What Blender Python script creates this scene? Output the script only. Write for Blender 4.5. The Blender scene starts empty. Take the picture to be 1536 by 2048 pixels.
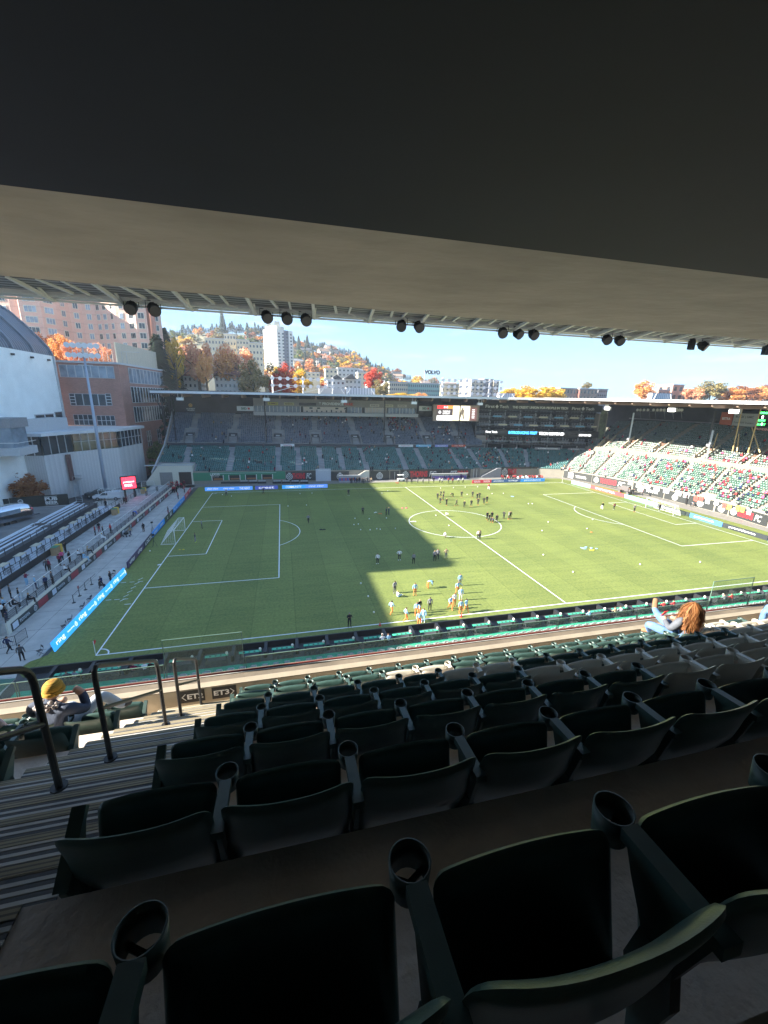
import bpy, bmesh, math, random
from mathutils import Vector, Matrix, Euler
R = math.radians
SC = bpy.context.scene
COL = SC.collection
random.seed(7)

# ------------------------------------------------------------------ camera, sky, sun, exposure
CAM = Vector((17.8486, -38.2569, 23.5975))
YAW, PIT, ROL, FPX = 0.2453, -0.2701, 0.0224, 811.262
FW = Vector((math.sin(YAW)*math.cos(PIT), math.cos(YAW)*math.cos(PIT), math.sin(PIT)))
_r0 = Vector((math.cos(YAW), -math.sin(YAW), 0)); _u0 = _r0.cross(FW)
RT = _r0*math.cos(ROL)+_u0*math.sin(ROL); UP = -_r0*math.sin(ROL)+_u0*math.cos(ROL)
cd = bpy.data.cameras.new('camera'); cam = bpy.data.objects.new('camera', cd); COL.objects.link(cam)
cd.sensor_fit = 'HORIZONTAL'; cd.sensor_width = 36.0; cd.lens = 36.0*FPX/1536.0
cd.clip_start = 0.05; cd.clip_end = 6000
cam.matrix_world = Matrix(((RT.x, UP.x, -FW.x, CAM.x), (RT.y, UP.y, -FW.y, CAM.y), (RT.z, UP.z, -FW.z, CAM.z), (0, 0, 0, 1)))
SC.camera = cam

SUN_EL = R(26.3); SUN_TO = Vector((-math.cos(SUN_EL)*0.9978, math.cos(SUN_EL)*0.066, math.sin(SUN_EL)))
w = bpy.data.worlds.new('World'); SC.world = w; w.use_nodes = True
nt = w.node_tree; bg = nt.nodes['Background']
sky = nt.nodes.new('ShaderNodeTexSky'); sky.sky_type = 'NISHITA'; sky.sun_disc = False
sky.sun_elevation = SUN_EL; sky.sun_rotation = math.atan2(SUN_TO.x, SUN_TO.y); sky.altitude = 50
sky.air_density = 0.85; sky.dust_density = 0.6; sky.ozone_density = 1.6
tc = nt.nodes.new('ShaderNodeTexCoord'); mp = nt.nodes.new('ShaderNodeMapping'); mp.inputs['Scale'].default_value = (3.0, 3.0, 26.0)
mp.inputs['Location'].default_value = (0.35, 0.9, 0.0)
nz = nt.nodes.new('ShaderNodeTexNoise'); nz.inputs['Scale'].default_value = 1.7; nz.inputs['Detail'].default_value = 6
cr = nt.nodes.new('ShaderNodeValToRGB'); cr.color_ramp.elements[0].position = 0.56; cr.color_ramp.elements[1].position = 0.80
mx = nt.nodes.new('ShaderNodeMix'); mx.data_type = 'RGBA'
mx.inputs['B'].default_value = (2.0, 2.1, 2.2, 1)
nt.links.new(tc.outputs['Generated'], mp.inputs['Vector']); nt.links.new(mp.outputs['Vector'], nz.inputs['Vector'])
nt.links.new(nz.outputs['Fac'], cr.inputs['Fac']); 
mu = nt.nodes.new('ShaderNodeMath'); mu.operation = 'MULTIPLY'; mu.inputs[1].default_value = 0.55
nt.links.new(cr.outputs['Color'], mu.inputs[0]); nt.links.new(mu.outputs[0], mx.inputs['Factor'])
gm = nt.nodes.new('ShaderNodeGamma'); gm.inputs['Gamma'].default_value = 0.50
tn = nt.nodes.new('ShaderNodeMix'); tn.data_type = 'RGBA'; tn.blend_type = 'MULTIPLY'; tn.inputs['Factor'].default_value = 1.0; tn.inputs['B'].default_value = (0.53, 0.80, 1.09, 1)
nt.links.new(sky.outputs['Color'], gm.inputs['Color']); nt.links.new(gm.outputs['Color'], tn.inputs['A']); nt.links.new(tn.outputs['Result'], mx.inputs['A']); nt.links.new(mx.outputs['Result'], bg.inputs['Color'])
bg.inputs['Strength'].default_value = 0.12
sd = bpy.data.lights.new('sun', 'SUN'); sd.energy = 4.8; sd.angle = R(0.5); sd.color = (1.0, 0.93, 0.82)
so = bpy.data.objects.new('sun', sd); COL.objects.link(so); so.rotation_euler = SUN_TO.to_track_quat('Z', 'Y').to_euler(); so.location = (-60, 0, 90)
SC.view_settings.view_transform = 'Standard'; SC.view_settings.look = 'None'; SC.view_settings.gamma = 1.0
SC.view_settings.exposure = 2.38
SC.cycles.max_bounces = 8; SC.cycles.diffuse_bounces = 4; SC.cycles.transparent_max_bounces = 12

# ------------------------------------------------------------------ measuring helpers: a reading on the photo and a known plane give a point
def ray(x, y): return FW + RT*((x-768.0)/FPX) - UP*((y-1024.0)/FPX)
def gz(x, y, z=0.0):
    d = ray(x, y); return CAM + d*((z-CAM.z)/d.z)
def gy(x, y, Y):
    d = ray(x, y); return CAM + d*((Y-CAM.y)/d.y)
def gx(x, y, X):
    d = ray(x, y); return CAM + d*((X-CAM.x)/d.x)
def N(x, y, drop): return Vector((CAM.x+x, CAM.y+y, CAM.z-drop))   # near stand coordinates

# ------------------------------------------------------------------ materials
MATS = {}
def mat(name, col, rough=0.6, metal=0.0, spec=0.5, noise=0.0, nscale=4.0, bump=0.0, bscale=40.0, emit=0.0, coords='Object', stretch=None, col2=None, bdist=0.02):
    if name in MATS: return MATS[name]
    m = bpy.data.materials.new(name); m.use_nodes = True; t = m.node_tree; b = t.nodes['Principled BSDF']
    c = (*col, 1); b.inputs['Base Color'].default_value = c; b.inputs['Roughness'].default_value = rough
    b.inputs['Metallic'].default_value = metal; b.inputs['Specular IOR Level'].default_value = spec
    m.diffuse_color = c
    co = t.nodes.new('ShaderNodeTexCoord'); vec = co.outputs[coords]
    if stretch:
        mm = t.nodes.new('ShaderNodeMapping'); mm.inputs['Scale'].default_value = stretch; t.links.new(vec, mm.inputs['Vector']); vec = mm.outputs['Vector']
    if noise > 0:
        n = t.nodes.new('ShaderNodeTexNoise'); n.inputs['Scale'].default_value = nscale; n.inputs['Detail'].default_value = 5; n.inputs['Roughness'].default_value = 0.6
        t.links.new(vec, n.inputs['Vector'])
        r = t.nodes.new('ShaderNodeValToRGB'); e = r.color_ramp.elements
        e[0].position = 0.3; e[1].position = 0.7
        if col2: e[0].color = (*col2, 1); e[1].color = c
        else:
            e[0].color = (*[v*(1-noise) for v in col], 1); e[1].color = (*[min(1, v*(1+noise)) for v in col], 1)
        t.links.new(n.outputs['Fac'], r.inputs['Fac']); t.links.new(r.outputs['Color'], b.inputs['Base Color'])
    if bump > 0:
        n2 = t.nodes.new('ShaderNodeTexNoise'); n2.inputs['Scale'].default_value = bscale; n2.inputs['Detail'].default_value = 4
        t.links.new(vec, n2.inputs['Vector']); bp = t.nodes.new('ShaderNodeBump'); bp.inputs['Strength'].default_value = bump; bp.inputs['Distance'].default_value = bdist
        t.links.new(n2.outputs['Fac'], bp.inputs['Height']); t.links.new(bp.outputs['Normal'], b.inputs['Normal'])
    if emit > 0:
        b.inputs['Emission Color'].default_value = c; b.inputs['Emission Strength'].default_value = emit
    MATS[name] = m; return m
def wave_mat(name, c1, c2, scale, axis='X', rough=0.6, metal=0.0, duty=0.5, soft=0.05, coords='Object', noise=0.12, offset=0.0, bump=0.0):
    """stripes of two real colours along one axis, period 1/scale metres"""
    m = bpy.data.materials.new(name); m.use_nodes = True; t = m.node_tree; b = t.nodes['Principled BSDF']
    b.inputs['Roughness'].default_value = rough; b.inputs['Metallic'].default_value = metal; m.diffuse_color = (*c1, 1)
    co = t.nodes.new('ShaderNodeTexCoord'); sp = t.nodes.new('ShaderNodeSeparateXYZ'); t.links.new(co.outputs[coords], sp.inputs[0])
    a = t.nodes.new('ShaderNodeMath'); a.operation = 'MULTIPLY_ADD'; a.inputs[1].default_value = scale; a.inputs[2].default_value = offset; t.links.new(sp.outputs[axis], a.inputs[0])
    f = t.nodes.new('ShaderNodeMath'); f.operation = 'FRACT'; t.links.new(a.outputs[0], f.inputs[0])
    r = t.nodes.new('ShaderNodeValToRGB'); e = r.color_ramp.elements; e[0].position = max(0, duty-soft); e[0].color = (*c1, 1); e[1].position = min(1, duty+soft); e[1].color = (*c2, 1)
    t.links.new(f.outputs[0], r.inputs['Fac'])
    n = t.nodes.new('ShaderNodeTexNoise'); n.inputs['Scale'].default_value = 3; n.inputs['Detail'].default_value = 6; t.links.new(co.outputs[coords], n.inputs['Vector'])
    mr = t.nodes.new('ShaderNodeMapRange'); mr.inputs['To Min'].default_value = 1-noise*2; mr.inputs['To Max'].default_value = 1+noise*2; t.links.new(n.outputs['Fac'], mr.inputs['Value'])
    mm = t.nodes.new('ShaderNodeMix'); mm.data_type = 'RGBA'; mm.blend_type = 'MULTIPLY'; mm.inputs['Factor'].default_value = 1
    t.links.new(r.outputs['Color'], mm.inputs['A']); t.links.new(mr.outputs['Result'], mm.inputs['B']); t.links.new(mm.outputs['Result'], b.inputs['Base Color'])
    if bump:
        bp = t.nodes.new('ShaderNodeBump'); bp.inputs['Strength'].default_value = bump; bp.inputs['Distance'].default_value = 0.03
        t.links.new(r.outputs['Color'], bp.inputs['Height']); t.links.new(bp.outputs['Normal'], b.inputs['Normal'])
    MATS[name] = m; return m
def brick_mat(name, c1, c2, mortar, sx=0.6, coords='Object'):
    m = bpy.data.materials.new(name); m.use_nodes = True; t = m.node_tree; b = t.nodes['Principled BSDF']; b.inputs['Roughness'].default_value = 0.85
    m.diffuse_color = (*c1, 1)
    co = t.nodes.new('ShaderNodeTexCoord'); sp = t.nodes.new('ShaderNodeSeparateXYZ'); t.links.new(co.outputs[coords], sp.inputs[0])
    ad = t.nodes.new('ShaderNodeMath'); ad.operation = 'ADD'; t.links.new(sp.outputs['X'], ad.inputs[0]); t.links.new(sp.outputs['Y'], ad.inputs[1])
    cb = t.nodes.new('ShaderNodeCombineXYZ'); t.links.new(ad.outputs[0], cb.inputs['X']); t.links.new(sp.outputs['Z'], cb.inputs['Y'])
    br = t.nodes.new('ShaderNodeTexBrick'); br.inputs['Color1'].default_value = (*c1, 1); br.inputs['Color2'].default_value = (*c2, 1); br.inputs['Mortar'].default_value = (*mortar, 1)
    br.inputs['Scale'].default_value = 1.0; br.inputs['Brick Width'].default_value = sx; br.inputs['Row Height'].default_value = sx*0.33; br.inputs['Mortar Size'].default_value = 0.012
    t.links.new(cb.outputs[0], br.inputs['Vector'])
    n = t.nodes.new('ShaderNodeTexNoise'); n.inputs['Scale'].default_value = 0.5; n.inputs['Detail'].default_value = 6; t.links.new(co.outputs[coords], n.inputs['Vector'])
    mr = t.nodes.new('ShaderNodeMapRange'); mr.inputs['To Min'].default_value = 0.75; mr.inputs['To Max'].default_value = 1.25; t.links.new(n.outputs['Fac'], mr.inputs['Value'])
    mm = t.nodes.new('ShaderNodeMix'); mm.data_type = 'RGBA'; mm.blend_type = 'MULTIPLY'; mm.inputs['Factor'].default_value = 1
    t.links.new(br.outputs['Color'], mm.inputs['A']); t.links.new(mr.outputs['Result'], mm.inputs['B']); t.links.new(mm.outputs['Result'], b.inputs['Base Color'])
    MATS[name] = m; return m
def leaf_mat(name, c1, c2, c3):
    m = bpy.data.materials.new(name); m.use_nodes = True; t = m.node_tree; b = t.nodes['Principled BSDF']; b.inputs['Roughness'].default_value = 0.65
    b.inputs['Specular IOR Level'].default_value = 0.25; m.diffuse_color = (*c1, 1)
    g = t.nodes.new('ShaderNodeNewGeometry'); oi = t.nodes.new('ShaderNodeObjectInfo')
    r = t.nodes.new('ShaderNodeValToRGB'); e = r.color_ramp.elements; e[0].color = (*c1, 1); e[1].color = (*c3, 1); x = r.color_ramp.elements.new(0.5); x.color = (*c2, 1)
    a = t.nodes.new('ShaderNodeMath'); a.operation = 'MULTIPLY_ADD'; a.inputs[1].default_value = 0.75; t.links.new(g.outputs['Random Per Island'], a.inputs[0])
    a2 = t.nodes.new('ShaderNodeMath'); a2.operation = 'MULTIPLY'; a2.inputs[1].default_value = 0.25; t.links.new(oi.outputs['Random'], a2.inputs[0]); t.links.new(a2.outputs[0], a.inputs[2])
    t.links.new(a.outputs[0], r.inputs['Fac']); t.links.new(r.outputs['Color'], b.inputs['Base Color'])
    tr = t.nodes.new('ShaderNodeBsdfTranslucent'); t.links.new(r.outputs['Color'], tr.inputs['Color'])
    ms = t.nodes.new('ShaderNodeMixShader'); ms.inputs[0].default_value = 0.3; out = t.nodes['Material Output']
    t.links.new(b.outputs[0], ms.inputs[1]); t.links.new(tr.outputs[0], ms.inputs[2]); t.links.new(ms.outputs[0], out.inputs['Surface'])
    MATS[name] = m; return m
def glass_mat(name, tint, alpha, rough=0.03):
    m = bpy.data.materials.new(name); m.use_nodes = True; t = m.node_tree
    for n in list(t.nodes): t.nodes.remove(n)
    o = t.nodes.new('ShaderNodeOutputMaterial'); tr = t.nodes.new('ShaderNodeBsdfTransparent'); tr.inputs['Color'].default_value = (*tint, 1)
    gl = t.nodes.new('ShaderNodeBsdfGlossy'); gl.inputs['Roughness'].default_value = rough; gl.inputs['Color'].default_value = (0.9, 0.97, 0.93, 1)
    df = t.nodes.new('ShaderNodeBsdfDiffuse'); df.inputs['Color'].default_value = (0.5, 0.62, 0.55, 1)
    m1 = t.nodes.new('ShaderNodeMixShader'); m1.inputs[0].default_value = alpha; m2 = t.nodes.new('ShaderNodeMixShader')
    fr = t.nodes.new('ShaderNodeFresnel'); fr.inputs['IOR'].default_value = 1.06
    t.links.new(tr.outputs[0], m1.inputs[1]); t.links.new(df.outputs[0], m1.inputs[2]); t.links.new(fr.outputs[0], m2.inputs[0])
    t.links.new(m1.outputs[0], m2.inputs[1]); t.links.new(gl.outputs[0], m2.inputs[2]); t.links.new(m2.outputs[0], o.inputs['Surface'])
    m.diffuse_color = (*tint, 0.4); MATS[name] = m; return m
def cloth(col):
    k = 'cloth_%02x%02x%02x' % tuple(int(v*255) for v in col)
    return mat(k, col, 0.85, noise=0.15, nscale=12, spec=0.2)

# ------------------------------------------------------------------ mesh builder
class MB:
    def __init__(s): s.v = []; s.f = []; s.m = []; s.mi = 0; s.T = None
    def add(s, vs, fs):
        b = len(s.v)
        for p in vs:
            p = Vector(p)
            if s.T is not None: p = s.T @ p
            s.v.append(p)
        for f in fs: s.f.append([i+b for i in f]); s.m.append(s.mi)
        return s
    def box(s, lo, hi):
        x0, y0, z0 = lo; x1, y1, z1 = hi
        return s.add([(x0,y0,z0),(x1,y0,z0),(x1,y1,z0),(x0,y1,z0),(x0,y0,z1),(x1,y0,z1),(x1,y1,z1),(x0,y1,z1)],
                     [(0,3,2,1),(4,5,6,7),(0,1,5,4),(1,2,6,5),(2,3,7,6),(3,0,4,7)])
    def cbox(s, c, d): return s.box([c[i]-d[i]/2 for i in range(3)], [c[i]+d[i]/2 for i in range(3)])
    def cyl(s, a, b, r0, r1=None, n=8, caps=True):
        a = Vector(a); b = Vector(b); r1 = r0 if r1 is None else r1; d = (b-a)
        if d.length < 1e-6: return s
        d.normalize(); x = d.orthogonal().normalized(); y = d.cross(x)
        vs = []
        for k in range(n):
            t = 2*math.pi*k/n; q = x*math.cos(t)+y*math.sin(t); vs.append(a+q*r0)
        for k in range(n):
            t = 2*math.pi*k/n; q = x*math.cos(t)+y*math.sin(t); vs.append(b+q*r1)
        fs = [(k, (k+1)%n, n+(k+1)%n, n+k) for k in range(n)]
        if caps: fs += [tuple(range(n-1,-1,-1)), tuple(range(n, 2*n))]
        return s.add(vs, fs)
    def tube(s, pts, r, n=8):
        pts = [Vector(p) for p in pts]; vs = []; fs = []; x = None
        for i, p in enumerate(pts):
            d = (pts[min(i+1, len(pts)-1)]-pts[max(i-1, 0)]).normalized()
            x = d.orthogonal().normalized() if x is None else (x-d*x.dot(d)).normalized()
            y = d.cross(x)
            for k in range(n):
                t = 2*math.pi*k/n; vs.append(p+(x*math.cos(t)+y*math.sin(t))*r)
        for i in range(len(pts)-1):
            for k in range(n): fs.append((i*n+k, i*n+(k+1)%n, (i+1)*n+(k+1)%n, (i+1)*n+k))
        fs += [tuple(range(n-1,-1,-1)), tuple(range((len(pts)-1)*n, len(pts)*n))]
        return s.add(vs, fs)
    def beam(s, a, b, w, h, up=(0,0,1)):
        a = Vector(a); b = Vector(b); d = (b-a).normalized(); u = Vector(up)
        x = d.cross(u)
        if x.length < 1e-4: x = d.orthogonal()
        x.normalize(); u = x.cross(d)
        vs = [p+x*sx*w/2+u*sz*h/2 for p in (a, b) for sx, sz in ((-1,-1),(1,-1),(1,1),(-1,1))]
        return s.add(vs, [(0,3,2,1),(4,5,6,7),(0,1,5,4),(1,2,6,5),(2,3,7,6),(3,0,4,7)])
    def prism(s, poly, z0, z1):
        """poly: list of (x,y); extruded in z"""
        n = len(poly); ar = sum(poly[i][0]*poly[(i+1)%n][1]-poly[(i+1)%n][0]*poly[i][1] for i in range(n))
        if ar < 0: poly = poly[::-1]
        vs = [(x,y,z0) for x,y in poly]+[(x,y,z1) for x,y in poly]
        return s.add(vs, [tuple(range(n-1,-1,-1)), tuple(range(n,2*n))]+[(i,(i+1)%n,n+(i+1)%n,n+i) for i in range(n)])
    def extx(s, prof, x0, x1):
        """prof: list of (y,z), extruded along x"""
        n = len(prof); ar = sum(prof[i][0]*prof[(i+1)%n][1]-prof[(i+1)%n][0]*prof[i][1] for i in range(n))
        if ar < 0: prof = prof[::-1]
        vs = [(x0,y,z) for y,z in prof]+[(x1,y,z) for y,z in prof]
        return s.add(vs, [tuple(range(n-1,-1,-1)), tuple(range(n,2*n))]+[(i,(i+1)%n,n+(i+1)%n,n+i) for i in range(n)])
    def quad(s, a, b, c, d): return s.add([a,b,c,d], [(0,1,2,3)])
    def ico(s, c, r, sub=1, sq=(1,1,1)):
        bm = bmesh.new(); bmesh.ops.create_icosphere(bm, subdivisions=sub, radius=1)
        vs = [(c[0]+v.co.x*r*sq[0], c[1]+v.co.y*r*sq[1], c[2]+v.co.z*r*sq[2]) for v in bm.verts]; fs = [[v.index for v in f.verts] for f in bm.faces]
        bm.free(); return s.add(vs, fs)
    def mesh(s, name, mats, smooth=False):
        me = bpy.data.meshes.new(name); me.from_pydata([tuple(v) for v in s.v], [], s.f)
        for m in (mats if isinstance(mats, (list, tuple)) else [mats]): me.materials.append(m)
        me.polygons.foreach_set('material_index', s.m)
        if smooth: me.polygons.foreach_set('use_smooth', [True]*len(me.polygons))
        me.update(); return me
    def build(s, name, mats, parent=None, smooth=False, loc=None):
        return link(name, s.mesh(name, mats, smooth), parent, loc)
def link(name, me, parent=None, loc=None):
    o = bpy.data.objects.new(name, me); COL.objects.link(o)
    if parent: o.parent = parent
    if loc is not None: o.location = loc
    return o
def tag(o, label=None, cat=None, group=None, kind=None):
    if label: o['label'] = label
    if cat: o['category'] = cat
    if group: o['group'] = group
    if kind: o['kind'] = kind
    return o
def thing(name, label, cat, loc=(0,0,0), rz=0, group=None):
    o = bpy.data.objects.new(name, None); COL.objects.link(o); o.location = loc; o.rotation_euler = (0,0,rz)
    o.empty_display_size = 0.2
    return tag(o, label, cat, group)
def struct(name, mb, mats, smooth=False): return tag(mb.build(name, mats, smooth=smooth), kind='structure')
def copy_tree(o, parent=None):
    c = o.copy(); COL.objects.link(c); c.parent = parent
    for ch in [q for q in o.children]: copy_tree(ch, c)
    return c
def frame(o, r, u=(0,0,1)):
    r = Vector(r).normalized(); u = Vector(u).normalized(); n = r.cross(u); u = n.cross(r).normalized()
    return Matrix(((r.x,u.x,n.x,o[0]),(r.y,u.y,n.y,o[1]),(r.z,u.z,n.z,o[2]),(0,0,0,1)))
_tc = {}
def text_mesh(s, bold=0.02, shear=0.0):
    k = (s, bold, shear)
    if k in _tc: return _tc[k]
    cu = bpy.data.curves.new('t', 'FONT'); cu.body = s; cu.size = 1; cu.extrude = 0.0; cu.offset = bold; cu.shear = shear; cu.resolution_u = 3
    ob = bpy.data.objects.new('t', cu); COL.objects.link(ob)
    dg = bpy.context.evaluated_depsgraph_get(); dg.update(); me = bpy.data.meshes.new_from_object(ob.evaluated_get(dg))
    bpy.data.objects.remove(ob); bpy.data.curves.remove(cu)
    vs = [v.co.copy() for v in me.vertices]; fs = [list(p.vertices) for p in me.polygons]; bpy.data.meshes.remove(me)
    x0 = min(v.x for v in vs); x1 = max(v.x for v in vs); y0 = min(v.y for v in vs); y1 = max(v.y for v in vs)
    _tc[k] = ([((v.x-x0)/(x1-x0), (v.y-y0)/(y1-y0)) for v in vs], fs, (x1-x0)/(y1-y0)); return _tc[k]
def letter(mb, s, x, y, w, h, z=0.02, bold=0.02, shear=0.0):
    """lettering s fitted to the rectangle with lower-left (x,y), in the local sign plane"""
    vs, fs, asp = text_mesh(s, bold, shear)
    if w is None: w = h*asp
    mb.add([(x+a*w, y+b*h, z) for a, b in vs], fs); return mb
def ring(mb, cx, cy, r0, r1, z=0.02, n=20):
    vs = []; fs = []
    for k in range(n):
        t = 2*math.pi*k/n; vs += [(cx+math.cos(t)*r0, cy+math.sin(t)*r0, z), (cx+math.cos(t)*r1, cy+math.sin(t)*r1, z)]
    for k in range(n):
        a = 2*k; b = 2*((k+1)%n); fs.append((a, a+1, b+1, b))
    mb.add(vs, fs)
def disc(mb, cx, cy, r, z=0.02, n=18, sy=1.0):
    mb.add([(cx+math.cos(2*math.pi*k/n)*r, cy+math.sin(2*math.pi*k/n)*r*sy, z) for k in range(n)], [tuple(range(n))])
def rect(mb, x0, y0, x1, y1, z=0.01): mb.add([(x0,y0,z),(x1,y0,z),(x1,y1,z),(x0,y1,z)], [(0,1,2,3)])
def crest(mb, cx, cy, r, z=0.02):
    ring(mb, cx, cy, r*0.82, r, z); ring(mb, cx, cy, r*0.42, r*0.58, z)
    for k in range(8):
        t = 2*math.pi*k/8
        disc(mb, cx+math.cos(t)*r*0.7, cy+math.sin(t)*r*0.7, r*0.09, z, 6)
    mb.add([(cx-r*.28,cy+r*1.03,z),(cx+r*.28,cy+r*1.03,z),(cx+r*.34,cy+r*1.3,z),(cx,cy+r*1.14,z),(cx-r*.34,cy+r*1.3,z)], [(0,1,2,3,4)])
    disc(mb, cx, cy, r*0.2, z, 8)
class Sign:
    """a flat thing standing in the place: panel plus lettering, in its own plane"""
    def __init__(s, name, label, cat, o, r, w, h, col, group=None, thick=0.06, part='panel', up=(0,0,1), emit=0.0, parent=None, top=True):
        s.e = bpy.data.objects.new(name, None); COL.objects.link(s.e); s.e.matrix_world = frame(o, r, up)
        tag(s.e, label, cat, group); s.w = w; s.h = h
        pm = MB(); pm.box((0,0,-thick), (w,h,0)); s.p = pm.build(part, col if not isinstance(col, tuple) else mat('sign_%02x%02x%02x_%g' % (*[int(v*255) for v in col], emit), col, 0.5, noise=0.06, emit=emit), s.e)
    def marks(s, fn, col, name='lettering', emit=0.0):
        m = MB(); fn(m)
        mt = mat('mark_%02x%02x%02x_%g' % (*[int(v*255) for v in col], emit), col, 0.5, emit=emit)
        o = m.build(name, mt, s.p); return s

# ------------------------------------------------------------------ shared materials
M = {}
M['conc'] = mat('concrete_floor', (0.54,0.46,0.39), 0.85, noise=0.22, nscale=2.2, bump=0.35, bscale=30)
M['conc2'] = mat('concrete_wall', (0.46,0.40,0.29), 0.85, noise=0.14, nscale=1.3, bump=0.2, bscale=18)
M['soffit'] = mat('beige_soffit', (0.385,0.36,0.285), 0.8, noise=0.14, nscale=1.1, bump=0.45, bscale=1.6, stretch=(0.8,1.4,1), bdist=0.10)
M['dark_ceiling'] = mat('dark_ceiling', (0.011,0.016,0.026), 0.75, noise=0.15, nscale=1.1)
M['seat'] = mat('dark_green_plastic', (0.044,0.086,0.075), 0.33, noise=0.25, nscale=7, spec=0.5, bump=0.06, bscale=220)
M['seat_cream'] = mat('cream_plastic', (0.48,0.45,0.38), 0.38, noise=0.06, nscale=5, spec=0.4, bump=0.05, bscale=220)
M['arm'] = mat('arm_plastic', (0.045,0.080,0.070), 0.42, noise=0.2, nscale=9, bump=0.06, bscale=300)
M['steel_dark'] = mat('bronze_painted_steel', (0.036,0.035,0.034), 0.42, 0.5, noise=0.15, nscale=6)
M['steel'] = mat('galvanised_steel', (0.42,0.44,0.46), 0.4, 0.7, noise=0.1)
M['white'] = mat('white_paint', (0.74,0.74,0.72), 0.5, noise=0.05)
M['cream'] = mat('cream_paint', (0.62,0.58,0.48), 0.55, noise=0.06)
M['black'] = mat('black_paint', (0.015,0.016,0.018), 0.5, noise=0.2)
M['dark'] = mat('dark_grey', (0.05,0.052,0.058), 0.7, noise=0.2)
M['grey'] = mat('mid_grey', (0.25,0.25,0.26), 0.7, noise=0.12)
M['lgrey'] = mat('light_grey', (0.46,0.47,0.48), 0.6, noise=0.08)
M['red'] = mat('red_paint', (0.55,0.02,0.02), 0.5, noise=0.08)
M['green'] = mat('green_paint', (0.03,0.19,0.10), 0.5, noise=0.1)
M['wood'] = mat('plywood', (0.40,0.26,0.14), 0.7, noise=0.15)
M['yellow'] = mat('yellow_plastic', (0.72,0.46,0.04), 0.5, noise=0.06)
M['blue'] = mat('board_blue', (0.02,0.27,0.72), 0.4, noise=0.05)
M['glass'] = glass_mat('clear_glass', (0.90,0.95,0.92), 0.10)
M['glass_edge'] = mat('glass_edge', (0.12,0.20,0.16), 0.2, spec=0.8)
M['window'] = mat('window_glass', (0.035,0.045,0.055), 0.12, spec=0.9, noise=0.4, nscale=0.35)
M['window2'] = mat('window_glass_pale', (0.22,0.27,0.32), 0.15, spec=0.9, noise=0.4, nscale=0.4)
def pad_mat():
    m = wave_mat('ribbed_tread', (0.075,0.072,0.072), (0.47,0.45,0.41), 1/0.036, 'Y', 0.7, duty=0.52, soft=0.08, noise=0.18, bump=0.6)
    return m
M['pad'] = pad_mat()
M['nosing'] = wave_mat('yellow_nosing', (0.30,0.25,0.15), (0.13,0.11,0.08), 1/0.018, 'Y', 0.7, duty=0.6, noise=0.25)
M['tread_edge'] = mat('worn_concrete', (0.42,0.41,0.37), 0.85, noise=0.1, nscale=10, bump=0.3, bscale=60)

# ------------------------------------------------------------------ the stand the camera is in: terrace floors
PY, PZ = 0.893, 0.595
def edge(k): return 1.167+PY*k          # front edge of floor k (offset from the camera)
def fdrop(k): return 1.61+PZ*k          # drop of floor k below the camera
def slab(x0, x1, name):
    prof = []
    for k in range(-3, 7):
        y0 = edge(k-1); y1 = edge(k) if k < 6 else 6.38
        prof += [(CAM.y+y0, CAM.z-fdrop(k)), (CAM.y+y1, CAM.z-fdrop(k))]
    prof += [(CAM.y+6.38, CAM.z-fdrop(6)-0.9), (CAM.y+edge(-4), CAM.z-fdrop(-3)-3.5)]
    m = MB(); m.extx(prof, CAM.x+x0, CAM.x+x1); return struct(name, m, M['conc'])
slab(-2.18, 14.5, 'terrace_floor')
slab(-15.0, -2.181, 'terrace_floor')
# aisle treads: two intermediate steps per row, ribbed pads with yellow nosings
stairs = thing('aisle_stairs', 'ribbed concrete aisle steps with yellow nosings running down to the parapet', 'stairs', N(-1.52, 0, 0))
def step(y0, y1, d, base, full=True):
    if full:
        m = MB(); m.box((-0.66, y0, -base), (0.65, y1, -d)); b = m.build('step', M['conc'], stairs)
    else: b = stairs
    a = MB(); a.box((-0.645, y0+0.075, -d+0.002), (0.635, y1-0.036, -d+0.008)); a.build('ribbed_pad', M['pad'], b)
    c = MB(); c.box((-0.645, y1-0.036, -d+0.002), (0.635, y1+0.004, -d+0.010)); c.build('nosing', M['nosing'], b)
    e = MB(); e.box((-0.655, y0+0.012, -d+0.001), (0.645, y0+0.075, -d+0.005)); e.build('tread_edge', M['tread_edge'], b)
for k in range(-1, 6):
    d0 = fdrop(k); ye = edge(k)
    if k >= 0: step(ye-0.298, ye, d0, 0, False)
    step(ye+0.001, ye+0.298, d0+0.198, fdrop(k+1)+0.02)
    step(ye+0.2985, ye+0.596, d0+0.3965, fdrop(k+1)+0.02)
step(5.925, 6.22, fdrop(6), 0, False)
# front parapet, ledge, red stripe, glass
par = thing('parapet_wall', 'tan concrete parapet with wide ledge in front of the lowest row', 'wall', N(0, 6.38, fdrop(6)))
def parbox(name, m_, y0, y1, d0, d1, x0=-15, x1=14.5, parent=par):
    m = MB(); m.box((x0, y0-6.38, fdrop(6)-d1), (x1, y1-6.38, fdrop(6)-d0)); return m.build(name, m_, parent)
parbox('wall', M['conc2'], 6.38, 6.52, 4.785, 6.3)
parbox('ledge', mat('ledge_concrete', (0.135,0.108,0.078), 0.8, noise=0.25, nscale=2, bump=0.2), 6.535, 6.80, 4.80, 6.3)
parbox('cap', mat('ledge_cap', (0.28,0.235,0.17), 0.7, noise=0.1), 6.365, 6.50, 4.765, 4.785)
parbox('drain_groove', M['black'], 6.505, 6.534, 4.83, 6.0)
parbox('white_trim', mat('grey_trim', (0.30,0.29,0.27), .7), 6.68, 6.700, 4.785, 4.80)
parbox('red_stripe', mat('dull_red_stripe', (0.30,0.05,0.045), .6), 6.728, 6.744, 4.775, 4.80)
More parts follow.
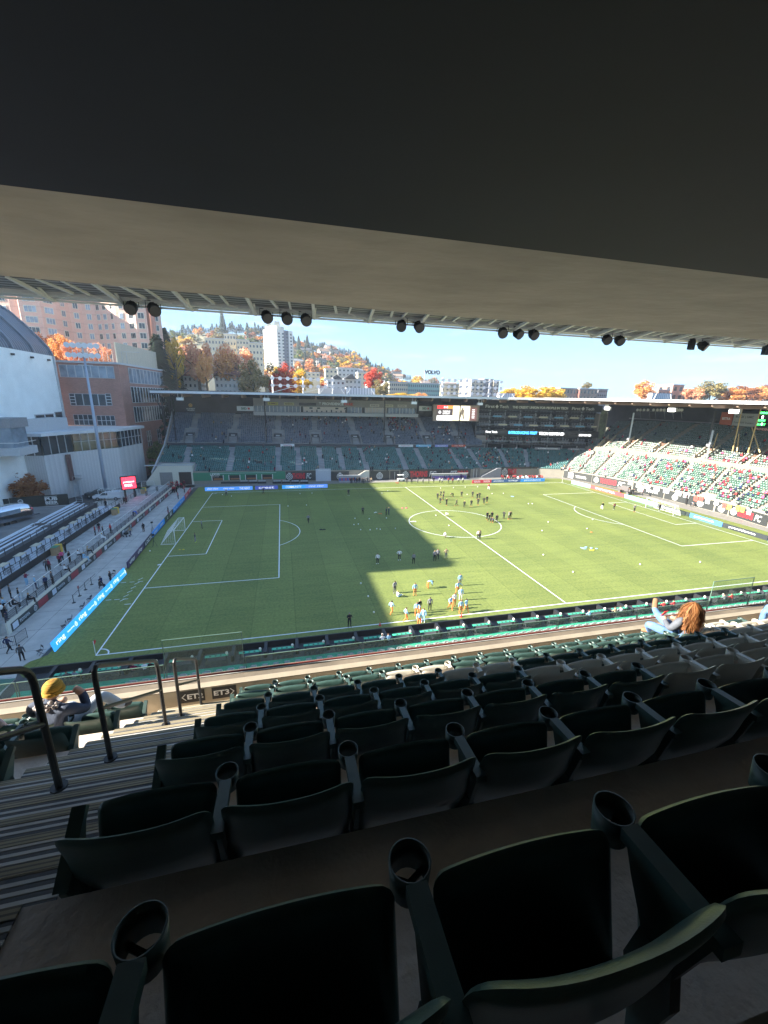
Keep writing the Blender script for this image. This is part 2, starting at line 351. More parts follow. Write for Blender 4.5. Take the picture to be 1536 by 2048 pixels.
def glass(x0, x1, top, label, clip=True):
    t = thing('glass_panel', label, 'glass panel', N(x0, 6.77, 4.785), group='glass panels along the parapet')
    h = 4.785-top; wd = x1-x0
    m = MB(); m.box((0.01,0,0), (wd-0.01,0.012,h)); m.build('pane', M['glass'], t)
    m = MB(); m.box((0.01,-0.001,h), (wd-0.01,0.013,h+0.012)); m.box((0,-0.001,0), (0.010,0.013,h+0.012)); m.box((wd-0.010,-0.001,0), (wd,0.013,h+0.012)); m.build('edge', M['glass_edge'], t)
glass(-2.16, -0.86, 4.04, 'tall glass panel at the foot of the left aisle')
glass(9.89, 11.18, 4.04, 'tall glass panel at the foot of the far right aisle')
glass(-4.34, -2.18, 4.52, 'low glass panel just left of the aisle foot')
glass(-6.5, -4.36, 4.52, 'low glass panel beyond the person in the black hat')
glass(-8.7, -6.52, 4.52, 'low glass panel at the far left of the parapet')
for i, (a, b) in enumerate(((-0.84,1.32),(1.34,3.5),(3.52,5.68),(5.70,7.8),(7.82,9.87))):
    glass(a, b, 4.55, ['low glass panel next to the ET3 sign','low glass panel second to the right of the ET3 sign','low glass panel in the middle of the parapet','low glass panel just left of the red haired woman','low glass panel between the woman and the tall right panel'][i])
glass(11.2, 13.4, 4.55, 'low glass panel right of the tall right panel')
for x0, x1, s, lab in ((-1.88,-1.485,'<ET2','black section sign reading ET2 with arrow to the left'),(-0.99+0.0,-0.97+0.0,'',''),(-1.37,-0.975,'ET3>','black section sign reading ET3 with arrow to the right')):
    if not s: continue
    sg = Sign('section_sign', lab, 'sign', N(x0, 6.372, 5.03), (1,0,0), 0.395, 0.225, (0.018,0.018,0.016), group='section signs on the parapet', thick=0.006)
    def fn(m, s=s):
        if s[0] == '<': letter(m, 'ET2', 0.12, 0.065, 0.25, 0.10, 0.003, 0.03); m.add([(0.105,0.175,0.003),(0.09,0.175,0.003),(0.03,0.113,0.003),(0.09,0.05,0.003),(0.105,0.05,0.003),(0.05,0.113,0.003)], [(0,1,2,5),(2,3,4,5)])
        else: letter(m, 'ET3', 0.03, 0.065, 0.25, 0.10, 0.003, 0.03); m.add([(0.29,0.175,0.003),(0.305,0.175,0.003),(0.365,0.113,0.003),(0.305,0.05,0.003),(0.29,0.05,0.003),(0.345,0.113,0.003)], [(5,2,1,0),(5,4,3,2)])
    sg.marks(fn, (0.88,0.88,0.84))
# handrails of the aisle
def handrail(y0, b0, y1, b1, label, x=-1.52, h=0.9):
    t = thing('handrail', label, 'handrail', N(x, y0, b0), group='aisle handrails')
    A = Vector((0,0,0)); B = Vector((0,y1-y0,b0-b1)); up = Vector((0,0,1)); r = 0.021
    for P in (A, B):
        m = MB(); m.cyl(P, P+up*(h-0.1), r, n=10); m.cyl(P, P+up*0.012, 0.05, n=10); m.build('post', M['steel_dark'], t, smooth=False)
    d = (B-A).normalized(); m = MB(); T = up*h
    m.tube([A+up*(h-0.1), A+up*(h-0.05)+d*0.012, A+T-up*0.015+d*0.045, A+T+d*0.10, B+T-d*0.10, B+T-up*0.015-d*0.045, B+up*(h-0.05)-d*0.012, B+up*(h-0.1)], r, 10); m.build('top_rail', M['steel_dark'], t)
    m = MB(); m.tube([A+up*0.5, B+up*0.5], r*0.8, 8); m.build('mid_rail', M['steel_dark'], t)
handrail(1.17, 1.61, 2.51, 2.49, 'nearest dark aisle handrail, cut by the left edge of the view')
handrail(3.18, 2.95, 4.52, 3.84, 'middle dark aisle handrail halfway down the steps')
handrail(5.12, 4.24, 6.22, 5.0, 'dark aisle handrail beside the ET2 sign')
handrail(5.4, 4.4, 6.3, 5.0, 'grey aisle handrail at the right edge beyond the red haired woman', x=11.0)

# ceiling, soffit and side of the seating box
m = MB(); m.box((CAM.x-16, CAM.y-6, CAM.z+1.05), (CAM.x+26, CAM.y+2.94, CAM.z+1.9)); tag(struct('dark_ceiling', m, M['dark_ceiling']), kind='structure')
m = MB(); m.prism([(CAM.x-16,CAM.y+2.95),(CAM.x+26,CAM.y+2.95),(CAM.x+26,CAM.y+5.62),(CAM.x+2,CAM.y+5.60),(CAM.x-3,CAM.y+5.26),(CAM.x-16,CAM.y+4.7)], CAM.z+1.105, CAM.z+1.9); struct('soffit', m, M['soffit'])
m = MB(); m.box((CAM.x-16, CAM.y-6.2, CAM.z-3), (CAM.x+26, CAM.y-6.0, CAM.z+1.9)); struct('rear_wall', m, mat('rear_wall_paint', (0.33,0.32,0.30), .8, noise=.1))  # unseen wall added behind the camera to shut out light

# ------------------------------------------------------------------ folding seats
def shell(fn, th, nu=14, nv=12):
    """closed thick sheet; fn(u,v)->(point, normal) with u,v in [-1,1]"""
    m = MB(); vs = []; fs = []
    for side in (0, 1):
        for j in range(nv+1):
            for i in range(nu+1):
                u = -1+2*i/nu; v = -1+2*j/nv; u = math.copysign(1-(1-abs(u))**1.5, u); v = math.copysign(1-(1-abs(v))**1.5, v)
                p, n = fn(u, v); s = max(abs(u), abs(v)); t = th*0.5*math.sqrt(max(0.0, 1-s**6)); vs.append(p+n*t*(1 if side else -1))
    W = nu+1; O = W*(nv+1)
    for j in range(nv):
        for i in range(nu):
            a = j*W+i; fs.append((a, a+1, a+W+1, a+W)); fs.append((O+a, O+a+W, O+a+W+1, O+a+1))
    m.add(vs, fs); return m
def rr(u, v, hx, hz, r):
    """square [-1,1]^2 onto a rounded rectangle"""
    x = u*hx; z = v*hz; ax = abs(x)-(hx-r); az = abs(z)-(hz-r)
    if ax > 0 and az > 0:
        k = max(ax, az); l = math.hypot(ax, az); x = math.copysign(hx-r+ax*k/l, x); z = math.copysign(hz-r+az*k/l, z)
    return x, z
def back_fn(u, v):
    x, z = rr(u, v, 0.250, 0.265, 0.060)
    zz = 0.497+z+0.016*(x/0.25)**2*(0.5+v*0.5)
    y = 0.315+(0.76-zz)*0.33+0.034*(abs(x)/0.25)**2.4-0.02*math.exp(-((zz-.5)/.1)**2)
    return Vector((x, y, zz)), Vector((-0.25*x, 1, 0.22)).normalized()
def pan_fn(u, v):
    x, z = rr(u, v, 0.224, 0.185, 0.034)
    zz = 0.462+z-0.014*(x/0.22)**2*(0.5+v*0.5)
    y = 0.490+(zz-0.28)*0.25+0.018*(1-(x/0.24)**2)*(0.6-0.4*v)
    return Vector((x, y, zz)), Vector((0, 1, -0.36)).normalized()
SEAT_ME = {}
def seat_meshes():
    b = shell(back_fn, 0.038, 18, 14); p = shell(pan_fn, 0.066, 18, 14)
    a = MB()   # arm: flat top bar, side web
    a.beam((0,0.33,0.648), (0,0.565,0.632), 0.046, 0.032)
    a.extx([(0.345,0.64),(0.56,0.62),(0.53,0.55),(0.47,0.44),(0.40,0.42),(0.38,0.50)], -0.010, 0.010)
    ae = MB(); ae.T = None
    ae.beam((0,0.36,0.50), (0,0.56,0.655), 0.05, 0.03); ae.extx([(0.36,0.49),(0.55,0.64),(0.55,0.58),(0.47,0.40),(0.40,0.36)], -0.012, 0.012)
    c = MB(); n = 22; r = 0.047; vs = []; fs = []
    for (rad, z) in ((r-0.004, 0.645), (r, 0.645), (r-0.005, 0.565), (r-0.009, 0.565)):
        for k in range(n): vs.append((math.cos(2*math.pi*k/n)*rad, 0.612+math.sin(2*math.pi*k/n)*rad, z))
    for q in range(4):
        for k in range(n): fs.append((q*n+k, q*n+(k+1)%n, ((q+1)%4)*n+(k+1)%n, ((q+1)%4)*n+k))
    c.add(vs, [f[::-1] for f in fs])
    for k in range(3):
        t = 2*math.pi*k/3+0.5; c.beam((0,0.612,0.572), (math.cos(t)*r*0.88,0.612+math.sin(t)*r*0.88,0.572), 0.012, 0.008)
    s = MB()   # standard: curved bracket from the arm to the riser
    s.extx([(0.40,0.46),(0.48,0.46),(0.50,0.34),(0.46,0.20),(0.44,0.02),(0.34,0.0),(0.34,0.03),(0.39,0.06),(0.41,0.22),(0.38,0.36)], -0.014, 0.014)
    s.cyl((-0.05,0.47,0.31), (0.05,0.47,0.31), 0.02, n=8)
    for key, mm in (('seat', M['seat']), ('seat_cream', M['seat_cream'])):
        arm = M['arm'] if key == 'seat' else M['seat_cream']
        SEAT_ME[key] = (b.mesh('backrest', mm, True), p.mesh('seat_pan', mm, True), a.mesh('armrest', arm), c.mesh('cup_holder', arm, True), s.mesh('bracket', M['arm']), ae.mesh('armrest', arm))
seat_meshes()
ORD = ['first','second','third','fourth','fifth','sixth','seventh','eighth','ninth','tenth','eleventh','twelfth','thirteenth','fourteenth','fifteenth','sixteenth','seventeenth','eighteenth','nineteenth','twentieth','twenty-first','twenty-second','twenty-third']
ROWN = ['row closest to the viewer','second row','third row','fourth row','fifth row','sixth row','bottom row by the parapet']
def near_seat(x, k, cream, label, cup=True, end=0, group='folding seats right of the aisle'):
    key = 'seat_cream' if cream else 'seat'; b, p, a, c, s, ae = SEAT_ME[key]
    t = thing('stadium_chair', label, 'seat', N(x, PY*k, fdrop(k)), random.uniform(-0.006,0.006), group)
    bo = link('backrest', b, t); po = link('seat_pan', p, t); po.rotation_euler.x = random.uniform(-0.02,0.02)
    if cup:
        ao = link('armrest', a, t, (0.265,0,0)); link('cup_holder', c, ao)
    link('bracket', s, t, (0.265,0,0))
    if end:
        link('armrest', ae, t, (0.265*end,0,0)); link('bracket', s, t, (0.265*end,0,0.0))
    return t
NSEAT = {0:5, 1:9, 2:12, 3:16, 4:20, 5:20, 6:20}
CREAM = {}
def is_cream(k, i): return i in CREAM.get(k, ())
CREAM = {2:(7,8,9), 3:(6,7,8,9,10,11,12), 4:(5,6,14,15,16), 5:(4,5,15,16,17,18), 6:(17,18)}
for k in range(7):
    for i in range(0, NSEAT[k]):
        if k == 6 and i == 16: pass
        c = is_cream(k, i)
        near_seat(-0.565+0.53*i, k, c, '%s seat, %s from the aisle, %s' % ('cream' if c else 'dark green', ORD[i], ROWN[k]), end=(-1 if i == 0 else 0))
for k in range(2, 7):
    for i in range(0, {2:1,3:2,4:3,5:4,6:5}[k]):
        near_seat(-2.48-0.53*i, k, False, 'dark green seat left of the aisle, %s from it, %s' % (ORD[i], ROWN[k]), cup=(i > 0), end=(1 if i == 0 else 0), group='folding seats left of the aisle')

# ------------------------------------------------------------------ people: one continuous skinned body per pose
SKIN, TOP, BOT, SHOE, HAIR = 0, 1, 2, 3, 4
def body_mesh(J, E_, hair=0.0, sub=2):
    """J: name -> (pos, radius); E_: (a, b, material)"""
    names = list(J); me = bpy.data.meshes.new('b'); me.from_pydata([J[n][0] for n in names], [(names.index(a), names.index(b)) for a, b, _ in E_], [])
    o = bpy.data.objects.new('b', me); COL.objects.link(o)
    sm = o.modifiers.new('s', 'SKIN'); sm.use_smooth_shade = True; sm.branch_smoothing = 0.6
    for i, n in enumerate(names):
        r = J[n][1]; sv = me.skin_vertices[0].data[i]; sv.radius = r if isinstance(r, tuple) else (r, r); sv.use_root = (n == 'pelvis')
    su = o.modifiers.new('u', 'SUBSURF'); su.levels = sub; su.render_levels = sub
    dg = bpy.context.evaluated_depsgraph_get(); dg.update(); out = bpy.data.meshes.new_from_object(o.evaluated_get(dg))
    bpy.data.objects.remove(o); bpy.data.meshes.remove(me)
    segs = [(Vector(J[a][0]), Vector(J[b][0]), mt) for a, b, mt in E_]
    hd = Vector(J['head'][0])
    for _ in range(5): out.materials.append(None)
    for p in out.polygons:
        c = p.center; best = 9; bm_ = 0
        for a, b, mt in segs:
            d = b-a; t = max(0, min(1, (c-a).dot(d)/max(1e-9, d.length_squared))); q = (c-(a+d*t)).length
            if q < best: best = q; bm_ = mt
        p.material_index = bm_
    return out, hd
def stand_joints(h=1.72, pose='stand'):
    s = h/1.72; V = lambda x,y,z: (x*s,y*s,z*s)
    J = {'pelvis': (V(0,0,0.95), (0.16*s,0.115*s)), 'waist': (V(0,0,1.10), (0.135*s,0.10*s)), 'chest': (V(0,0,1.32), (0.165*s,0.115*s)), 'neck': (V(0,0,1.46), 0.058*s),
         'head': (V(0,0.02,1.57), (0.078*s,0.09*s)), 'crown': (V(0,0.01,1.67), (0.070*s,0.08*s))}
    for sd, n in ((-1,'l'),(1,'r')):
        J['sh'+n] = (V(0.17*sd,0,1.40), 0.062*s); J['el'+n] = (V(0.235*sd,-0.02,1.13), 0.046*s); J['wr'+n] = (V(0.25*sd,0.04,0.89), 0.032*s); J['ha'+n] = (V(0.25*sd,0.06,0.80), 0.036*s)
        J['hip'+n] = (V(0.09*sd,0,0.90), 0.098*s); J['kn'+n] = (V(0.11*sd,0.02,0.50), 0.064*s); J['an'+n] = (V(0.12*sd,-0.01,0.09), 0.045*s); J['to'+n] = (V(0.14*sd,0.14,0.035), 0.036*s)
    g = lambda n, x, y, z: J.__setitem__(n, (V(x,y,z), J[n][1]))
    if pose == 'walk':
        g('knl',-.1,.16,.52); g('anl',-.1,.22,.10); g('tol',-.1,.36,.06); g('knr',.1,-.02,.50); g('anr',.1,-.26,.16); g('tor',.1,-.2,.04)
        g('ell',-.24,-.12,1.16); g('wrl',-.24,-.08,.93); g('hal',-.24,-.04,.86); g('elr',.24,.08,1.15); g('wrr',.22,.24,.99); g('har',.21,.30,.95)
    if pose == 'phone':
        for n, sd in (('l',-1),('r',1)): g('el'+n,.22*sd,.08,1.16); g('wr'+n,.12*sd,.27,1.28); g('ha'+n,.08*sd,.31,1.34)
    if pose == 'hips':
        for n, sd in (('l',-1),('r',1)): g('el'+n,.34*sd,-.04,1.16); g('wr'+n,.20*sd,.06,1.02); g('ha'+n,.15*sd,.08,1.0)
    if pose == 'arms':
        g('ell',-.36,.02,1.26); g('wrl',-.52,.10,1.16); g('hal',-.60,.12,1.15); g('knr',.16,.05,.5); g('anr',.22,0,.09); g('tor',.28,.12,.035)
    if pose == 'stretch':
        g('knl',-.14,.20,.60); g('anl',-.12,.10,.22); g('tol',-.12,.2,.14); g('ell',-.30,.1,1.2); g('wrl',-.2,.25,1.0); g('hal',-.16,.26,.9)
    if pose == 'crouch':
        for n, z in (('pelvis',.42),('waist',.55),('chest',.74),('neck',.88),('head',.98),('crown',1.07)): J[n] = (V(0, .02 if n == 'pelvis' else .08+(z-.5)*.3, z), J[n][1])
        for n, sd in (('l',-1),('r',1)):
            g('sh'+n,.17*sd,.18,.82); g('el'+n,.22*sd,.34,.62); g('wr'+n,.12*sd,.48,.50); g('ha'+n,.1*sd,.53,.44); g('hip'+n,.09*sd,.02,.40); g('kn'+n,.17*sd,.34,.50); g('an'+n,.14*sd,.10,.09); g('to'+n,.16*sd,.26,.035)
    if pose == 'bend':
        for n, y, z in (('pelvis',0,.93),('waist',.12,1.0),('chest',.36,.99),('neck',.50,.93),('head',.60,.86),('crown',.68,.80)): J[n] = (V(0,y,z), J[n][1])
        for n, sd in (('l',-1),('r',1)):
            g('sh'+n,.17*sd,.42,.95); g('el'+n,.18*sd,.48,.68); g('wr'+n,.12*sd,.5,.42); g('ha'+n,.1*sd,.52,.33); g('kn'+n,.14*sd,.0,.50)
    if pose in ('sit', 'sitlean'):
        l = .10 if pose == 'sit' else .22
        for n, y, z in (('pelvis',0,.12),('waist',-.02+l*.2,.27),('chest',l*.6-.04,.49),('neck',l-.03,.63),('head',l+.01,.73),('crown',l,.84)): J[n] = (V(0,y,z), J[n][1])
        for n, sd in (('l',-1),('r',1)):
            g('sh'+n,.17*sd,l*.8-.03,.57); g('el'+n,.22*sd,.08+l*.5,.33); g('wr'+n,.13*sd,.30,.27); g('ha'+n,.09*sd,.36,.26); g('hip'+n,.09*sd,.02,.11); g('kn'+n,.13*sd,.46,.13); g('an'+n,.12*sd,.46,-.30); g('to'+n,.13*sd,.60,-.36)
    if pose == 'floor':
        for n, y, z in (('pelvis',0,.11),('waist',-.01,.26),('chest',.03,.48),('neck',.07,.61),('head',.11,.71),('crown',.11,.81)): J[n] = (V(0,y,z), J[n][1])
        for n, sd in (('l',-1),('r',1)):
            g('sh'+n,.17*sd,.06,.55); g('el'+n,.22*sd,.2,.36); g('wr'+n,.12*sd,.36,.30); g('ha'+n,.1*sd,.42,.28); g('hip'+n,.09*sd,.04,.11); g('kn'+n,.22*sd,.42,.22); g('an'+n,.1*sd,.68,.07); g('to'+n,.13*sd,.78,.10)
    return J
BONES = [('pelvis','waist',TOP),('waist','chest',TOP),('chest','neck',TOP),('neck','head',SKIN),('head','crown',HAIR)]
for n in 'lr': BONES += [('chest','sh'+n,TOP),('sh'+n,'el'+n,TOP),('el'+n,'wr'+n,TOP),('wr'+n,'ha'+n,SKIN),('pelvis','hip'+n,BOT),('hip'+n,'kn'+n,BOT),('kn'+n,'an'+n,BOT),('an'+n,'to'+n,SHOE)]
POSE = {}
def pose_mesh(p, coat=False, sub=1):
    k = (p, coat, sub)
    if k in POSE: return POSE[k]
    J = stand_joints(1.72, p); B = list(BONES)
    if coat:
        for n in ('pelvis','waist'): J[n] = (J[n][0], (0.19,0.15))
        B = [(a, b, TOP if (a[:3] == 'hip' or b[:3] == 'hip') else m_) for a, b, m_ in B]
    me, hd = body_mesh(J, B, sub=sub)
    for q in me.polygons:      # face stays skin: front half of the head
        if q.material_index == HAIR and q.center.y > hd.y+0.035 and q.center.z < hd.z+0.06: q.material_index = SKIN
    me.polygons.foreach_set('use_smooth', [True]*len(me.polygons)); me.name = 'body_'+p; POSE[k] = me; return me
C_ = dict(skin=(0.42,0.24,0.16), skin2=(0.16,0.085,0.05), lb=(0.26,0.46,0.62), orange=(0.66,0.20,0.06), dk=(0.018,0.019,0.024), navy=(0.02,0.03,0.08), wht=(0.72,0.72,0.72), gry=(0.22,0.22,0.24), dgr=(0.07,0.07,0.075),
          red=(0.42,0.04,0.045), brn=(0.07,0.035,0.02), bln=(0.45,0.30,0.13), blk=(0.01,0.01,0.01), jean=(0.10,0.18,0.34), tan=(0.35,0.27,0.17), mar=(0.20,0.02,0.05), yel=(0.7,0.55,0.05), pnk=(0.65,0.08,0.2), blu=(0.03,0.12,0.5), ylg=(0.5,0.7,0.05), green=(0.05,0.25,0.12), ppl=(0.12,0.06,0.25))
def person(p, loc, face, pal, label, group=None, coat=False, scale=1.0, sub=1, tilt=0.0):
    """face: heading in degrees, 0 looks along +Y, 90 along -X"""
    o = bpy.data.objects.new('person', pose_mesh(p, coat, sub)); COL.objects.link(o); o.location = loc; o.rotation_euler = (tilt, 0, R(face)); o.scale = (scale*1.18,scale*1.18,scale*1.03)
    for i, c in enumerate(pal):
        o.material_slots[i].link = 'OBJECT'; o.material_slots[i].material = cloth(C_[c])
    return tag(o, label, 'person', group)

# ------------------------------------------------------------------ near spectators
HEADM = {}
def detail_person(name, J, bones, cols, loc, rz, label, sub=2):
    me, hd = body_mesh(J, bones, sub=sub); me.polygons.foreach_set('use_smooth', [True]*len(me.polygons))
    o = link(name, me); o.location = loc; o.rotation_euler.z = rz
    for i, c in enumerate(cols): me.materials[i] = c
    return tag(o, label, 'person')
# woman with long red hair, feet up on the parapet
V_ = lambda x,y,z: Vector((x,y,z))
jean = mat('faded_denim', (0.11,0.20,0.37), 0.9, noise=0.35, nscale=9, bump=0.4, bscale=60, spec=0.1)
jacket = mat('grey_puffer', (0.09,0.10,0.12), 0.75, noise=0.3, nscale=5, bump=0.7, bscale=14)
skinm = mat('skin', C_['skin'], 0.6); shoem = mat('brown_suede', (0.20,0.115,0.06), 0.9, noise=0.25, nscale=12)
hairm = leaf_mat('copper_hair', (0.09,0.032,0.012), (0.28,0.115,0.04), (0.55,0.30,0.13))
J = {'pelvis': (V_(0,0,.12), (0.18,0.15)), 'waist': (V_(0,-.03,.27), (0.20,0.16)), 'chest': (V_(0,-.05,.47), (0.22,0.16)), 'neck': (V_(0,-.02,.61), .055), 'head': (V_(0,.02,.70), (.08,.09)), 'crown': (V_(0,.02,.80), (.075,.085)),
     'shl': (V_(-.21,-.02,.55), .09), 'ell': (V_(-.27,.10,.36), .058), 'wrl': (V_(-.20,.30,.42), .042), 'hal': (V_(-.16,.37,.47), .036),
     'shr': (V_(.21,-.02,.55), .09), 'elr': (V_(.24,.10,.32), .058), 'wrr': (V_(.02,.28,.36), .042), 'har': (V_(-.04,.34,.38), .036),
     'hipl': (V_(-.10,.05,.12), .10), 'knl': (V_(-.34,.42,.36), .075), 'anl': (V_(-.40,.52,.0), .055), 'tol': (V_(-.42,.66,-.22), .05), 
     'hipr': (V_(.08,.05,.13), .10), 'knr': (V_(-.14,.40,.44), .078), 'anr': (V_(-.26,.62,.44), .058), 'tor': (V_(-.29,.66,.62), .045)}
J.update(knl=(V_(-.38,.46,.20), .075), anl=(V_(-.17,.58,-.04), .055), tol=(V_(-.24,.70,-.08), .05), knr=(V_(-.08,.47,.26), .078), anr=(V_(.09,.78,.28), .055), tor=(V_(.16,.86,.48), .05))
J.update(ell=(V_(-.31,.08,.30), .062), wrl=(V_(-.20,.30,.34), .045), hal=(V_(-.15,.36,.38), .038))
wm = detail_person('person', J, BONES, [skinm, jacket, jean, shoem, hairm], N(6.92, 4.96, fdrop(5)-0.42), R(0), 'red haired person in grey jacket and jeans, one foot up on a seat')
def hair_mass(o, c, rx, ry, top, bottom, m_, n=900, name='hair', back=True, wav=0.02):
    """long hair built from many strand ribbons falling from the crown"""
    mb = MB(); rnd = random.Random(3)
    for i in range(n):
        a = rnd.uniform(-2.5, 2.5)-math.pi/2; e = rnd.random()
        start = Vector((c[0]+math.cos(a)*rx*0.25*e, c[1]+math.sin(a)*ry*0.25*e, top))
        L = bottom+rnd.uniform(-.05, .16)+.05*math.sin(a*6); rad = rnd.uniform(0.74, 1.2)*(1+.07*math.sin(a*9)); w = rnd.uniform(.003, .0075); ph = rnd.uniform(0, 6.28); pts = []
        for s in range(9):
            t = s/8.0; z = top+(L-top)*t**1.25; q = min(1, math.sin(min(t*2.0, 1)*math.pi/2)); fl = 1+0.62*max(0, t-0.25)
            pts.append(Vector((c[0]+math.cos(a)*rx*q*rad*fl+wav*math.sin(t*15+ph)*t+.02*math.sin(t*9+a*4)*t, c[1]+math.sin(a)*ry*q*rad*fl*(0.9), z+0.012*math.sin(a*5+ph))))
        tx = Vector((-math.sin(a), math.cos(a), 0))
        vs = []; 
        for s, p in enumerate(pts): ww = w*(1-0.5*s/8); vs += [p-tx*ww, p+tx*ww]
        mb.add(vs, [(2*s, 2*s+1, 2*s+3, 2*s+2) for s in range(8)])
    return mb.build(name, m_, o, smooth=True)
hair_mass(wm, (0,.0,.72), .142, .12, .84, .38, hairm, 1500, wav=0.03)
ph = MB(); ph.T = Matrix.Translation((-.12,.40,.42)) @ Matrix.Rotation(0.5, 4, 'X'); ph.box((-.035,-.005,-.075), (.035,.005,.075)); tag(ph.build('phone', M['red'], loc=None), 'red phone held by the red haired person', 'phone')
bpy.data.objects['phone'].matrix_world = Matrix.Translation(N(6.92, 4.96, fdrop(5)-0.42))
# man in the yellow knitted hat
navy = mat('navy_jacket', (0.035,0.05,0.085), 0.8, noise=0.3, nscale=6, bump=0.5, bscale=14); gtr = mat('grey_trousers', (0.42,0.47,0.52), 0.85, noise=0.15, bump=0.3)
wool = wave_mat('mustard_wool', (0.46,0.27,0.03), (0.30,0.15,0.015), 55, 'Z', 0.9, noise=0.3, bump=0.8, soft=0.3)
J = {'pelvis': (V_(0,0,.10), (0.17,0.14)), 'waist': (V_(0,-.02,.25), (0.19,0.15)), 'chest': (V_(0,0,.44), (0.21,0.15)), 'neck': (V_(.01,.06,.58), .062), 'head': (V_(.02,.10,.67), (.085,.095)), 'crown': (V_(.02,.10,.77), (.075,.085)),
     'shl': (V_(-.21,.0,.50), .085), 'ell': (V_(-.30,.12,.30), .065), 'wrl': (V_(-.15,.32,.30), .05), 'hal': (V_(-.08,.36,.34), .04),
     'shr': (V_(.21,.0,.50), .085), 'elr': (V_(.34,.16,.36), .072), 'wrr': (V_(.24,.24,.53), .05), 'har': (V_(.16,.22,.62), .042),
     'hipl': (V_(-.10,.05,.10), .10), 'knl': (V_(-.14,.48,.14), .08), 'anl': (V_(-.13,.52,-.28), .055), 'tol': (V_(-.13,.66,-.34), .05),
     'hipr': (V_(.10,.05,.10), .10), 'knr': (V_(.30,.46,.32), .082), 'anr': (V_(.40,.66,-.02), .058), 'tor': (V_(.44,.80,-.06), .05)}
mn = detail_person('person', J, BONES, [skinm, navy, gtr, mat('dark_shoe', (0.03,0.03,0.03), 0.6), mat('brown_hair', C_['brn'], 0.6)], N(-2.90, 4.93, fdrop(5)-0.40), R(-14), 'person in mustard yellow knitted hat and navy jacket behind the handrail')
b = MB(); b.ico((.02,.095,.725), .102, 3, (1,1.08,0.92)); hat = b.build('knitted_hat', wool, mn, smooth=True)
b = MB(); 
for z, r_ in ((.69,.101),(.675,.104),(.66,.102)): b.tube([(.02+math.cos(t*.3)*r_, .095+math.sin(t*.3)*r_*1.08, z) for t in range(22)], .012, 6)
b.build('brim', wool, hat, smooth=True)
b = MB(); rn = random.Random(5)
for i in range(26): b.ico((.01+rn.uniform(-.12,.12), -.02+rn.uniform(-.05,.05), .545+rn.uniform(-.03,.04)), rn.uniform(.02,.035), 1)
b.build('scarf', mat('patterned_scarf', (0.5,0.45,0.42), 0.9, noise=0.9, nscale=28, col2=(0.05,0.03,0.03)), mn, smooth=True)
b = MB(); b.cyl((.32,.20,.62), (.32,.20,.68), .0, .0)
# person in the black brimmed hat at the left edge
pr_ = detail_person('person', stand_joints(1.7, 'sit'), BONES, [skinm, mat('pale_pink_coat', (0.42,0.33,0.33), 0.85, noise=0.3, nscale=8, bump=0.5), navy, gtr, mat('brown_hair', C_['brn'], 0.6)], N(-3.68, 4.93, 4.36), R(10), 'person in black wide brimmed hat and pale pink coat at the left edge')
b = MB(); b.cyl((0,.09,.83), (0,.09,.85), .21, .20, 20); b.cyl((0,.09,.85), (0,.09,.94), .115, .09, 18); b.build('brimmed_hat', M['black'], pr_, smooth=False)
# seated person beyond, only knees and hand with orange cup inside the frame
p4 = detail_person('person', stand_joints(1.75, 'sit'), BONES, [skinm, mat('pale_top', (0.6,0.6,0.6), 0.8), jean, shoem, mat('brown_hair', C_['brn'], 0.6)], N(9.72, 5.0, fdrop(5)-0.50), R(25), 'seated person in pale jeans cut off by the right edge of the view')
p4.rotation_euler.z = R(25)
b = MB(); b.ico((0,0,0), .045, 2, (1,1,1.2)); b.cyl((0,0,-.10), (0,0,-.03), .03, .04, 12); c = tag(b.build('drink_cup', mat('orange_cup', (0.75,0.16,0.06), 0.5), smooth=True), 'orange drink cup held by the seated person at the right edge', 'cup'); c.location = N(9.80, 5.30, 3.86)

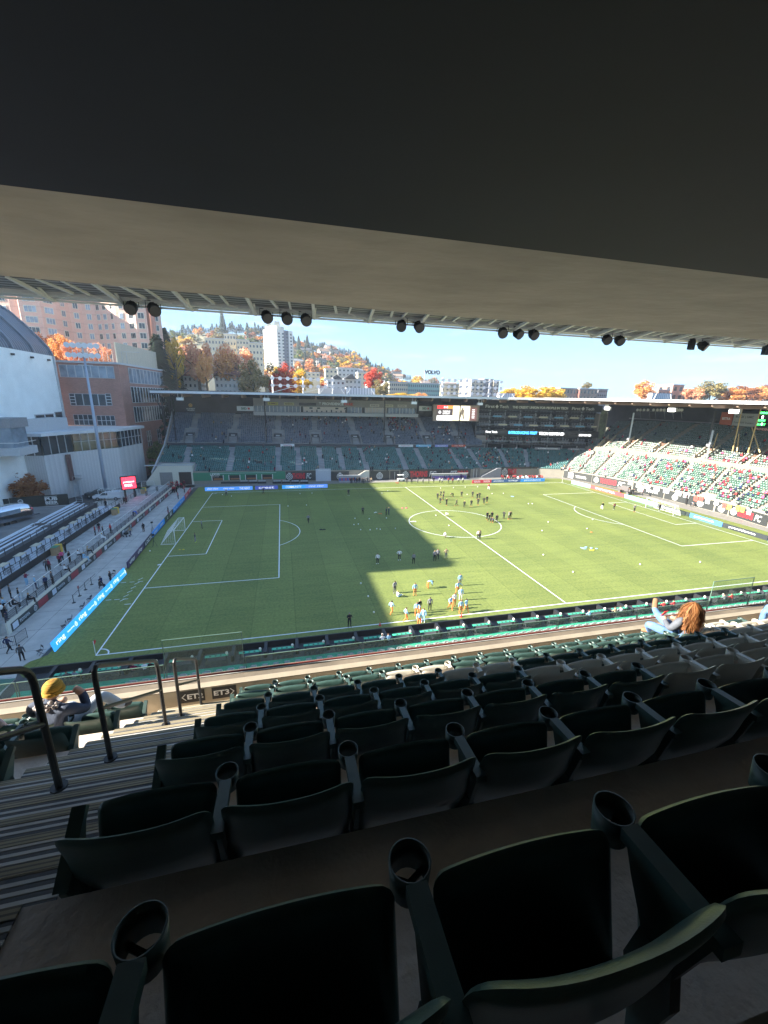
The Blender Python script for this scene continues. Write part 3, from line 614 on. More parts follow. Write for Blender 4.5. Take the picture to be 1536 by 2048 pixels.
# ------------------------------------------------------------------ ground, turf, markings
m = MB(); m.quad((-1500,-300,-0.06),(2500,-300,-0.06),(2500,3000,-0.06),(-1500,3000,-0.06)); struct('ground', m, mat('asphalt', (0.07,0.07,0.072), 0.9, noise=0.2, nscale=0.3))
PW, PL = 68.84, 101.47
def turf_mat():
    m = bpy.data.materials.new('artificial_turf'); m.use_nodes = True; t = m.node_tree; b = t.nodes['Principled BSDF']; b.inputs['Roughness'].default_value = 0.75; b.inputs['Specular IOR Level'].default_value = 0.25
    co = t.nodes.new('ShaderNodeTexCoord')
    def noise(sc, st=None, det=4, rough=.6):
        v = co.outputs['Object']
        if st: mm = t.nodes.new('ShaderNodeMapping'); mm.inputs['Scale'].default_value = st; t.links.new(v, mm.inputs['Vector']); v = mm.outputs['Vector']
        n = t.nodes.new('ShaderNodeTexNoise'); n.inputs['Scale'].default_value = sc; n.inputs['Detail'].default_value = det; n.inputs['Roughness'].default_value = rough; t.links.new(v, n.inputs['Vector']); return n.outputs['Fac']
    fine = noise(3.4, None, 5, .8); grain = noise(1.0, (0.12,1.2,1), 4); big = noise(0.09, None, 3)
    # seams: the carpet is laid in 4.6 m rolls across the pitch
    sp = t.nodes.new('ShaderNodeSeparateXYZ'); t.links.new(co.outputs['Object'], sp.inputs[0])
    a = t.nodes.new('ShaderNodeMath'); a.operation = 'MULTIPLY'; a.inputs[1].default_value = 1/4.57; t.links.new(sp.outputs['X'], a.inputs[0])
    f = t.nodes.new('ShaderNodeMath'); f.operation = 'FRACT'; t.links.new(a.outputs[0], f.inputs[0])
    r = t.nodes.new('ShaderNodeValToRGB'); e = r.color_ramp.elements; e[0].position = 0.0; e[0].color = (.72,.74,.72,1); e[1].position = 0.035; e[1].color = (1,1,1,1); t.links.new(f.outputs[0], r.inputs['Fac'])
    ad = t.nodes.new('ShaderNodeMath'); ad.operation = 'MULTIPLY_ADD'; ad.inputs[1].default_value = 0.9; t.links.new(fine, ad.inputs[0])
    a3 = t.nodes.new('ShaderNodeMath'); a3.operation = 'MULTIPLY_ADD'; a3.inputs[1].default_value = 0.3; t.links.new(grain, a3.inputs[0])
    a4 = t.nodes.new('ShaderNodeMath'); a4.operation = 'MULTIPLY'; a4.inputs[1].default_value = 0.3; t.links.new(big, a4.inputs[0]); t.links.new(a4.outputs[0], a3.inputs[2]); t.links.new(a3.outputs[0], ad.inputs[2])
    c = t.nodes.new('ShaderNodeValToRGB'); e = c.color_ramp.elements; e[0].position = 0.56; e[0].color = (0.088,0.124,0.034,1); e[1].position = 0.96; e[1].color = (0.225,0.255,0.066,1); t.links.new(ad.outputs[0], c.inputs['Fac'])
    mm = t.nodes.new('ShaderNodeMix'); mm.data_type = 'RGBA'; mm.blend_type = 'MULTIPLY'; mm.inputs['Factor'].default_value = 1; t.links.new(c.outputs['Color'], mm.inputs['A']); t.links.new(r.outputs['Color'], mm.inputs['B']); h2 = t.nodes.new('ShaderNodeMath'); h2.operation = 'MULTIPLY'; h2.inputs[1].default_value = 0.5; t.links.new(a.outputs[0], h2.inputs[0]); f2_ = t.nodes.new('ShaderNodeMath'); f2_.operation = 'FRACT'; t.links.new(h2.outputs[0], f2_.inputs[0])
    r2 = t.nodes.new('ShaderNodeValToRGB'); r2.color_ramp.interpolation = 'CONSTANT'; r2.color_ramp.elements[0].color = (.95,.955,.95,1); r2.color_ramp.elements[1].position = .5; r2.color_ramp.elements[1].color = (1.03,1.03,1.03,1); t.links.new(f2_.outputs[0], r2.inputs['Fac'])
    m5 = t.nodes.new('ShaderNodeMix'); m5.data_type = 'RGBA'; m5.blend_type = 'MULTIPLY'; m5.inputs['Factor'].default_value = 1; t.links.new(mm.outputs['Result'], m5.inputs['A']); t.links.new(r2.outputs['Color'], m5.inputs['B']); t.links.new(m5.outputs['Result'], b.inputs['Base Color'])
    bp = t.nodes.new('ShaderNodeBump'); bp.inputs['Strength'].default_value = 0.5; bp.inputs['Distance'].default_value = 0.08; t.links.new(fine, bp.inputs['Height']); t.links.new(bp.outputs['Normal'], b.inputs['Normal'])
    return m
M['turf'] = turf_mat()
m = MB(); m.prism([(-4.3,-1.75),(108,-1.75),(110.5,20),(110,60),(105,75),(98,76.5),(30,76.5),(-4.6,76.5)], -0.05, 0.0)
m.prism([(-4.3,-1.75),(-4.3,1.0),(-5.3,0.2),(-5.6,-0.7),(-5.2,-1.6),(-4.6,-2.2)], -0.05, -0.003); struct('turf', m, M['turf'])
m = MB(); W = 0.13; z = 0.006
def ln(x0,y0,x1,y1,w_=W):
    d = Vector((x1-x0,y1-y0,0)).normalized(); n = Vector((-d.y,d.x,0))*w_/2; a = Vector((x0,y0,z)); b = Vector((x1,y1,z)); m.add([a-n,b-n,b+n,a+n], [(0,1,2,3)])
def arc(cx,cy,r,a0,a1,n=40):
    vs = []
    for k in range(n+1):
        t = R(a0+(a1-a0)*k/n); vs += [(cx+math.cos(t)*(r-W/2),cy+math.sin(t)*(r-W/2),z),(cx+math.cos(t)*(r+W/2),cy+math.sin(t)*(r+W/2),z)]
    m.add(vs, [(2*k,2*k+1,2*k+3,2*k+2) for k in range(n)])
ln(0,0,PL,0); ln(0,PW,PL,PW); z = 0.0075; ln(0,0,0,PW); ln(PL,0,PL,PW); ln(PL/2,0,PL/2,PW); arc(PL/2,PW/2,9.15,0,360,72)
for sgn, x0 in ((1,0),(-1,PL)):
    z = 0.009
    for d, hw in ((16.5,20.16),(5.5,9.16)):
        ln(x0+sgn*d,PW/2-hw,x0+sgn*d,PW/2+hw); z = 0.0105; ln(x0,PW/2-hw,x0+sgn*d,PW/2-hw); ln(x0,PW/2+hw,x0+sgn*d,PW/2+hw); z = 0.009
    z = 0.012
    b0 = 53.05; c0 = 0 if sgn > 0 else 180; arc(x0+sgn*11,PW/2,9.15,c0-b0,c0+b0,24)
    for y0, q in ((0, 0 if sgn > 0 else 90), (PW, 270 if sgn > 0 else 180)): arc(x0,y0,1.0,q,q+90,12)
    ln(x0-sgn*0.9, 9.15+1, x0-sgn*0.2, 9.15+1, .1)
z = 0.007
for k in range(6): p = gz(245+k*7.2, 1200-k*8.4); ln(p.x-.2,p.y-.3,p.x+.2,p.y+.3,.08)
for k in range(3): p = gz(217+k*17, 1200-k*1.0); ln(p.x-.3,p.y,p.x+.3,p.y,.08); p = gz(247+k*17,1165-k*1.0); ln(p.x-.3,p.y,p.x+.3,p.y,.08)
struct('pitch_markings', m, mat('line_paint', (0.72,0.74,0.78), 0.7, noise=0.08, nscale=2))
m = MB(); z = 0.004; ln(24,PW+5.5,24,PW+1,.1); ln(30,PW+5,38,PW+.6,.1); ln(20,PW+.5,100,PW+.5,.09); ln(84,PW-14,101,PW-14,.1); struct('pitch_markings', m, mat('yellow_line', (0.55,0.55,0.10), 0.7))

def goal(x, sgn, label, yc=PW/2):
    t = thing('football_goal', label, 'goal', (x, yc, 0), group='football goals')
    h, wd, dp = 2.44, 7.32, 2.2; r = 0.06; s = -sgn
    for y in (-wd/2, wd/2):
        b = MB(); b.cyl((0,y,0),(0,y,h+r),r,n=10); b.build('post', M['white'], t, smooth=True)
        b = MB(); b.tube([(0,y,0.04),(s*dp,y,0.04)],.04,6); b.build('ground_bar', M['white'], t); b = MB(); b.tube([(0,y,h),(s*0.9,y,h)],.03,6); b.tube([(s*.9,y,h),(s*dp,y,0.04)],.02,5); b.build('stanchion', M['white'], t)
    b = MB(); b.cyl((0,-wd/2,h),(0,wd/2,h),r,n=10); b.build('crossbar', M['white'], t, smooth=True)
    b = MB(); b.tube([(s*dp,-wd/2,0.04),(s*dp,wd/2,0.04)],.035,6); b.build('rear_bar', M['white'], t)
    b = MB(); q = .012; n = 30
    for k in range(n+1):
        y = -wd/2+wd*k/n; b.beam((0,y,h),(s*.9,y,h),q,q); b.beam((s*.9,y,h),(s*dp,y,0.05),q,q)
    for k in range(10):
        f = k/10; b.beam((s*(.9+(dp-.9)*f),-wd/2,h*(1-f)),(s*(.9+(dp-.9)*f),wd/2,h*(1-f)),q,q)
        for y in (-wd/2, wd/2): b.beam((0,y,h*(1-f)),(s*(.9+(dp-.9)*f),y,h*(1-f)),q,q)
    for y in (-wd/2, wd/2):
        for k in range(1,7): f = k/7; b.beam((s*dp*f,y,0.05),(s*dp*f,y,h*min(1,(1-f)*dp/(dp-.9))),q,q)
    b.build('net', mat('net_cord', (0.75,0.76,0.76), 0.8), t); return t
goal(-0.06, 1, 'near end white goal in the shaded half of the pitch'); goal(PL+0.06, -1, 'far white goal in the sunlit half of the pitch')
for i, (x, y, lab) in enumerate(((0,0,'corner flag at the near shaded corner of the pitch'),(PL,PW,'corner flag at the sunlit far corner by the right stand'))):
    t = thing('corner_flag', lab, 'corner flag', (x,y,0), group='corner flags'); b = MB(); b.cyl((0,0,0),(0,0,1.5),.028,n=8); b.build('pole', M['white'], t); b = MB(); b.add([(0,0,1.5),(0,0,1.1),(.02,.38,1.18),(.02,.38,1.44)],[(0,1,2,3)]); b.add([(0.015,0,1.5),(0.015,0,1.1),(.035,.38,1.18),(.035,.38,1.44)],[(3,2,1,0)]); b.build('flag', M['red'], t)

# balls, cones, loose kit on the turf
bm_ = MB(); bm_.ico((0,0,.115), .115, 2); ball_me = bm_.mesh('ball', mat('ball_white', (0.75,0.75,0.72), 0.4), True)
def Z1(x, y): return (700+x/3.84, 940+y/3.84)
balls = [Z1(*p) for p in ((83,875),(140,975),(183,1098),(64,419),(30,423),(82,462),(155,463),(205,455),(232,459),(280,372),(349,453),(148,378),(38,375),(290,162),(245,180),(696,142),(795,138),(885,134),(900,190),(1092,184),(1178,182),(660,352),(760,430),(1475,470),(1485,655),(1522,403),(980,132),(1370,262),(1400,262))]
balls += [(445,990),(463,993),(600,988),(624,987),(1185,1040),(1400,1125),(1146,1145),(1280,1130),(300,1103),(1174,1058),(576,1013),(613,1011)]
for p in balls: tag(link('football', ball_me, None, gz(*p, 0.0)), 'white football lying loose on the turf', 'ball', 'loose footballs on the pitch')
cn = MB(); cn.cyl((0,0,.0),(0,0,.03),.16,.16,12); cn.cyl((0,0,.03),(0,0,.42),.12,.02,12)
for p, lab in ((Z1(230,1195),'red cone on the touchline at the edge of the shadow'),(Z1(545,1165),'red cone behind a light blue player on the touchline'),(Z1(853,1128),'red cone on the sunlit touchline'),):
    tag(cn.build('marker_cone', M['red'], loc=gz(*p)), lab, 'cone', 'red cones along the touchline')
def puddle(p, col, lab, n=4, nm='bib_pile', s=.3, cat='bibs'):
    b = MB(); rn = random.Random(int(p[0]))
    for i in range(n): b.ico((rn.uniform(-s*2,s*2), rn.uniform(-s,s), .05), rn.uniform(.12,.25), 1, (1.3,1,.35))
    tag(b.build(nm, cloth(C_[col]), loc=gz(*p)), lab, cat)
puddle(Z1(237,338),'orange','orange bibs dropped near the edge of the shadow'); puddle(Z1(195,327),'wht','white kit dropped beside the orange bibs'); puddle(Z1(485,397),'wht','white ball bag on the left rim of the centre circle',6)
puddle(Z1(420,292),'pnk','pale pink kit lying in sun above the centre circle'); puddle((1178,1097),'lb','light blue poles and bibs in the sunlit half',9,s=.7); puddle((1184,1100),'yel','yellow bibs beside the light blue kit'); puddle(Z1(1245,205),'lb','blue and yellow bibs in the far sunlit half')
puddle((645,1059),'dk','black bag lying in the shaded half near the penalty arc',5); puddle((1186,1065),'orange','small orange marker right of the centre circle',1); puddle((320,1130),'wht','white cloth beside the near goal',2)
puddle((366,1100),'yel','yellow bib lying near the goalmouth',2)

# players and staff on the pitch
BL = ('skin','lb','orange','orange','brn'); BL2 = ('skin','lb','wht','orange','bln'); BD = ('skin2','lb','orange','orange','blk')
DK = ('skin','dk','dk','orange','brn'); DR = ('skin','dk','dk','orange','bln'); ST = ('skin','gry','dk','dk','brn'); SW = ('skin','wht','dk','wht','blk')
A1 = 'warming up players near the touchline'; A2 = 'players in the far warm up circle'; A3 = 'staff standing in the middle of the pitch'
PEO = [
 (Z1(318,1108),'walk',-60,BD,'player in light blue top walking, leftmost in the sunlit near group',A1),(Z1(428,1163),'walk',-90,BL,'player in light blue top striding beside the touchline, second from left',A1),
 (Z1(497,962),'stand',180,BL,'player in light blue top standing alone behind the seated one',A1),(Z1(510,1118),'stretch',170,BL,'light blue player stretching in front of the dark clothed one',A1),
 (Z1(532,1098),'stand',200,('skin','dk','orange','orange','bln'),'dark topped player half hidden behind a light blue one',A1),(Z1(528,1198),'walk',160,BL,'nearest light blue player stepping over the touchline',A1),
 (Z1(562,1168),'stand',150,('skin','lb','lb','wht','brn'),'light blue player with pale leggings on the touchline',A1),(Z1(612,1078),'stand',180,('skin2','gry','dk','dk','blk'),'coach in long dark coat and pale bib in the near group',A1),
 (Z1(768,1072),'walk',190,BL,'light blue player at the front left of the right cluster',A1),(Z1(798,1045),'stand',185,('skin','wht','orange','orange','brn'),'player in white bib within the right cluster',A1),
 (Z1(848,1100),'stand',180,BL,'light blue player by the cone, front of the right cluster',A1),(Z1(888,1090),'walk',200,BD,'dark haired light blue player, rightmost of the right cluster',A1),
 (Z1(824,950),'arms',180,BL,'light blue player with arm out in the right cluster',A1),(Z1(848,1000),'stand',170,BL2,'blond light blue player in the middle of the right cluster',A1),
 (Z1(842,888),'stand',180,('skin','lb','gry','dk','brn'),'light blue topped player in grey trousers, farthest of the near group',A1),(Z1(597,908),'bend',-90,BL,'light blue player bending forward with hands on the turf',A1),
 (Z1(362,976),'floor',-60,('skin','wht','lb','wht','bln'),'player in pale kit sitting on the turf',A1),(Z1(343,945),'stand',200,('skin2','gry','dgr','gry','blk'),'staff member in grey standing over the seated player',A1),
 (Z1(212,722),'stretch',150,SW,'staff member in white shirt mid stride in the shade',A3),(Z1(378,692),'hips',180,SW,'staff member in white shirt, black trousers and white shoes',A3),
 (Z1(487,720),'stand',180,ST,'staff member in grey, third from left in the shaded line',A3),(Z1(648,697),'stand',190,('skin','gry','dk','dk','bln'),'staff member in grey at the shadow edge, left of a pair',A3),
 (Z1(672,686),'stand',170,ST,'staff member in grey at the shadow edge, right of a pair',A3),(Z1(736,682),'hips',180,('skin','tan','gry','dk','brn'),'staff member in tan just inside the sunlight',A3),
 (Z1(98,341),'stand',180,('skin','dgr','dk','dk','brn'),'person in dark kit alone in the shade level with the bibs',A3),(Z1(278,348),'stand',90,('skin','navy','dk','dk','brn'),'left one of two people talking at the shadow edge',A3),
 (Z1(297,346),'stand',-90,('skin','navy','navy','dk','bln'),'right one of two people talking at the shadow edge',A3),(Z1(738,355),'crouch',180,('skin','wht','tan','dk','brn'),'person crouching on the halfway line inside the circle',A3),
 (Z1(740,518),'crouch',90,('skin','wht','tan','dk','bln'),'person crouching on the near rim of the centre circle',A3),(Z1(983,530),'stand',180,('skin','wht','dk','dk','blk'),'left one of two people where circle and halfway line meet',A3),
 (Z1(995,530),'stand',200,('skin','tan','dk','dk','brn'),'right one of two people where circle and halfway line meet',A3),
]
far = [(672,225,'stand'),(697,206,'walk'),(719,206,'stand'),(692,262,'walk'),(714,232,'stand'),(740,272,'stand'),(790,207,'bend'),(856,210,'stand'),(818,277,'walk'),(877,290,'stand'),(940,210,'stand'),(930,282,'walk'),(975,226,'stand'),(993,222,'walk'),(982,270,'stand'),(1027,262,'walk'),(1050,250,'stand')]
fl = ['leftmost dark kit player of the far circle','second dark kit player from the left in the far circle, rear','third dark kit player in the rear of the far circle','near left striding player of the far circle','player between the left pair of the far circle','near player of the far circle left of the crouched one','bending player at the back of the far circle','tall player at the back middle of the far circle','striding player at the front left of the far circle','nearest player of the far circle','player at the back right of the far circle','front player right of the nearest in the far circle','left one of a pair at the back right of the far circle','right one of a pair at the back right of the far circle','player at the right front of the far circle','striding player second from right in the far circle','rightmost player of the far circle']
for (x,y,p), l in zip(far, fl): PEO.append((Z1(x,y), p, random.uniform(0,360), DK if len(l) % 2 else DR, l, A2))
g2 = [(1052,380,'stand'),(1068,398,'walk'),(1088,378,'stand'),(1086,400,'crouch'),(1105,402,'crouch'),(1125,402,'stand'),(1180,375,'hips'),(1217,378,'stand'),(1230,376,'stand')]
gl = ['leftmost player of the huddle right of the circle','striding player at the front left of the huddle','player standing at the back of the huddle','crouching player at the front of the huddle','second crouching player at the front of the huddle','rightmost standing player of the huddle','player with hands on hips right of the huddle','left one of the pair right of the huddle','right one of the pair right of the huddle']
for (x,y,p), l in zip(g2, gl): PEO.append((Z1(x,y), p, random.uniform(0,360), DK if len(l) % 2 else ('skin','gry','dk','orange','bln'), l, 'players right of the centre circle'))
PEO += [(Z1(1063,152),'walk',180,('skin','red','wht','dk','bln'),'player in red near the far touchline',None),((391,1085),'stand',-90,('skin','dgr','gry','ylg','blk'),'goalkeeper in grey with yellow boots inside the goal area',None),
 ((404,1057),'stand',-80,('skin','gry','dgr','dk','bln'),'second goalkeeper behind the first near the shaded goal',None),((617,1046),'walk',160,ST,'person in dark kit near the shaded penalty arc',None),((697,991),'stand',180,('skin','dk','dk','wht','brn'),'person in dark kit alone in the far shaded half',None),
 ((699,1254),'phone',180,('skin','dk','dk','dk','gry'),'person in black suit on the near touchline in the shade',None),((453,992),'stand',180,ST,'person in grey near the far left corner of the pitch',None),((527,988),'walk',120,('skin','dk','dk','red','blk'),'person beside red kit on the far touchline in the shade',None),
 ((1204,1019),'stretch',0,('skin','dk','wht','wht','bln'),'leftmost player near the far sunlit goal',None),((1228,1020),'stretch',20,('skin','mar','dk','wht','brn'),'second player from left near the far sunlit goal',None),((1268,1024),'hips',180,('skin','gry','dk','orange','bln'),'player in grey facing the far sunlit goal',None),((1318,1022),'stand',180,('skin','dk','dk','wht','brn'),'goalkeeper in dark kit inside the far sunlit goal',None)]
for p, po, fc, pal, lab, grp in PEO: person(po, gz(*p), fc, pal, lab, grp)

# ------------------------------------------------------------------ pitchside boards
def face_sign(p0, p1, h, col, label, fn=None, mcol=(0.8,0.8,0.8), name='advertising_board', group='advertising boards around the pitch', z0=0.02, tilt=0.0, emit=0.0, cat='advertising board', thick=0.12):
    p0 = Vector((*p0[:2], z0)); p1 = Vector((*p1[:2], z0)); d = p1-p0
    n = d.normalized().cross(Vector((0,0,1))); up = (Vector((0,0,1))-n*tilt).normalized()
    s = Sign(name, label, cat, p0, d, d.length, h, col, group, thick, up=up, emit=emit)
    if fn: s.marks(lambda m: fn(m, d.length, h), mcol, emit=emit)
    return s
def ringfn(m, w_, h, n=4):
    for k in range(n):
        x = w_*(k+0.12)/n; letter(m, 'ring', x, h*.2, w_*.085, h*.62, .012, .01); letter(m, 'Home of away', x+w_*.115, h*.36, w_*.075, h*.26, .012, .02); crest(m, x+w_*.21, h*.45, h*.24, .012)
E3 = 0.5
face_sign((-3.85,1.4),(-3.55,19.3),0.98,(0.03,0.30,0.80),'long bright blue board beside the near corner', ringfn,(0.85,0.85,0.85), tilt=0.22, emit=0.25)
def cityfn(m, w_, h):
    letter(m, 'city', w_*.1, h*.15, w_*.3, h*.7, .02, .03); letter(m, 'city', w_*.58, h*.15, w_*.3, h*.7, .02, .03)
face_sign((-4.0,21.3),(-4.3,29.6),0.92,(0.05,0.03,0.10),'dark purple board between the blue board and the white lettered black board', cityfn)
face_sign((-4.3,29.75),(-4.5,34.6),0.92,(0.02,0.025,0.05),'black board with white lettering beside the near goal', lambda m,w_,h: (letter(m,'DELTA',w_*.28,h*.2,w_*.62,h*.6,.02,.03), m.add([(w_*.08,h*.2,.02),(w_*.22,h*.2,.02),(w_*.15,h*.82,.02)],[(0,1,2)])))
face_sign((-4.5,34.75),(-4.7,43.4),0.92,(0.03,0.30,0.78),'light blue board behind the near goal', lambda m,w_,h: (letter(m,'AWAY',w_*.1,h*.2,w_*.3,h*.6,.02,.02), letter(m,'ring',w_*.6,h*.15,w_*.25,h*.7,.02,.02)))
face_sign((-4.7,43.55),(-4.85,50.5),0.92,(0.03,0.05,0.03),'black board behind the net of the near goal', lambda m,w_,h: (crest(m,w_*.3,h*.45,h*.3), letter(m,'BE',w_*.6,h*.15,w_*.2,h*.7,.02,.03)))
face_sign((-4.85,50.65),(-5.1,62.5),0.92,(0.05,0.32,0.75),'blue board left of the pitch past the goal', lambda m,w_,h: ringfn(m,w_,h,2))
face_sign((-5.1,62.65),(-5.6,72.3),0.92,(0.6,0.03,0.05),'red board at the far left corner of the pitch', lambda m,w_,h: (letter(m,'TOYOTA',w_*.1,h*.2,w_*.3,h*.6,.02,.03), letter(m,'TOYOTA',w_*.6,h*.2,w_*.3,h*.6,.02,.03)))
yb = 71.2
def fboard(px0, px1, col, lab, s, mc=(0.8,0.8,0.8), y=yb):
    a = gy(px0, 972, y); b = gy(px1, 972, y)
    def fn(m, w_, h):
        n = max(1, len(s))
        for k, q in enumerate(s): letter(m, q, w_*(k+.15)/n, h*.2, w_*.68/n, h*.6, .02, .02)
    face_sign((a.x,y),(b.x,y),0.98,col,lab,fn if s else None,mc,emit=0.12)
fboard(409,505,(0.08,0.30,0.80),'blue board at the left end of the far touchline',['ring ring','ring ring','THE NEXT']); fboard(510,556,(0.05,0.08,0.35),'navy board between two light blue boards on the far touchline',['crest'])
fboard(564,611,(0.05,0.36,0.85),'bright blue board right of the navy one on the far touchline',['COMMUNITY']); fboard(611,655,(0.12,0.30,0.85),'blue board at the right end of the shaded far touchline',['ring ring'])
fboard(944,982,(0.55,0.03,0.06),'red board on the sunlit far touchline',['TOYOTA','TOYOTA']); fboard(982,1040,(0.04,0.10,0.25),'navy board on the sunlit far touchline',['providence','city']); fboard(1040,1088,(0.04,0.30,0.75),'blue board at the right end of the far touchline',['providence'])
RB = [(103.4,67.0),(104.3,60),(104.9,48),(104.9,38),(104.6,29.5),(104.2,22.0),(103.9,13.5),(103.6,5),(103.4,-3)]
RBc = [((0.25,0.62,0.78),'pale blue board nearest the far right corner',''),((0.6,0.05,0.06),'red board right of the pale blue one','TOYOTA'),((0.20,0.60,0.80),'pale blue board left of the far goal',''),((0.02,0.03,0.03),'black BankAmericard board beside the far goal','Heineken'),
 ((0.05,0.20,0.62),'blue board behind the net of the far goal','providence health'),((0.02,0.025,0.03),'black board right of the far goal','providence'),((0.22,0.42,0.72),'long pale blue board at the right of the view','ring   ring'),((0.22,0.42,0.72),'pale blue board running out of view on the right','ring')]
RBc[3] = ((0.02,0.03,0.03),'black board with white wording beside the far goal','PointsBank')
for (a, b), (c, l, s) in zip(zip(RB[1:], RB[:-1]), RBc):
    a2 = (a[0]+(b[0]-a[0])*.02, a[1]+(b[1]-a[1])*.02)
    face_sign(b, a2, 0.92, c, l, (lambda m,w_,h,s=s: letter(m, s, w_*.15, h*.25, w_*.6, h*.5, .02, .02)) if s else None, emit=0.1)

# ------------------------------------------------------------------ pitchside suites below the parapet
m = MB(); m.box((-4.2,-1.92,0),(104,-1.78,0.62)); tag(m.build('suite_wall', M['black']), 'low black wall between the near touchline and the pitchside suites', 'wall')
m = MB(); m.box((-4.2,-4.15,-0.2),(104,-1.93,-.02)); struct('suite_floor', m, M['dark'])
m = MB(); m.box((-4.2,-5.4,-0.2),(104,-4.16,0.02)); struct('green_carpet', m, mat('green_carpet', (0.03,0.36,0.22), 0.85, noise=0.12, nscale=3))
m = MB(); m.box((-4.2,-5.52,-.1),(104,-5.41,0.25)); tag(m.build('kerb_wall', M['white']), 'white kerb behind the green carpet of the pitchside suites', 'kerb')
m = MB(); m.extx([(-5.53,0.2),(-5.53,-.2),(-16,-.2),(-16,5.5),(-14.5,5.0)], -4.2, 104); struct('lower_terrace', m, M['conc'])
m = MB()
for k in range(80):
    x = 5+k*0.95
    for j in range(3): m.box((x-.22,-5.9-j*.8,.55+j*.45),(x+.22,-5.85-j*.8,.95+j*.45)); m.box((x-.22,-5.85-j*.8,.55+j*.45),(x+.22,-5.45-j*.8,.60+j*.45))
tag(m.build('lower_tier_seats', M['lgrey']), kind='stuff')
tab_me = None; ch = MB(); ch.box((-.22,-.2,.43),(.22,.2,.46)); ch.box((-.22,-.22,.46),(.22,-.19,.72))
for sx in (-.2,.2):
    for sy in (-.18,.18): ch.beam((sx,sy,0),(sx,sy,.44),.03,.03)
chair_me = ch.mesh('chair', M['dark'])
x = -1.6; i = 0
while x < 96:
    if not (7.6 < x < 8.2):
        t = thing('suite_table', 'green topped counter table with dark chairs in the pitchside suites', 'table', (x,-3.55,0), group='green counter tables along the near touchline')
        b = MB(); b.box((0,-.16,.76),(2.0,.16,.80)); b.build('table_top', mat('table_green', (0.05,0.42,0.24), 0.4), t); b = MB(); b.box((.1,-.05,0),(.2,.05,.76)); b.box((1.8,-.05,0),(1.9,.05,.76)); b.build('leg', M['black'], t)
        b = MB(); 
        for q in (.4,.85,1.3): b.box((q,-.1,.80),(q+.14,.02,.84))
        b.build('menu_card', M['dark'], t)
        l = MB(); l.ico((0,0,.98), .13, 2, (1,1,1.15)); l.cyl((0,0,.80),(0,0,.88),.05,n=8); tag(l.build('table_lamp', mat('lamp_white', (0.75,0.68,0.55), 0.5), loc=(x+1.88,-3.55,0), smooth=True), 'small round white lamp on a green counter table', 'lamp', 'lamps on the green counter tables')
        for q in range(4):
            tag(link('chair', chair_me, None, (x+.3+q*.48,-3.98,0)), 'dark chair at a green counter table', 'chair', 'dark chairs at the green counter tables')
        b = MB(); b.box((x-.75,-3.6,0),(x-.45,-1.95,.60)); tag(b.build('suite_divider', M['black']), 'black divider between two green counter tables', 'divider', 'black dividers of the pitchside suites')
    x += 2.93; i += 1
LP = [((273,1324),'mar','person in maroon in the pitchside suites near the corner flag'),((293,1326),'wht','person in white in the pitchside suites near the corner flag'),((305,1322),'blk','dark haired person in the pitchside suites left of the tall glass'),
 ((762,1270),'wht','person in white top and red cap at a green counter'),((775,1270),'lb','person with pale hair beside the red cap at a green counter'),((138,1345),'dgr','person in dark clothes in the suite under the corner'),((152,1345),'gry','person in grey in the suite under the corner'),
 ((1233,1222),'tan','blond person by the suites below the woman',),((1245,1222),'wht','person in white bending at the suites'),((1329,1210),'red','person in red top at the suites, left one of two'),((1345,1205),'red','person in red top at the suites, right one of two'),((1450,1195),'gry','grey clothed person behind the tall right glass'),((1462,1192),'red','person in red behind the tall right glass'),((1178,1226),'lb','person in light blue at the suites')]
for (p, c, l) in LP:
    q = gz(*p, 0.9); person('sit', (q.x, -4.1, 0.46), random.uniform(-20,20), ('skin',c,'dk','dk','brn'), l, 'guests in the pitchside suites')

# ------------------------------------------------------------------ left concourse and platforms
m = MB(); m.prism([(-4.75,0.6),(-5.4,0.15),(-5.7,-.8),(-5.2,-2.2),(-5.2,-30),(-24,-30),(-24,79.5),(-5.9,79.5),(-4.9,50),(-4.35,21)], -0.06, 0.004)
M['paving'] = mat('paving', (0.43,0.41,0.38), 0.85, noise=0.16, nscale=.6, bump=.2); struct('concourse_paving', m, M['paving'])
m = MB()
for y in range(-2, 78, 4): m.box((-9.8,y,.0045),(-4.9 if y > 1 else -5.6,y+.03,.008))
m.box((-7.4,-2,.0045),(-7.37,78,.009)); struct('paving_joints', m, M['dark'])
def platform(x0, x1, y0, y1, z1, m_, nm='platform_floor'):
    b = MB(); b.box((x1,y0,-.05),(x0,y1,z1)); return struct(nm, b, m_)
M['deck'] = mat('platform_concrete', (0.34,0.34,0.33), 0.8, noise=0.3, nscale=.9)
M['alu'] = mat('aluminium', (0.50,0.55,0.62), 0.5, 0.2, noise=0.1)
platform(-9.85,-15.0,5.5,74,1.30,M['deck']); platform(-15.01,-17.85,5.5,50,2.20,M['alu']); platform(-17.86,-21.5,5.5,49,3.10,M['dark']); platform(-21.6,-75,4,52,2.0,mat('plaza_asphalt', (0.16,0.16,0.16), .9, noise=.25, nscale=.3), 'plaza')
b = MB(); b.box((-15.0,5.5,1.3),(-14.9,52,2.2)); tag(b.build('platform_wall', M['black']), 'black step wall behind the lowest standing platform', 'wall')
b = MB(); b.box((-17.86,5.5,2.2),(-17.76,49,3.10)); tag(b.build('platform_wall', M['black']), 'black step wall behind the white topped tables', 'wall')
aw = thing('concourse_wall', 'low cream wall with black banners along the left concourse', 'wall', (-9.84,5.5,0))
b = MB(); b.box((0,0,0),(.14,68.5,1.30)); b.build('wall', M['cream'], aw)
banners = ['T','r','k','T','r','k']; y = 6.0; i = 0
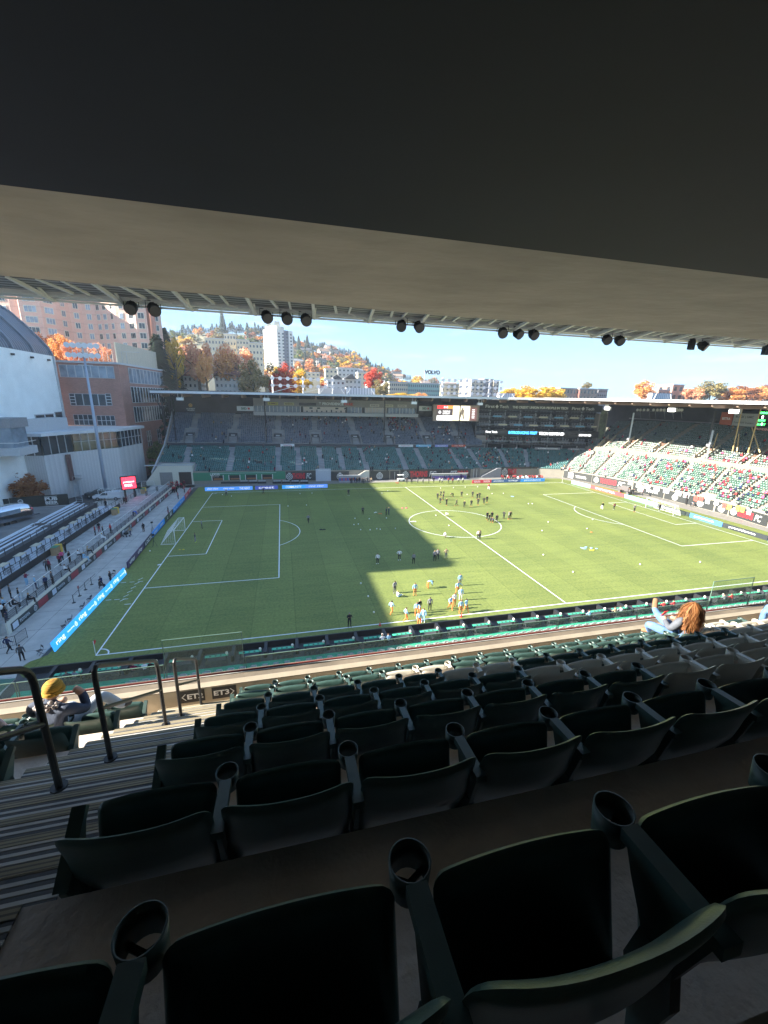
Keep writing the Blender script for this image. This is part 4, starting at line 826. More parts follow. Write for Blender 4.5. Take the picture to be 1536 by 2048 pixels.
while y < 72:
    w_ = 7.6
    def fn(m, w=7.6, h=.92): letter(m, "TOYOTA", w*.18, h*.3, w*.24, h*.38, .012, .03); crest(m, w*.56, h*.46, h*.34)
    s = Sign('wall_banner', ORD[i]+' black banner from the near end of the cream concourse wall', 'banner', (-9.69,y,0.03), (0,1,0), w_, 0.92, (0.03,0.035,0.03), 'black banners on the concourse wall', .012)
    s.marks(fn, (0.62,0.64,0.64)); s.marks(lambda m, w=w_: (rect(m, w*.03,.12,w*.15,.80,.012)), (0.6,0.62,0.66), 'white_mark'); s.marks(lambda m, w=w_: (rect(m, w*.64,.06,w*.90,.86,.012)), (0.30,0.03,0.04), 'red_mark')
    y += w_+0.02; i += 1
def railing(x, y0, y1, z, h, label, step=1.8, mesh_=False, bars=2, col=None, grp='railings of the left platforms', white=False):
    t = thing('railing', label, 'railing', (x,y0,z), group=grp); L = y1-y0; c = col or M['black']
    b = MB(); b.box((-.025,0,h-.05),(.025,L,h)); b.build('top_rail', M['white'] if white else c, t)
    b = MB(); n = int(L/step)
    for k in range(n+1): b.box((-.03,k*L/n-.03,0),(.03,k*L/n+.03,h-.05))
    tag(b.build('posts', c, t), kind='stuff')
    b = MB()
    for q in range(1, bars+1): b.box((-.012,0,h*q/(bars+1)-.012),(.012,L,h*q/(bars+1)+.012))
    if mesh_:
        k = 0.0
        while k < L: b.box((-.006,k,.1),(.006,k+.012,h-.1)); k += .14
    b.build('infill', c, t)
railing(-9.8,5.6,72,1.3,0.85,'black mesh railing on top of the cream concourse wall', mesh_=True, bars=3)
railing(-14.95,5.6,50,2.2,0.95,'black railing in front of the white topped tables', bars=2)
railing(-17.8,5.6,27,3.1,0.95,'black railing of the upper platform, near stretch', bars=2); railing(-17.8,28.5,48,3.1,0.95,'black railing of the upper platform, far stretch', bars=2)
railing(-21.4,45,62,0,1.1,'black fence beside the parked trucks'); railing(-15.2,52,70,1.3,1.0,'black fence behind the red screen')
for k, (a, b_) in enumerate(((5.6,9.8),(10.4,16.5),(17.2,24.0),(25,36),(37,48),(50,62),(64,73))):
    railing(-10.7,a,b_,1.3,1.15,'white topped drink rail, %s from the near end of the platform' % ORD[k], step=1.0, bars=0, col=M['steel'], white=True, grp='drink rails on the lowest platform')
M['bench'] = mat('bench_alu', (0.62,0.68,0.76), 0.5, 0.1, noise=0.05)
for k, (a, b_, wd) in enumerate(((7,33,'near'),(34.5,47,'far'))):
    for j, (x0, z0) in enumerate(((-19.1,3.1),(-20.3,3.5))):
        t = thing('bleacher_bench', '%s %s bleacher bench on the upper platform' % (wd, ('front','rear')[j]), 'bench', (x0,a,z0), group='bleacher benches on the upper platform')
        b = MB(); b.box((-.14,0,.42),(.14,b_-a,.46)); b.build('seat_plank', M['bench'], t); b = MB(); b.box((-.7,0,0.02),(-.2,b_-a,.06)); b.box((.2,0,.02),(.55,b_-a,.06)); b.build('foot_board', M['bench'], t); b = MB()
        for q in range(int((b_-a)/2)+1): b.beam((0,q*2+.1,0),(0,q*2+.1,.42),.05,.05)
        b.build('support', M['steel'], t)
tt = [13.2,17.1,20.6,24.3,27.8,31.9,35.0,37.8,40.7,43.3]
for k, y in enumerate(tt):
    t = thing('bar_table', 'high plywood topped table, %s from the near end of the middle platform' % ORD[k], 'table', (-15.9,y,2.2), group='high tables on the middle platform')
    b = MB(); b.box((-.4,-.75,1.04),(.4,.75,1.09)); b.build('table_top', mat('pale_ply', (0.50,0.44,0.33), 0.6, noise=.08), t)
    for sx in (-.32,.32):
        for sy in (-.65,.65): b = MB(); b.box((sx-.03,sy-.03,0),(sx+.03,sy+.03,1.04)); b.build('leg', M['black'], t)
    for q in range(3):
        st = thing('bar_stool', 'black bar stool under a plywood topped table', 'stool', (-15.3,y-.5+q*.5,2.2), group='stools at the plywood tables'); b = MB(); b.cyl((0,0,.72),(0,0,.77),.16,n=10); b.build('seat', M['black'], st)
        b = MB(); 
        for sx in (-.12,.12):
            for sy in (-.12,.12): b.beam((sx*1.2,sy*1.2,0),(sx*.7,sy*.7,.72),.03,.03)
        b.build('legs', M['black'], st)
for k, (x, y, lab) in enumerate(((-12.9,61.5,'pair of black stands on the far lowest platform, left'),(-11.9,66.0,'pair of black stands on the far lowest platform, right'))):
    b = MB()
    for q in range(4): b.beam((0,q*.4,0),(0,q*.4,1.0),.06,.06)
    b.box((-.15,-.1,1.0),(.15,1.3,1.05)); tag(b.build('bar_table', M['dark'], loc=(x,y,1.3)), lab, 'table')
def bin_pair(x, y, z, lab, n=2):
    t = thing('waste_station', lab, 'bins', (x,y,z), group='wood and yellow waste stations'); b = MB(); b.box((-.35,-.8*n/2,0),(.35,.35,1.15)); b.build('wood_cabinet', M['wood'], t); b = MB(); b.box((-.37,.36,0),(.37,.95,1.2)); b.build('yellow_cabinet', M['yellow'], t); b = MB(); b.box((-.4,-.8*n/2,1.151),(.4,.35,1.18)); b.build('lid', M['green'], t)
bin_pair(-14.2,9.2,1.3,'waste station with yellow end nearest the left edge'); bin_pair(-14.3,25.6,1.3,'waste station with a person in black beside it'); bin_pair(-14.0,46.6,1.3,'waste station against the black step wall'); bin_pair(-14.4,65.0,1.3,'waste station farthest along the platform')
# crowd control posts and the small gate on the concourse
for (x, y, sgn_, lab) in ((-6.71,16.65,0,'belt post nearest the two guards'),(-6.82,15.17,0,'belt post, second from the guards'),(-6.77,13.48,1,'belt post with a small red sign'),(-6.65,11.72,0,'belt post nearest the camera')):
    t = thing('belt_post', lab, 'belt post', (x,y,0), group='belt posts on the concourse'); b = MB(); b.cyl((0,0,0),(0,0,.04),.2,n=14); b.cyl((0,0,.04),(0,0,1.0),.035,n=8); b.build('post', M['black'], t); b = MB(); b.box((-.01,.03,.9),(.01,1.4,.95)); b.build('belt', M['black'], t)
    if sgn_: b = MB(); b.box((-.02,-.15,1.02),(.02,.15,1.32)); b.build('sign', mat('dull_red', (0.3,0.05,0.05), .6), t)
def panel_fence(x0, y0, x1, y1, lab, h=1.1):
    t = thing('barrier', lab, 'barrier', (x0,y0,0), math.atan2(y1-y0, x1-x0), group='steel barriers by the corner gate'); L = math.hypot(x1-x0, y1-y0)
    b = MB(); b.tube([(0,0,0),(0,0,h),(L,0,h),(L,0,0)], .03, 6); b.build('frame', M['dark'], t); b = MB()
    for k in range(int(L/.13)): b.box((k*.13+.06,-.008,.15),(k*.13+.076,.008,h))
    b.box((0,-.015,.13),(L,.015,.16)); b.build('bars', M['dark'], t)
panel_fence(-9.4,2.6,-7.9,3.2,'steel barrier at the end of the cream wall'); panel_fence(-7.9,3.2,-7.7,4.6,'second steel barrier turning up the concourse'); panel_fence(-9.2,3.0,-10.8,2.4,'steel barrier at the left edge beside the guard')
b = MB(); b.prism([(-5.2,-2.2),(-5.4,-4.5),(-12,-4.5),(-12,-2.4),(-9,-1.9)], -.02, .03); tag(b.build('green_mat', mat('green_mat', (0.05,0.14,0.10), 0.7, noise=.1)), 'dark green floor covering left of the corner under the glass', 'mat')
# folded chairs and small lights along the rear of the blue board
for k, (px, py) in enumerate(((147,1200-28),(143,1160),(128,1245),(118,1258),(232,1132),(75,1300),(83,1297))):
    p = gz(px, py)
for k, (y, lab) in enumerate(((11.6,'folding chair behind the blue board beside the belt posts'),(9.8,'folding chair behind the middle of the blue board'),(6.9,'folding chair behind the near half of the blue board'),(5.6,'folding chair second from the near end of the blue board'),(1.2,'folding chair at the near end of the blue board'),(18.8,'folding chair at the far end of the blue board'))):
    t = thing('folding_chair', lab, 'chair', (-5.0,y,0), R(80+k*15), 'folding chairs behind the blue board'); b = MB(); b.box((-.2,-.2,.43),(.2,.2,.45)); b.build('seat', M['dark'], t); b = MB(); b.tube([(-.2,-.2,.45),(-.2,-.27,.85),(.2,-.27,.85),(.2,-.2,.45)],.015,6); b.box((-.19,-.275,.62),(.19,-.265,.84)); b.build('backrest', M['dark'], t)
    for sx in (-.2,.2): b = MB(); b.beam((sx,-.2,0),(sx,.18,.44),.025,.025); b.beam((sx,.2,0),(sx,-.18,.44),.025,.025); b.build('leg', M['dark'], t)
def camera_stand(p, lab):
    t = thing('tripod_camera', lab, 'tripod', p); b = MB()
    for a in (0,2.1,4.2): b.beam((math.cos(a)*.4,math.sin(a)*.4,0),(0,0,1.2),.035,.035)
    b.cyl((0,0,1.1),(0,0,1.9),.03,n=6); b.build('tripod', M['black'], t); b = MB(); b.box((-.15,-.1,1.85),(.2,.1,2.1)); b.build('camera', M['black'], t)
camera_stand(gz(309,1093), 'black camera on a tall stand beside the near goal'); camera_stand(gz(306,1066), 'black stand behind the blue board near the goal')
# people on the concourse and platforms
cz = lambda x, y: (180+x/5.486, 920+y/5.486)
dz = lambda x, y: (x/7.68, 1080+y/7.68)
CP = [
 (cz(970,430),0,'stand',90,('skin','red','dk','dk','blk'),'person in red and black at the head of the far concourse'),(cz(862,600),0,'stand',90,('skin','dk','mar','dk','brn'),'person in black and maroon leaning on the blue board'),
 (cz(450,838),0,'walk',150,('skin','tan','navy','dk','brn'),'person in tan jacket pushing a stroller on the concourse'),(cz(592,790),0,'stand',60,('skin','dk','brn','dk','brn'),'person in dark jacket and brown trousers behind the goal'),
 (dz(350,1860),0,'stand',10,('skin','dgr','dk','dk','blk'),'stocky person in grey jacket seen from behind near the corner'),(dz(150,1730),0,'walk',-30,('skin','navy','dk','dk','blk'),'guard in dark uniform by the steel barriers'),
 ((204,1178),0,'walk',-120,('skin','navy','dk','dk','blk'),'guard in dark uniform beside the belt posts'),((222,1166),0,'stand',-90,('skin','dk','dk','dk','blk'),'person in black standing behind the blue board end'),((199,1172),0,'sit',-90,('skin','dk','dk','dk','brn'),'person on a chair behind the blue board'),
 (dz(720,755),1.3,'stand',80,('skin','navy','dk','dk','bln'),'person with red and blue scarf at the cream wall'),(dz(815,680),1.3,'stand',-80,('skin','dgr','dk','dk','brn'),'person in dark coat at the gap of the drink rails'),
 (dz(560,750),1.3,'stand',-60,('skin','lb','navy','dk','wht'),'person in pale top and white cap on the platform'),(dz(735,485),1.3,'stand',30,('skin','dgr','dk','dk','blk'),'person in black at the second drink rail'),(dz(770,480),1.3,'stand',-30,('skin','mar','dk','dk','brn'),'person in maroon beside the one in black'),
 (dz(420,700),1.3,'phone',-90,('skin','mar','lb','wht','blk'),'person raising a phone on the near platform'),(dz(310,950),1.3,'stand',-60,('skin','dk','lb','wht','blk'),'person in black top and pale trousers at the near drink rail'),(dz(430,925),1.3,'sit',-70,('skin','dk','dk','dk','bln'),'person bent over the near drink rail'),
 (dz(200,1000),1.3,'sit',-80,('skin','dk','dk','wht','gry'),'grey haired person seated at the near drink rail'),(dz(175,900),1.3,'stand',-60,('skin','dgr','dk','dk','blk'),'person in dark grey behind the near drink rail'),(dz(60,1200),1.3,'stand',-40,('skin','wht','dk','dk','brn'),'person with tattooed arms and white shirt at the left edge'),
 (dz(40,1000),1.3,'sit',-60,('skin','lb','dk','dk','bln'),'person in light blue top seated at the left edge'),(dz(110,1230),1.3,'stand',-80,('skin','dk','navy','dk','blk'),'person in black right of the white shirt at the left edge'),(dz(20,900),1.3,'stand',-60,('skin','orange','dk','dk','brn'),'person in orange brown near the first waste station'),
 (dz(1015,200),1.3,'stand',90,('skin','blk','blk','dk','blk'),'person in black beside the second waste station'),(dz(965,345),1.3,'stand',60,('skin','pnk','dk','dk','brn'),'person in bright pink jacket on the platform'),(dz(925,400),1.3,'stand',-30,('skin','mar','dk','dk','blk'),'person in maroon in front of the pink jacket'),
 (dz(985,470),1.3,'sit',-60,('skin','wht','dk','dk','brn'),'person in white top seated at the third drink rail'),(dz(1080,350),1.3,'stand',-90,('skin','blk','blk','dk','blk'),'person in black at the third drink rail'),(dz(1190,240),1.3,'sit',-70,('skin','wht','dk','dk','blk'),'person seated with a white drink at the third rail'),
 (dz(1280,280),1.3,'sit',-80,('skin','lb','lb','wht','bln'),'person in light blue denim seated at the third rail'),(dz(1340,180),1.3,'sit',-60,('skin','tan','dk','dk','bln'),'blond person seated beyond the denim one'),
 (cz(62,825),1.3,'stand',120,('skin','red','dk','dk','brn'),'person in red jacket, left of the group on the platform'),(cz(105,790),1.3,'stand',60,('skin','dk','mar','dk','blk'),'person in black behind the red jacket'),(cz(150,830),1.3,'stand',-60,('skin','dk','dk','dk','brn'),'person in black and white in the middle of the group'),
 (cz(232,805),1.3,'stand',-90,('skin','red','dk','dk','brn'),'person in red jacket, right of the group on the platform'),(cz(125,860),1.3,'sit',-60,('skin','wht','wht','dk','bln'),'person in white seated below the platform group'),(cz(480,620),1.3,'bend',-90,('skin','blu','navy','dk','blk'),'person in bright blue bending at the drink rail'),
 (cz(380,490),1.3,'walk',60,('skin','dk','dk','dk','brn'),'person in black walking past the screen'),(cz(178,530),2.2,'stand',60,('skin','dk','dk','dk','brn'),'person in black at the railing above the tables'),((40,1052),0.2,'stand',60,('skin','red','dk','dk','blk'),'person in red and black beside the silver trailer')]
for p, zz, po, fc, pal, lab in CP: person(po, gz(*p, zz if po != 'sit' else zz+0.7), fc, pal, lab, 'people on the left concourse and platforms')
# band of supporters in red at the far left corner
rn = random.Random(11)
for k in range(26):
    p = cz(rn.uniform(860,1040), rn.uniform(290,360)); q = gz(*p); person(rn.choice(['stand','walk','arms']), q, rn.uniform(0,360), ('skin', rn.choice(['red','red','red','dk','mar']), 'dk','dk', rn.choice(['brn','blk','bln'])), 'supporter in red and black in the drum group at the far left corner', 'supporters in red at the far left corner')
for k in range(4): q = gz(*cz(860+k*14, 272)); person('stand', q, 0, ('skin','ylg','dk','dk','blk'), 'steward in yellow vest behind the red drum group', 'stewards in yellow vests')
# stroller
t = thing('stroller', 'black stroller pushed by the person in the tan jacket', 'stroller', gz(*cz(400,840)), R(60)); b = MB(); b.box((-.25,-.3,.4),(.25,.3,.75)); b.build('seat', M['black'], t); b = MB()
for sx in (-.27,.27):
    for sy in (-.35,.35): b.cyl((sx-.03,sy,.13),(sx+.03,sy,.13),.13,n=12)
b.build('wheels', M['dark'], t); b = MB(); b.tube([(-.22,-.3,.7),(-.22,-.6,1.0),(.22,-.6,1.0),(.22,-.3,.7)],.02,6); b.build('handle', M['dark'], t)
# red screen
t = thing('led_screen', 'red lit display screen on two dark posts beside the platforms', 'screen', (-16.3,62.4,0)); b = MB(); b.box((-1.6,-.35,2.9),(1.5,.1,5.9)); 
t.rotation_euler.z = R(30)
b.build('housing', M['black'], t); b = MB(); b.box((-1.4,-.37,3.1),(1.3,-.352,5.7)); sc_ = b.build('display', mat('screen_red', (0.75,0.02,0.04), .4, emit=1.2), t); b = MB(); b.T = Matrix.Translation((0,-.375,0)) @ Matrix.Rotation(R(90),4,'X')
letter(b,'providence',-1.1,4.4,2.1,.4,0,.02); letter(b,'PARK',-.9,3.6,1.5,.5,0,.02); b.build('lettering', mat('screen_white', (0.8,0.7,0.7), .4, emit=1.2), sc_)
for x in (-1.0,.9): b = MB(); b.box((x-.2,-.15,0),(x+.2,.1,2.9)); b.build('post', M['black'], t)
# small spare goals
for p, lab in ((cz(640,305),'small spare goal by the corrugated building'),(cz(275,480),'small spare goal beside the platforms')):
    t = thing('training_goal', lab, 'goal', gz(*p)); b = MB(); b.tube([(-1.5,0,0),(-1.5,0,1.8),(1.5,0,1.8),(1.5,0,0)],.06,8); b.build('frame', M['white'], t); b = MB()
    for k in range(13): b.beam((-1.5+k*.25,0,1.8),(-1.5+k*.25,1.0,0),.012,.012)
    for k in range(7): b.beam((-1.5,k/7,1.8*(1-k/7)),(1.5,k/7,1.8*(1-k/7)),.012,.012)
    b.build('net', M['white'], t)
# service truck and pickup
def truck(x, y, rz, lab, cols, cab2=False):
    t = thing('utility_truck', lab, 'truck', (x,y,0), rz)
    prof = [(-2.9,.55),(2.75,.55),(2.85,.75),(2.8,1.15),(1.55,1.25),(.75,1.85),(-.35,1.88),(-.5,1.2),(-2.9,1.2)]
    b = MB(); vs = [(x_,-.95,z_) for x_,z_ in prof]+[(x_,.95,z_) for x_,z_ in prof]; n = len(prof)
    for i,(x_,z_) in enumerate(prof):
        if z_ > 1.5: vs[i] = (x_,-.75,z_); vs[n+i] = (x_,.75,z_)
    b.add(vs, [tuple(range(n)), tuple(range(2*n-1,n-1,-1))]+[(i,n+i,n+(i+1)%n,(i+1)%n) for i in range(n)]); b.build('body', cols, t)
    b = MB(); b.box((-2.9,-1.0,1.2),(-.55,1.0,2.0 if cab2 else 1.35)); b.build('service_box', cols, t)
    b = MB(); b.add([(1.53,-.72,1.30),(1.53,.72,1.30),(.82,.66,1.80),(.82,-.66,1.80)],[(0,1,2,3)]); 
    for s_ in (-1,1): b.add([(1.3,s_*.965,1.25),(-.3,s_*.965,1.25),(-.25,s_*.80,1.78),(.72,s_*.80,1.78)],[(0,1,2,3) if s_ < 0 else (3,2,1,0)])
    b.build('window', M['window'], t)
    for sx in (-1.9,1.85):
        for sy in (-.88,.88):
            b = MB(); b.cyl((sx,sy-.13,.4),(sx,sy+.13,.4),.4,n=18); w_ = b.build('wheel', M['black'], t); b = MB(); b.cyl((sx,sy-.14,.4),(sx,sy+.14,.4),.2,n=10); b.build('rim', M['steel'], w_)
    for sy in (-.7,.7): b = MB(); b.box((2.82,sy-.15,.85),(2.88,sy+.15,1.0)); b.build('headlight', M['lgrey'], t)
    b = MB(); b.box((2.80,-.5,.62),(2.9,.5,1.02)); b.build('grille', M['dark'], t)
    if cab2:
        b = MB()
        for yy in (-.95,.95): b.beam((-3.0,yy,2.5),(1.6,yy,2.5),.07,.07); 
        for xx in (-2.9,-1.4,0,1.5): b.beam((xx,-.95,2.5),(xx,.95,2.5),.07,.07); b.beam((xx,-.95,1.5),(xx,-.95,2.5),.06,.06); b.beam((xx,.95,1.5),(xx,.95,2.5),.06,.06)
        b.build('ladder_rack', M['white'], t); b = MB(); b.box((-2.4,-1.01,.95),(1.0,-1.003,1.02)); b.build('stripe', M['red'], t)
    return t
truck(-21.8,65.0,R(168+10),'white utility truck with ladder rack parked by the corrugated building', mat('truck_white', (0.72,0.72,0.74), .25, spec=.7), True)
truck(-24.6,68.0,R(178),'dark grey pickup parked beyond the white utility truck', mat('pickup_grey', (0.05,0.055,0.06), .25, spec=.7))
# silver trailer
t = thing('silver_trailer', 'polished silver rounded travel trailer in front of the black bar fence', 'trailer', (-28.4,40.6,2.0), R(62)); t.scale = (1.12,1.12,1.2)
b = MB(); vs = []; fs = []; nx, na = 16, 20; L = 3.9
for i in range(nx+1):
    u = -1+2*i/nx; sc = (1-abs(u)**4)**.33 if abs(u) < 1 else 0.02; sc = max(sc, .02)
    for k in range(na+1):
        a = math.pi*k/na; y = math.cos(a); zz = math.sin(a); y = math.copysign(abs(y)**.55, y); zz = abs(zz)**.6; vs.append((u*L, y*1.2*min(1,sc+.25*(sc>.05)), .55+zz*2.05*sc if k not in (0,na) else .45))
for i in range(nx):
    for k in range(na): a = i*(na+1)+k; fs.append((a,a+1,a+na+2,a+na+1))
b.add(vs, fs); b.build('body', mat('polished_aluminium', (0.62,0.66,0.72), 0.12, 1.0), t, smooth=True)
b = MB(); b.box((-1.2,-1.24,1.35),(1.6,-1.17,1.95)); b.build('window', M['window2'], t)
for sx in (-.5,.5): b = MB(); b.cyl((sx,-1.15,.1),(sx,-.95,.1),.38,n=16); b.build('wheel', M['black'], t)
b = MB(); b.beam((3.7,0,.3),(5.0,0,.25),.12,.12); b.build('hitch', M['dark'], t)
# black bar fence with wording on low concrete wall
def bar_fence(p0, p1, z0, z1, lab, fn, sl=0.0):
    p0 = Vector((p0[0],p0[1],z0)); p1 = Vector((p1[0],p1[1],z0+sl)); s = Sign('bar_fence', lab, 'fence', p0, p1-p0, (p1-p0).length, z1-z0, (0.02,0.025,0.022), 'black fence of the bar', .1)
    s.marks(fn, (0.70,0.71,0.70)); b = MB(); b.beam((0,-.5,-.05),((p1-p0).length,-.5,-.05),.25,1.0,(0,1,0)); b.build('plinth', M['lgrey'], s.e)
bar_fence((-41.0,52.5),(-35.2,54.6),1.0,3.2,'black bar fence section with white slogan', lambda m: letter(m,'CHEAP FUN.',1.1,.35,4.7,.75,.02,.03))
def f2(m):
    ring(m,1.6,.65,.28,.42,.02,16); ring(m,1.6,1.45,.28,.42,.02,16); rect(m,1.2,.7,2.0,1.4,.02)
bar_fence((-35.1,54.6),(-31.3,56.2),1.0,3.3,'black bar fence section with white can symbol', f2)
def f3(m):
    letter(m,'PUB',1.3,1.15,2.1,.7,.02,.04); letter(m,'BEER',1.3,.4,2.1,.62,.02,.04); rect(m,1.3,1.95,3.4,2.02,.02); rect(m,1.3,.22,3.4,.29,.02)
bar_fence((-31.3,56.2),(-26.2,57.2),1.0,3.3,'black bar fence section reading PUB BEER', f3)

# ------------------------------------------------------------------ stands around the pitch
import numpy as np
def pl(line, t):
    """point at parameter t (0..len-1) of a polyline"""
    i = min(int(t), len(line)-2); f = t-i; return Vector(line[i]).lerp(Vector(line[i+1]), f)
FR = [(-16,80.5,3.5),(85,80.5,2.3),(100,80.3,2.2),(107,76,2.5),(110.5,67,2.6),(114,55,2.7),(115,39,2.8),(115,29,2.8),(113.5,20,2.8),(112,6,2.8)]
TP = [(-15.2,92,9.1),(85,91.5,7.9),(106,90.5,7.6),(119,85.5,7.9),(121,71,8.7),(122.5,58,8.9),(125,42,8.9),(125.5,30,8.9),(124.5,20,8.9),(123,4,8.9)]
UF = [(-15.1,93.6,10.0),(60,93.6,9.0),(86,93.6,8.7)]; UT = [(-15.5,108,18.0),(60,108,17.6),(92,108,17.3)]
VF = [(121.5,84,8.9),(122.6,73,9.8),(124,59,9.9),(126.3,42,9.9),(126.8,30,9.9),(125.5,18,9.9),(124,3,9.9)]; VT = [(138,90,17.6),(139,76,18.4),(140,60,18.6),(141,44,18.6),(141.5,30,18.6),(140,14,18.6),(138,-2,18.6)]
def samples(A, B, n, step):
    """for each row yield evenly spaced (t, point, direction, v)"""
    for r in range(n):
        v = (r+0.5)/n; L = [Vector(a).lerp(Vector(b), v) for a, b in zip(A, B)]; 
        for i in range(len(L)-1):
            d = (L[i+1]-L[i]); m_ = max(1, int(round(d.length/step)))
            for k in range(m_): f = (k+.5)/m_; yield r, i+f, L[i]+d*f, d.normalized(), v
def bowl(name, A, B, n, m_, skip=None):
    b = MB()
    for r in range(n):
        v0, v1 = r/n, (r+1)/n
        for i in range(len(A)-1):
            a0 = Vector(A[i]).lerp(Vector(B[i]), v0); a1 = Vector(A[i+1]).lerp(Vector(B[i+1]), v0); c0 = Vector(A[i]).lerp(Vector(B[i]), v1); c1 = Vector(A[i+1]).lerp(Vector(B[i+1]), v1)
            t0 = Vector((c0.x,c0.y,a0.z)); t1 = Vector((c1.x,c1.y,a1.z)); b.quad(a0,a1,t1,t0); b.quad(t0,t1,c1,c0)
    return struct(name, b, m_)
M['terr'] = mat('stand_concrete', (0.33,0.33,0.34), 0.85, noise=0.2, nscale=.5); M['terrR'] = mat('stand_concrete_pale', (0.28,0.25,0.20), 0.85, noise=0.12, nscale=.5)
bowl('lower_stand_terrace', FR[:4], TP[:4], 15, M['terr']); bowl('lower_stand_terrace', FR[3:], TP[3:], 15, M['terrR'])
bowl('upper_stand_terrace', UF, UT, 18, M['terr']); bowl('upper_stand_terrace', VF, VT, 17, M['terrR'])
def aisle_lines(pairs, yf, yt, Yf, Yt): return [(gy(a, yf, Yf).x, gy(b, yt, Yt).x) for a, b in pairs]
AL = aisle_lines([(369,378),(459,465.6),(557,556),(599,595),(645,637),(688,677),(735,719),(813,795),(852,830),(923.5,898),(964,936),(1017,997),(1055,1048)], 944, 895, 80.5, 91.5)
AU = aisle_lines([(376,397),(463.5,476),(556,556),(632,629),(714,698),(780,768),(860,834),(923,898)], 885, 830, 93.6, 108)
AR = [1.0*q for q in (3.05,3.55,4.05,4.55,5.1,5.65,6.3,7.0,7.7,8.3)]      # right stand aisles: t values along FR
SEAT_T = (np.array([(-.22,-.03,.40),(.22,-.03,.40),(.22,.03,.40),(-.22,.03,.40),(-.22,.03,.82),(.22,.03,.82),(.22,.08,.82),(-.22,.08,.82),
   (-.22,-.40,.38),(.22,-.40,.38),(.22,.02,.38),(-.22,.02,.38),(-.22,-.42,.44),(.22,-.42,.44),(.22,.03,.42),(-.22,.03,.42)], float),
   [(0,1,5,4),(1,2,6,5),(2,3,7,6),(3,0,4,7),(4,5,6,7),(8,9,13,12),(9,10,14,13),(11,8,12,15),(12,13,14,15),(8,11,10,9)])
FOLD_T = (np.array([(-.22,-.03,.28),(.22,-.03,.28),(.22,.04,.28),(-.22,.04,.28),(-.22,.05,.80),(.22,.05,.80),(.22,.10,.80),(-.22,.10,.80),
   (-.21,-.14,.30),(.21,-.14,.30),(.21,-.08,.30),(-.21,-.08,.30),(-.21,-.20,.70),(.21,-.20,.70),(.21,-.15,.72),(-.21,-.15,.72)], float), SEAT_T[1]+[(10,11,15,14)])
def instances(name, tpl, pos, dirs, m_, kind='stuff', label=None):
    V0, F0 = tpl; n = len(pos); 
    if n == 0: return None
    P = np.array(pos); D = np.array(dirs); X = D; Y = np.stack([-D[:,1], D[:,0], np.zeros(n)], 1)
    V = P[:,None,:]+V0[None,:,0:1]*X[:,None,:]+V0[None,:,1:2]*Y[:,None,:]; V[:,:,2] += V0[None,:,2]
    F = np.array(F0)[None]+(np.arange(n)*len(V0))[:,None,None]; nf = n*len(F0)
    me = bpy.data.meshes.new(name); me.vertices.add(n*len(V0)); me.vertices.foreach_set('co', V.astype(np.float32).ravel())
    me.loops.add(nf*4); me.loops.foreach_set('vertex_index', F.astype(np.int32).ravel()); me.polygons.add(nf); me.polygons.foreach_set('loop_start', np.arange(0, nf*4, 4, dtype=np.int32)); me.materials.append(m_); me.update(calc_edges=True); me.validate()
    o = link(name, me); tag(o, label, kind=kind); return o
def seat_var(name, cols, rough, spec):
    m = bpy.data.materials.new(name); m.use_nodes = True; t = m.node_tree; b = t.nodes['Principled BSDF']; b.inputs['Roughness'].default_value = rough; b.inputs['Specular IOR Level'].default_value = spec
    g = t.nodes.new('ShaderNodeNewGeometry'); r = t.nodes.new('ShaderNodeValToRGB'); r.color_ramp.interpolation = 'CONSTANT'; e = r.color_ramp.elements
    e[0].color = (*cols[0], 1); e[1].position = 0.5; e[1].color = (*cols[1], 1)
    if len(cols) > 2: x = r.color_ramp.elements.new(0.8); x.color = (*cols[2], 1)
    t.links.new(g.outputs['Random Per Island'], r.inputs['Fac']); t.links.new(r.outputs['Color'], b.inputs['Base Color']); MATS[name] = m; m.diffuse_color = (*cols[0], 1); return m
M['seatF'] = seat_var('far_green_seats', [(0.035,0.145,0.14),(0.06,0.20,0.195),(0.025,0.105,0.10)], .35, .6)
M['seatU'] = seat_var('far_upper_seats', [(0.14,0.18,0.24),(0.19,0.235,0.30),(0.10,0.13,0.18)], .5, .4)
M['seatR'] = seat_var('right_green_seats', [(0.085,0.17,0.13),(0.16,0.21,0.18),(0.06,0.13,0.095)], .28, .8)
M['seatW'] = seat_var('right_pale_seats', [(0.25,0.27,0.25),(0.18,0.23,0.20),(0.09,0.16,0.13)], .3, .7)  # green seats again, with sun glare put into a paler colour
M['seatV'] = seat_var('right_upper_seats', [(0.14,0.20,0.19),(0.19,0.25,0.24),(0.11,0.16,0.15)], .45, .5)
def near_aisle(x, v, lines, hw=.75): return any(abs(x-(a+(b-a)*v)) < hw for a, b in lines)
P1, D1 = [], []; occ = []
for r, t, p, d, v in samples(FR[:4], TP[:4], 15, .56):
    zf = p.z-(FR[0][2])*0
    if near_aisle(p.x, v, AL): continue
    if p.x < -6 and v < .32: continue
    q = Vector((p.x, p.y+.12, p.z-.20)); 
    P1.append(q); D1.append(d); occ.append((q, d, 'F'))
instances('far_stand_seats', FOLD_T, P1, [tuple(d) for d in D1], M['seatF'])
P1, D1 = [], []
for r, t, p, d, v in samples(UF, UT, 18, .56):
    if near_aisle(p.x, v, AU, .9) or (v < .42 and near_aisle(p.x, v, AU, 1.9)): continue
    q = Vector((p.x, p.y+.1, p.z-.2)); P1.append(q); D1.append(d); occ.append((q, d, 'U'))
instances('far_stand_seats', FOLD_T, P1, [tuple(d) for d in D1], M['seatU'])
RS = []; WP, WD = [], []
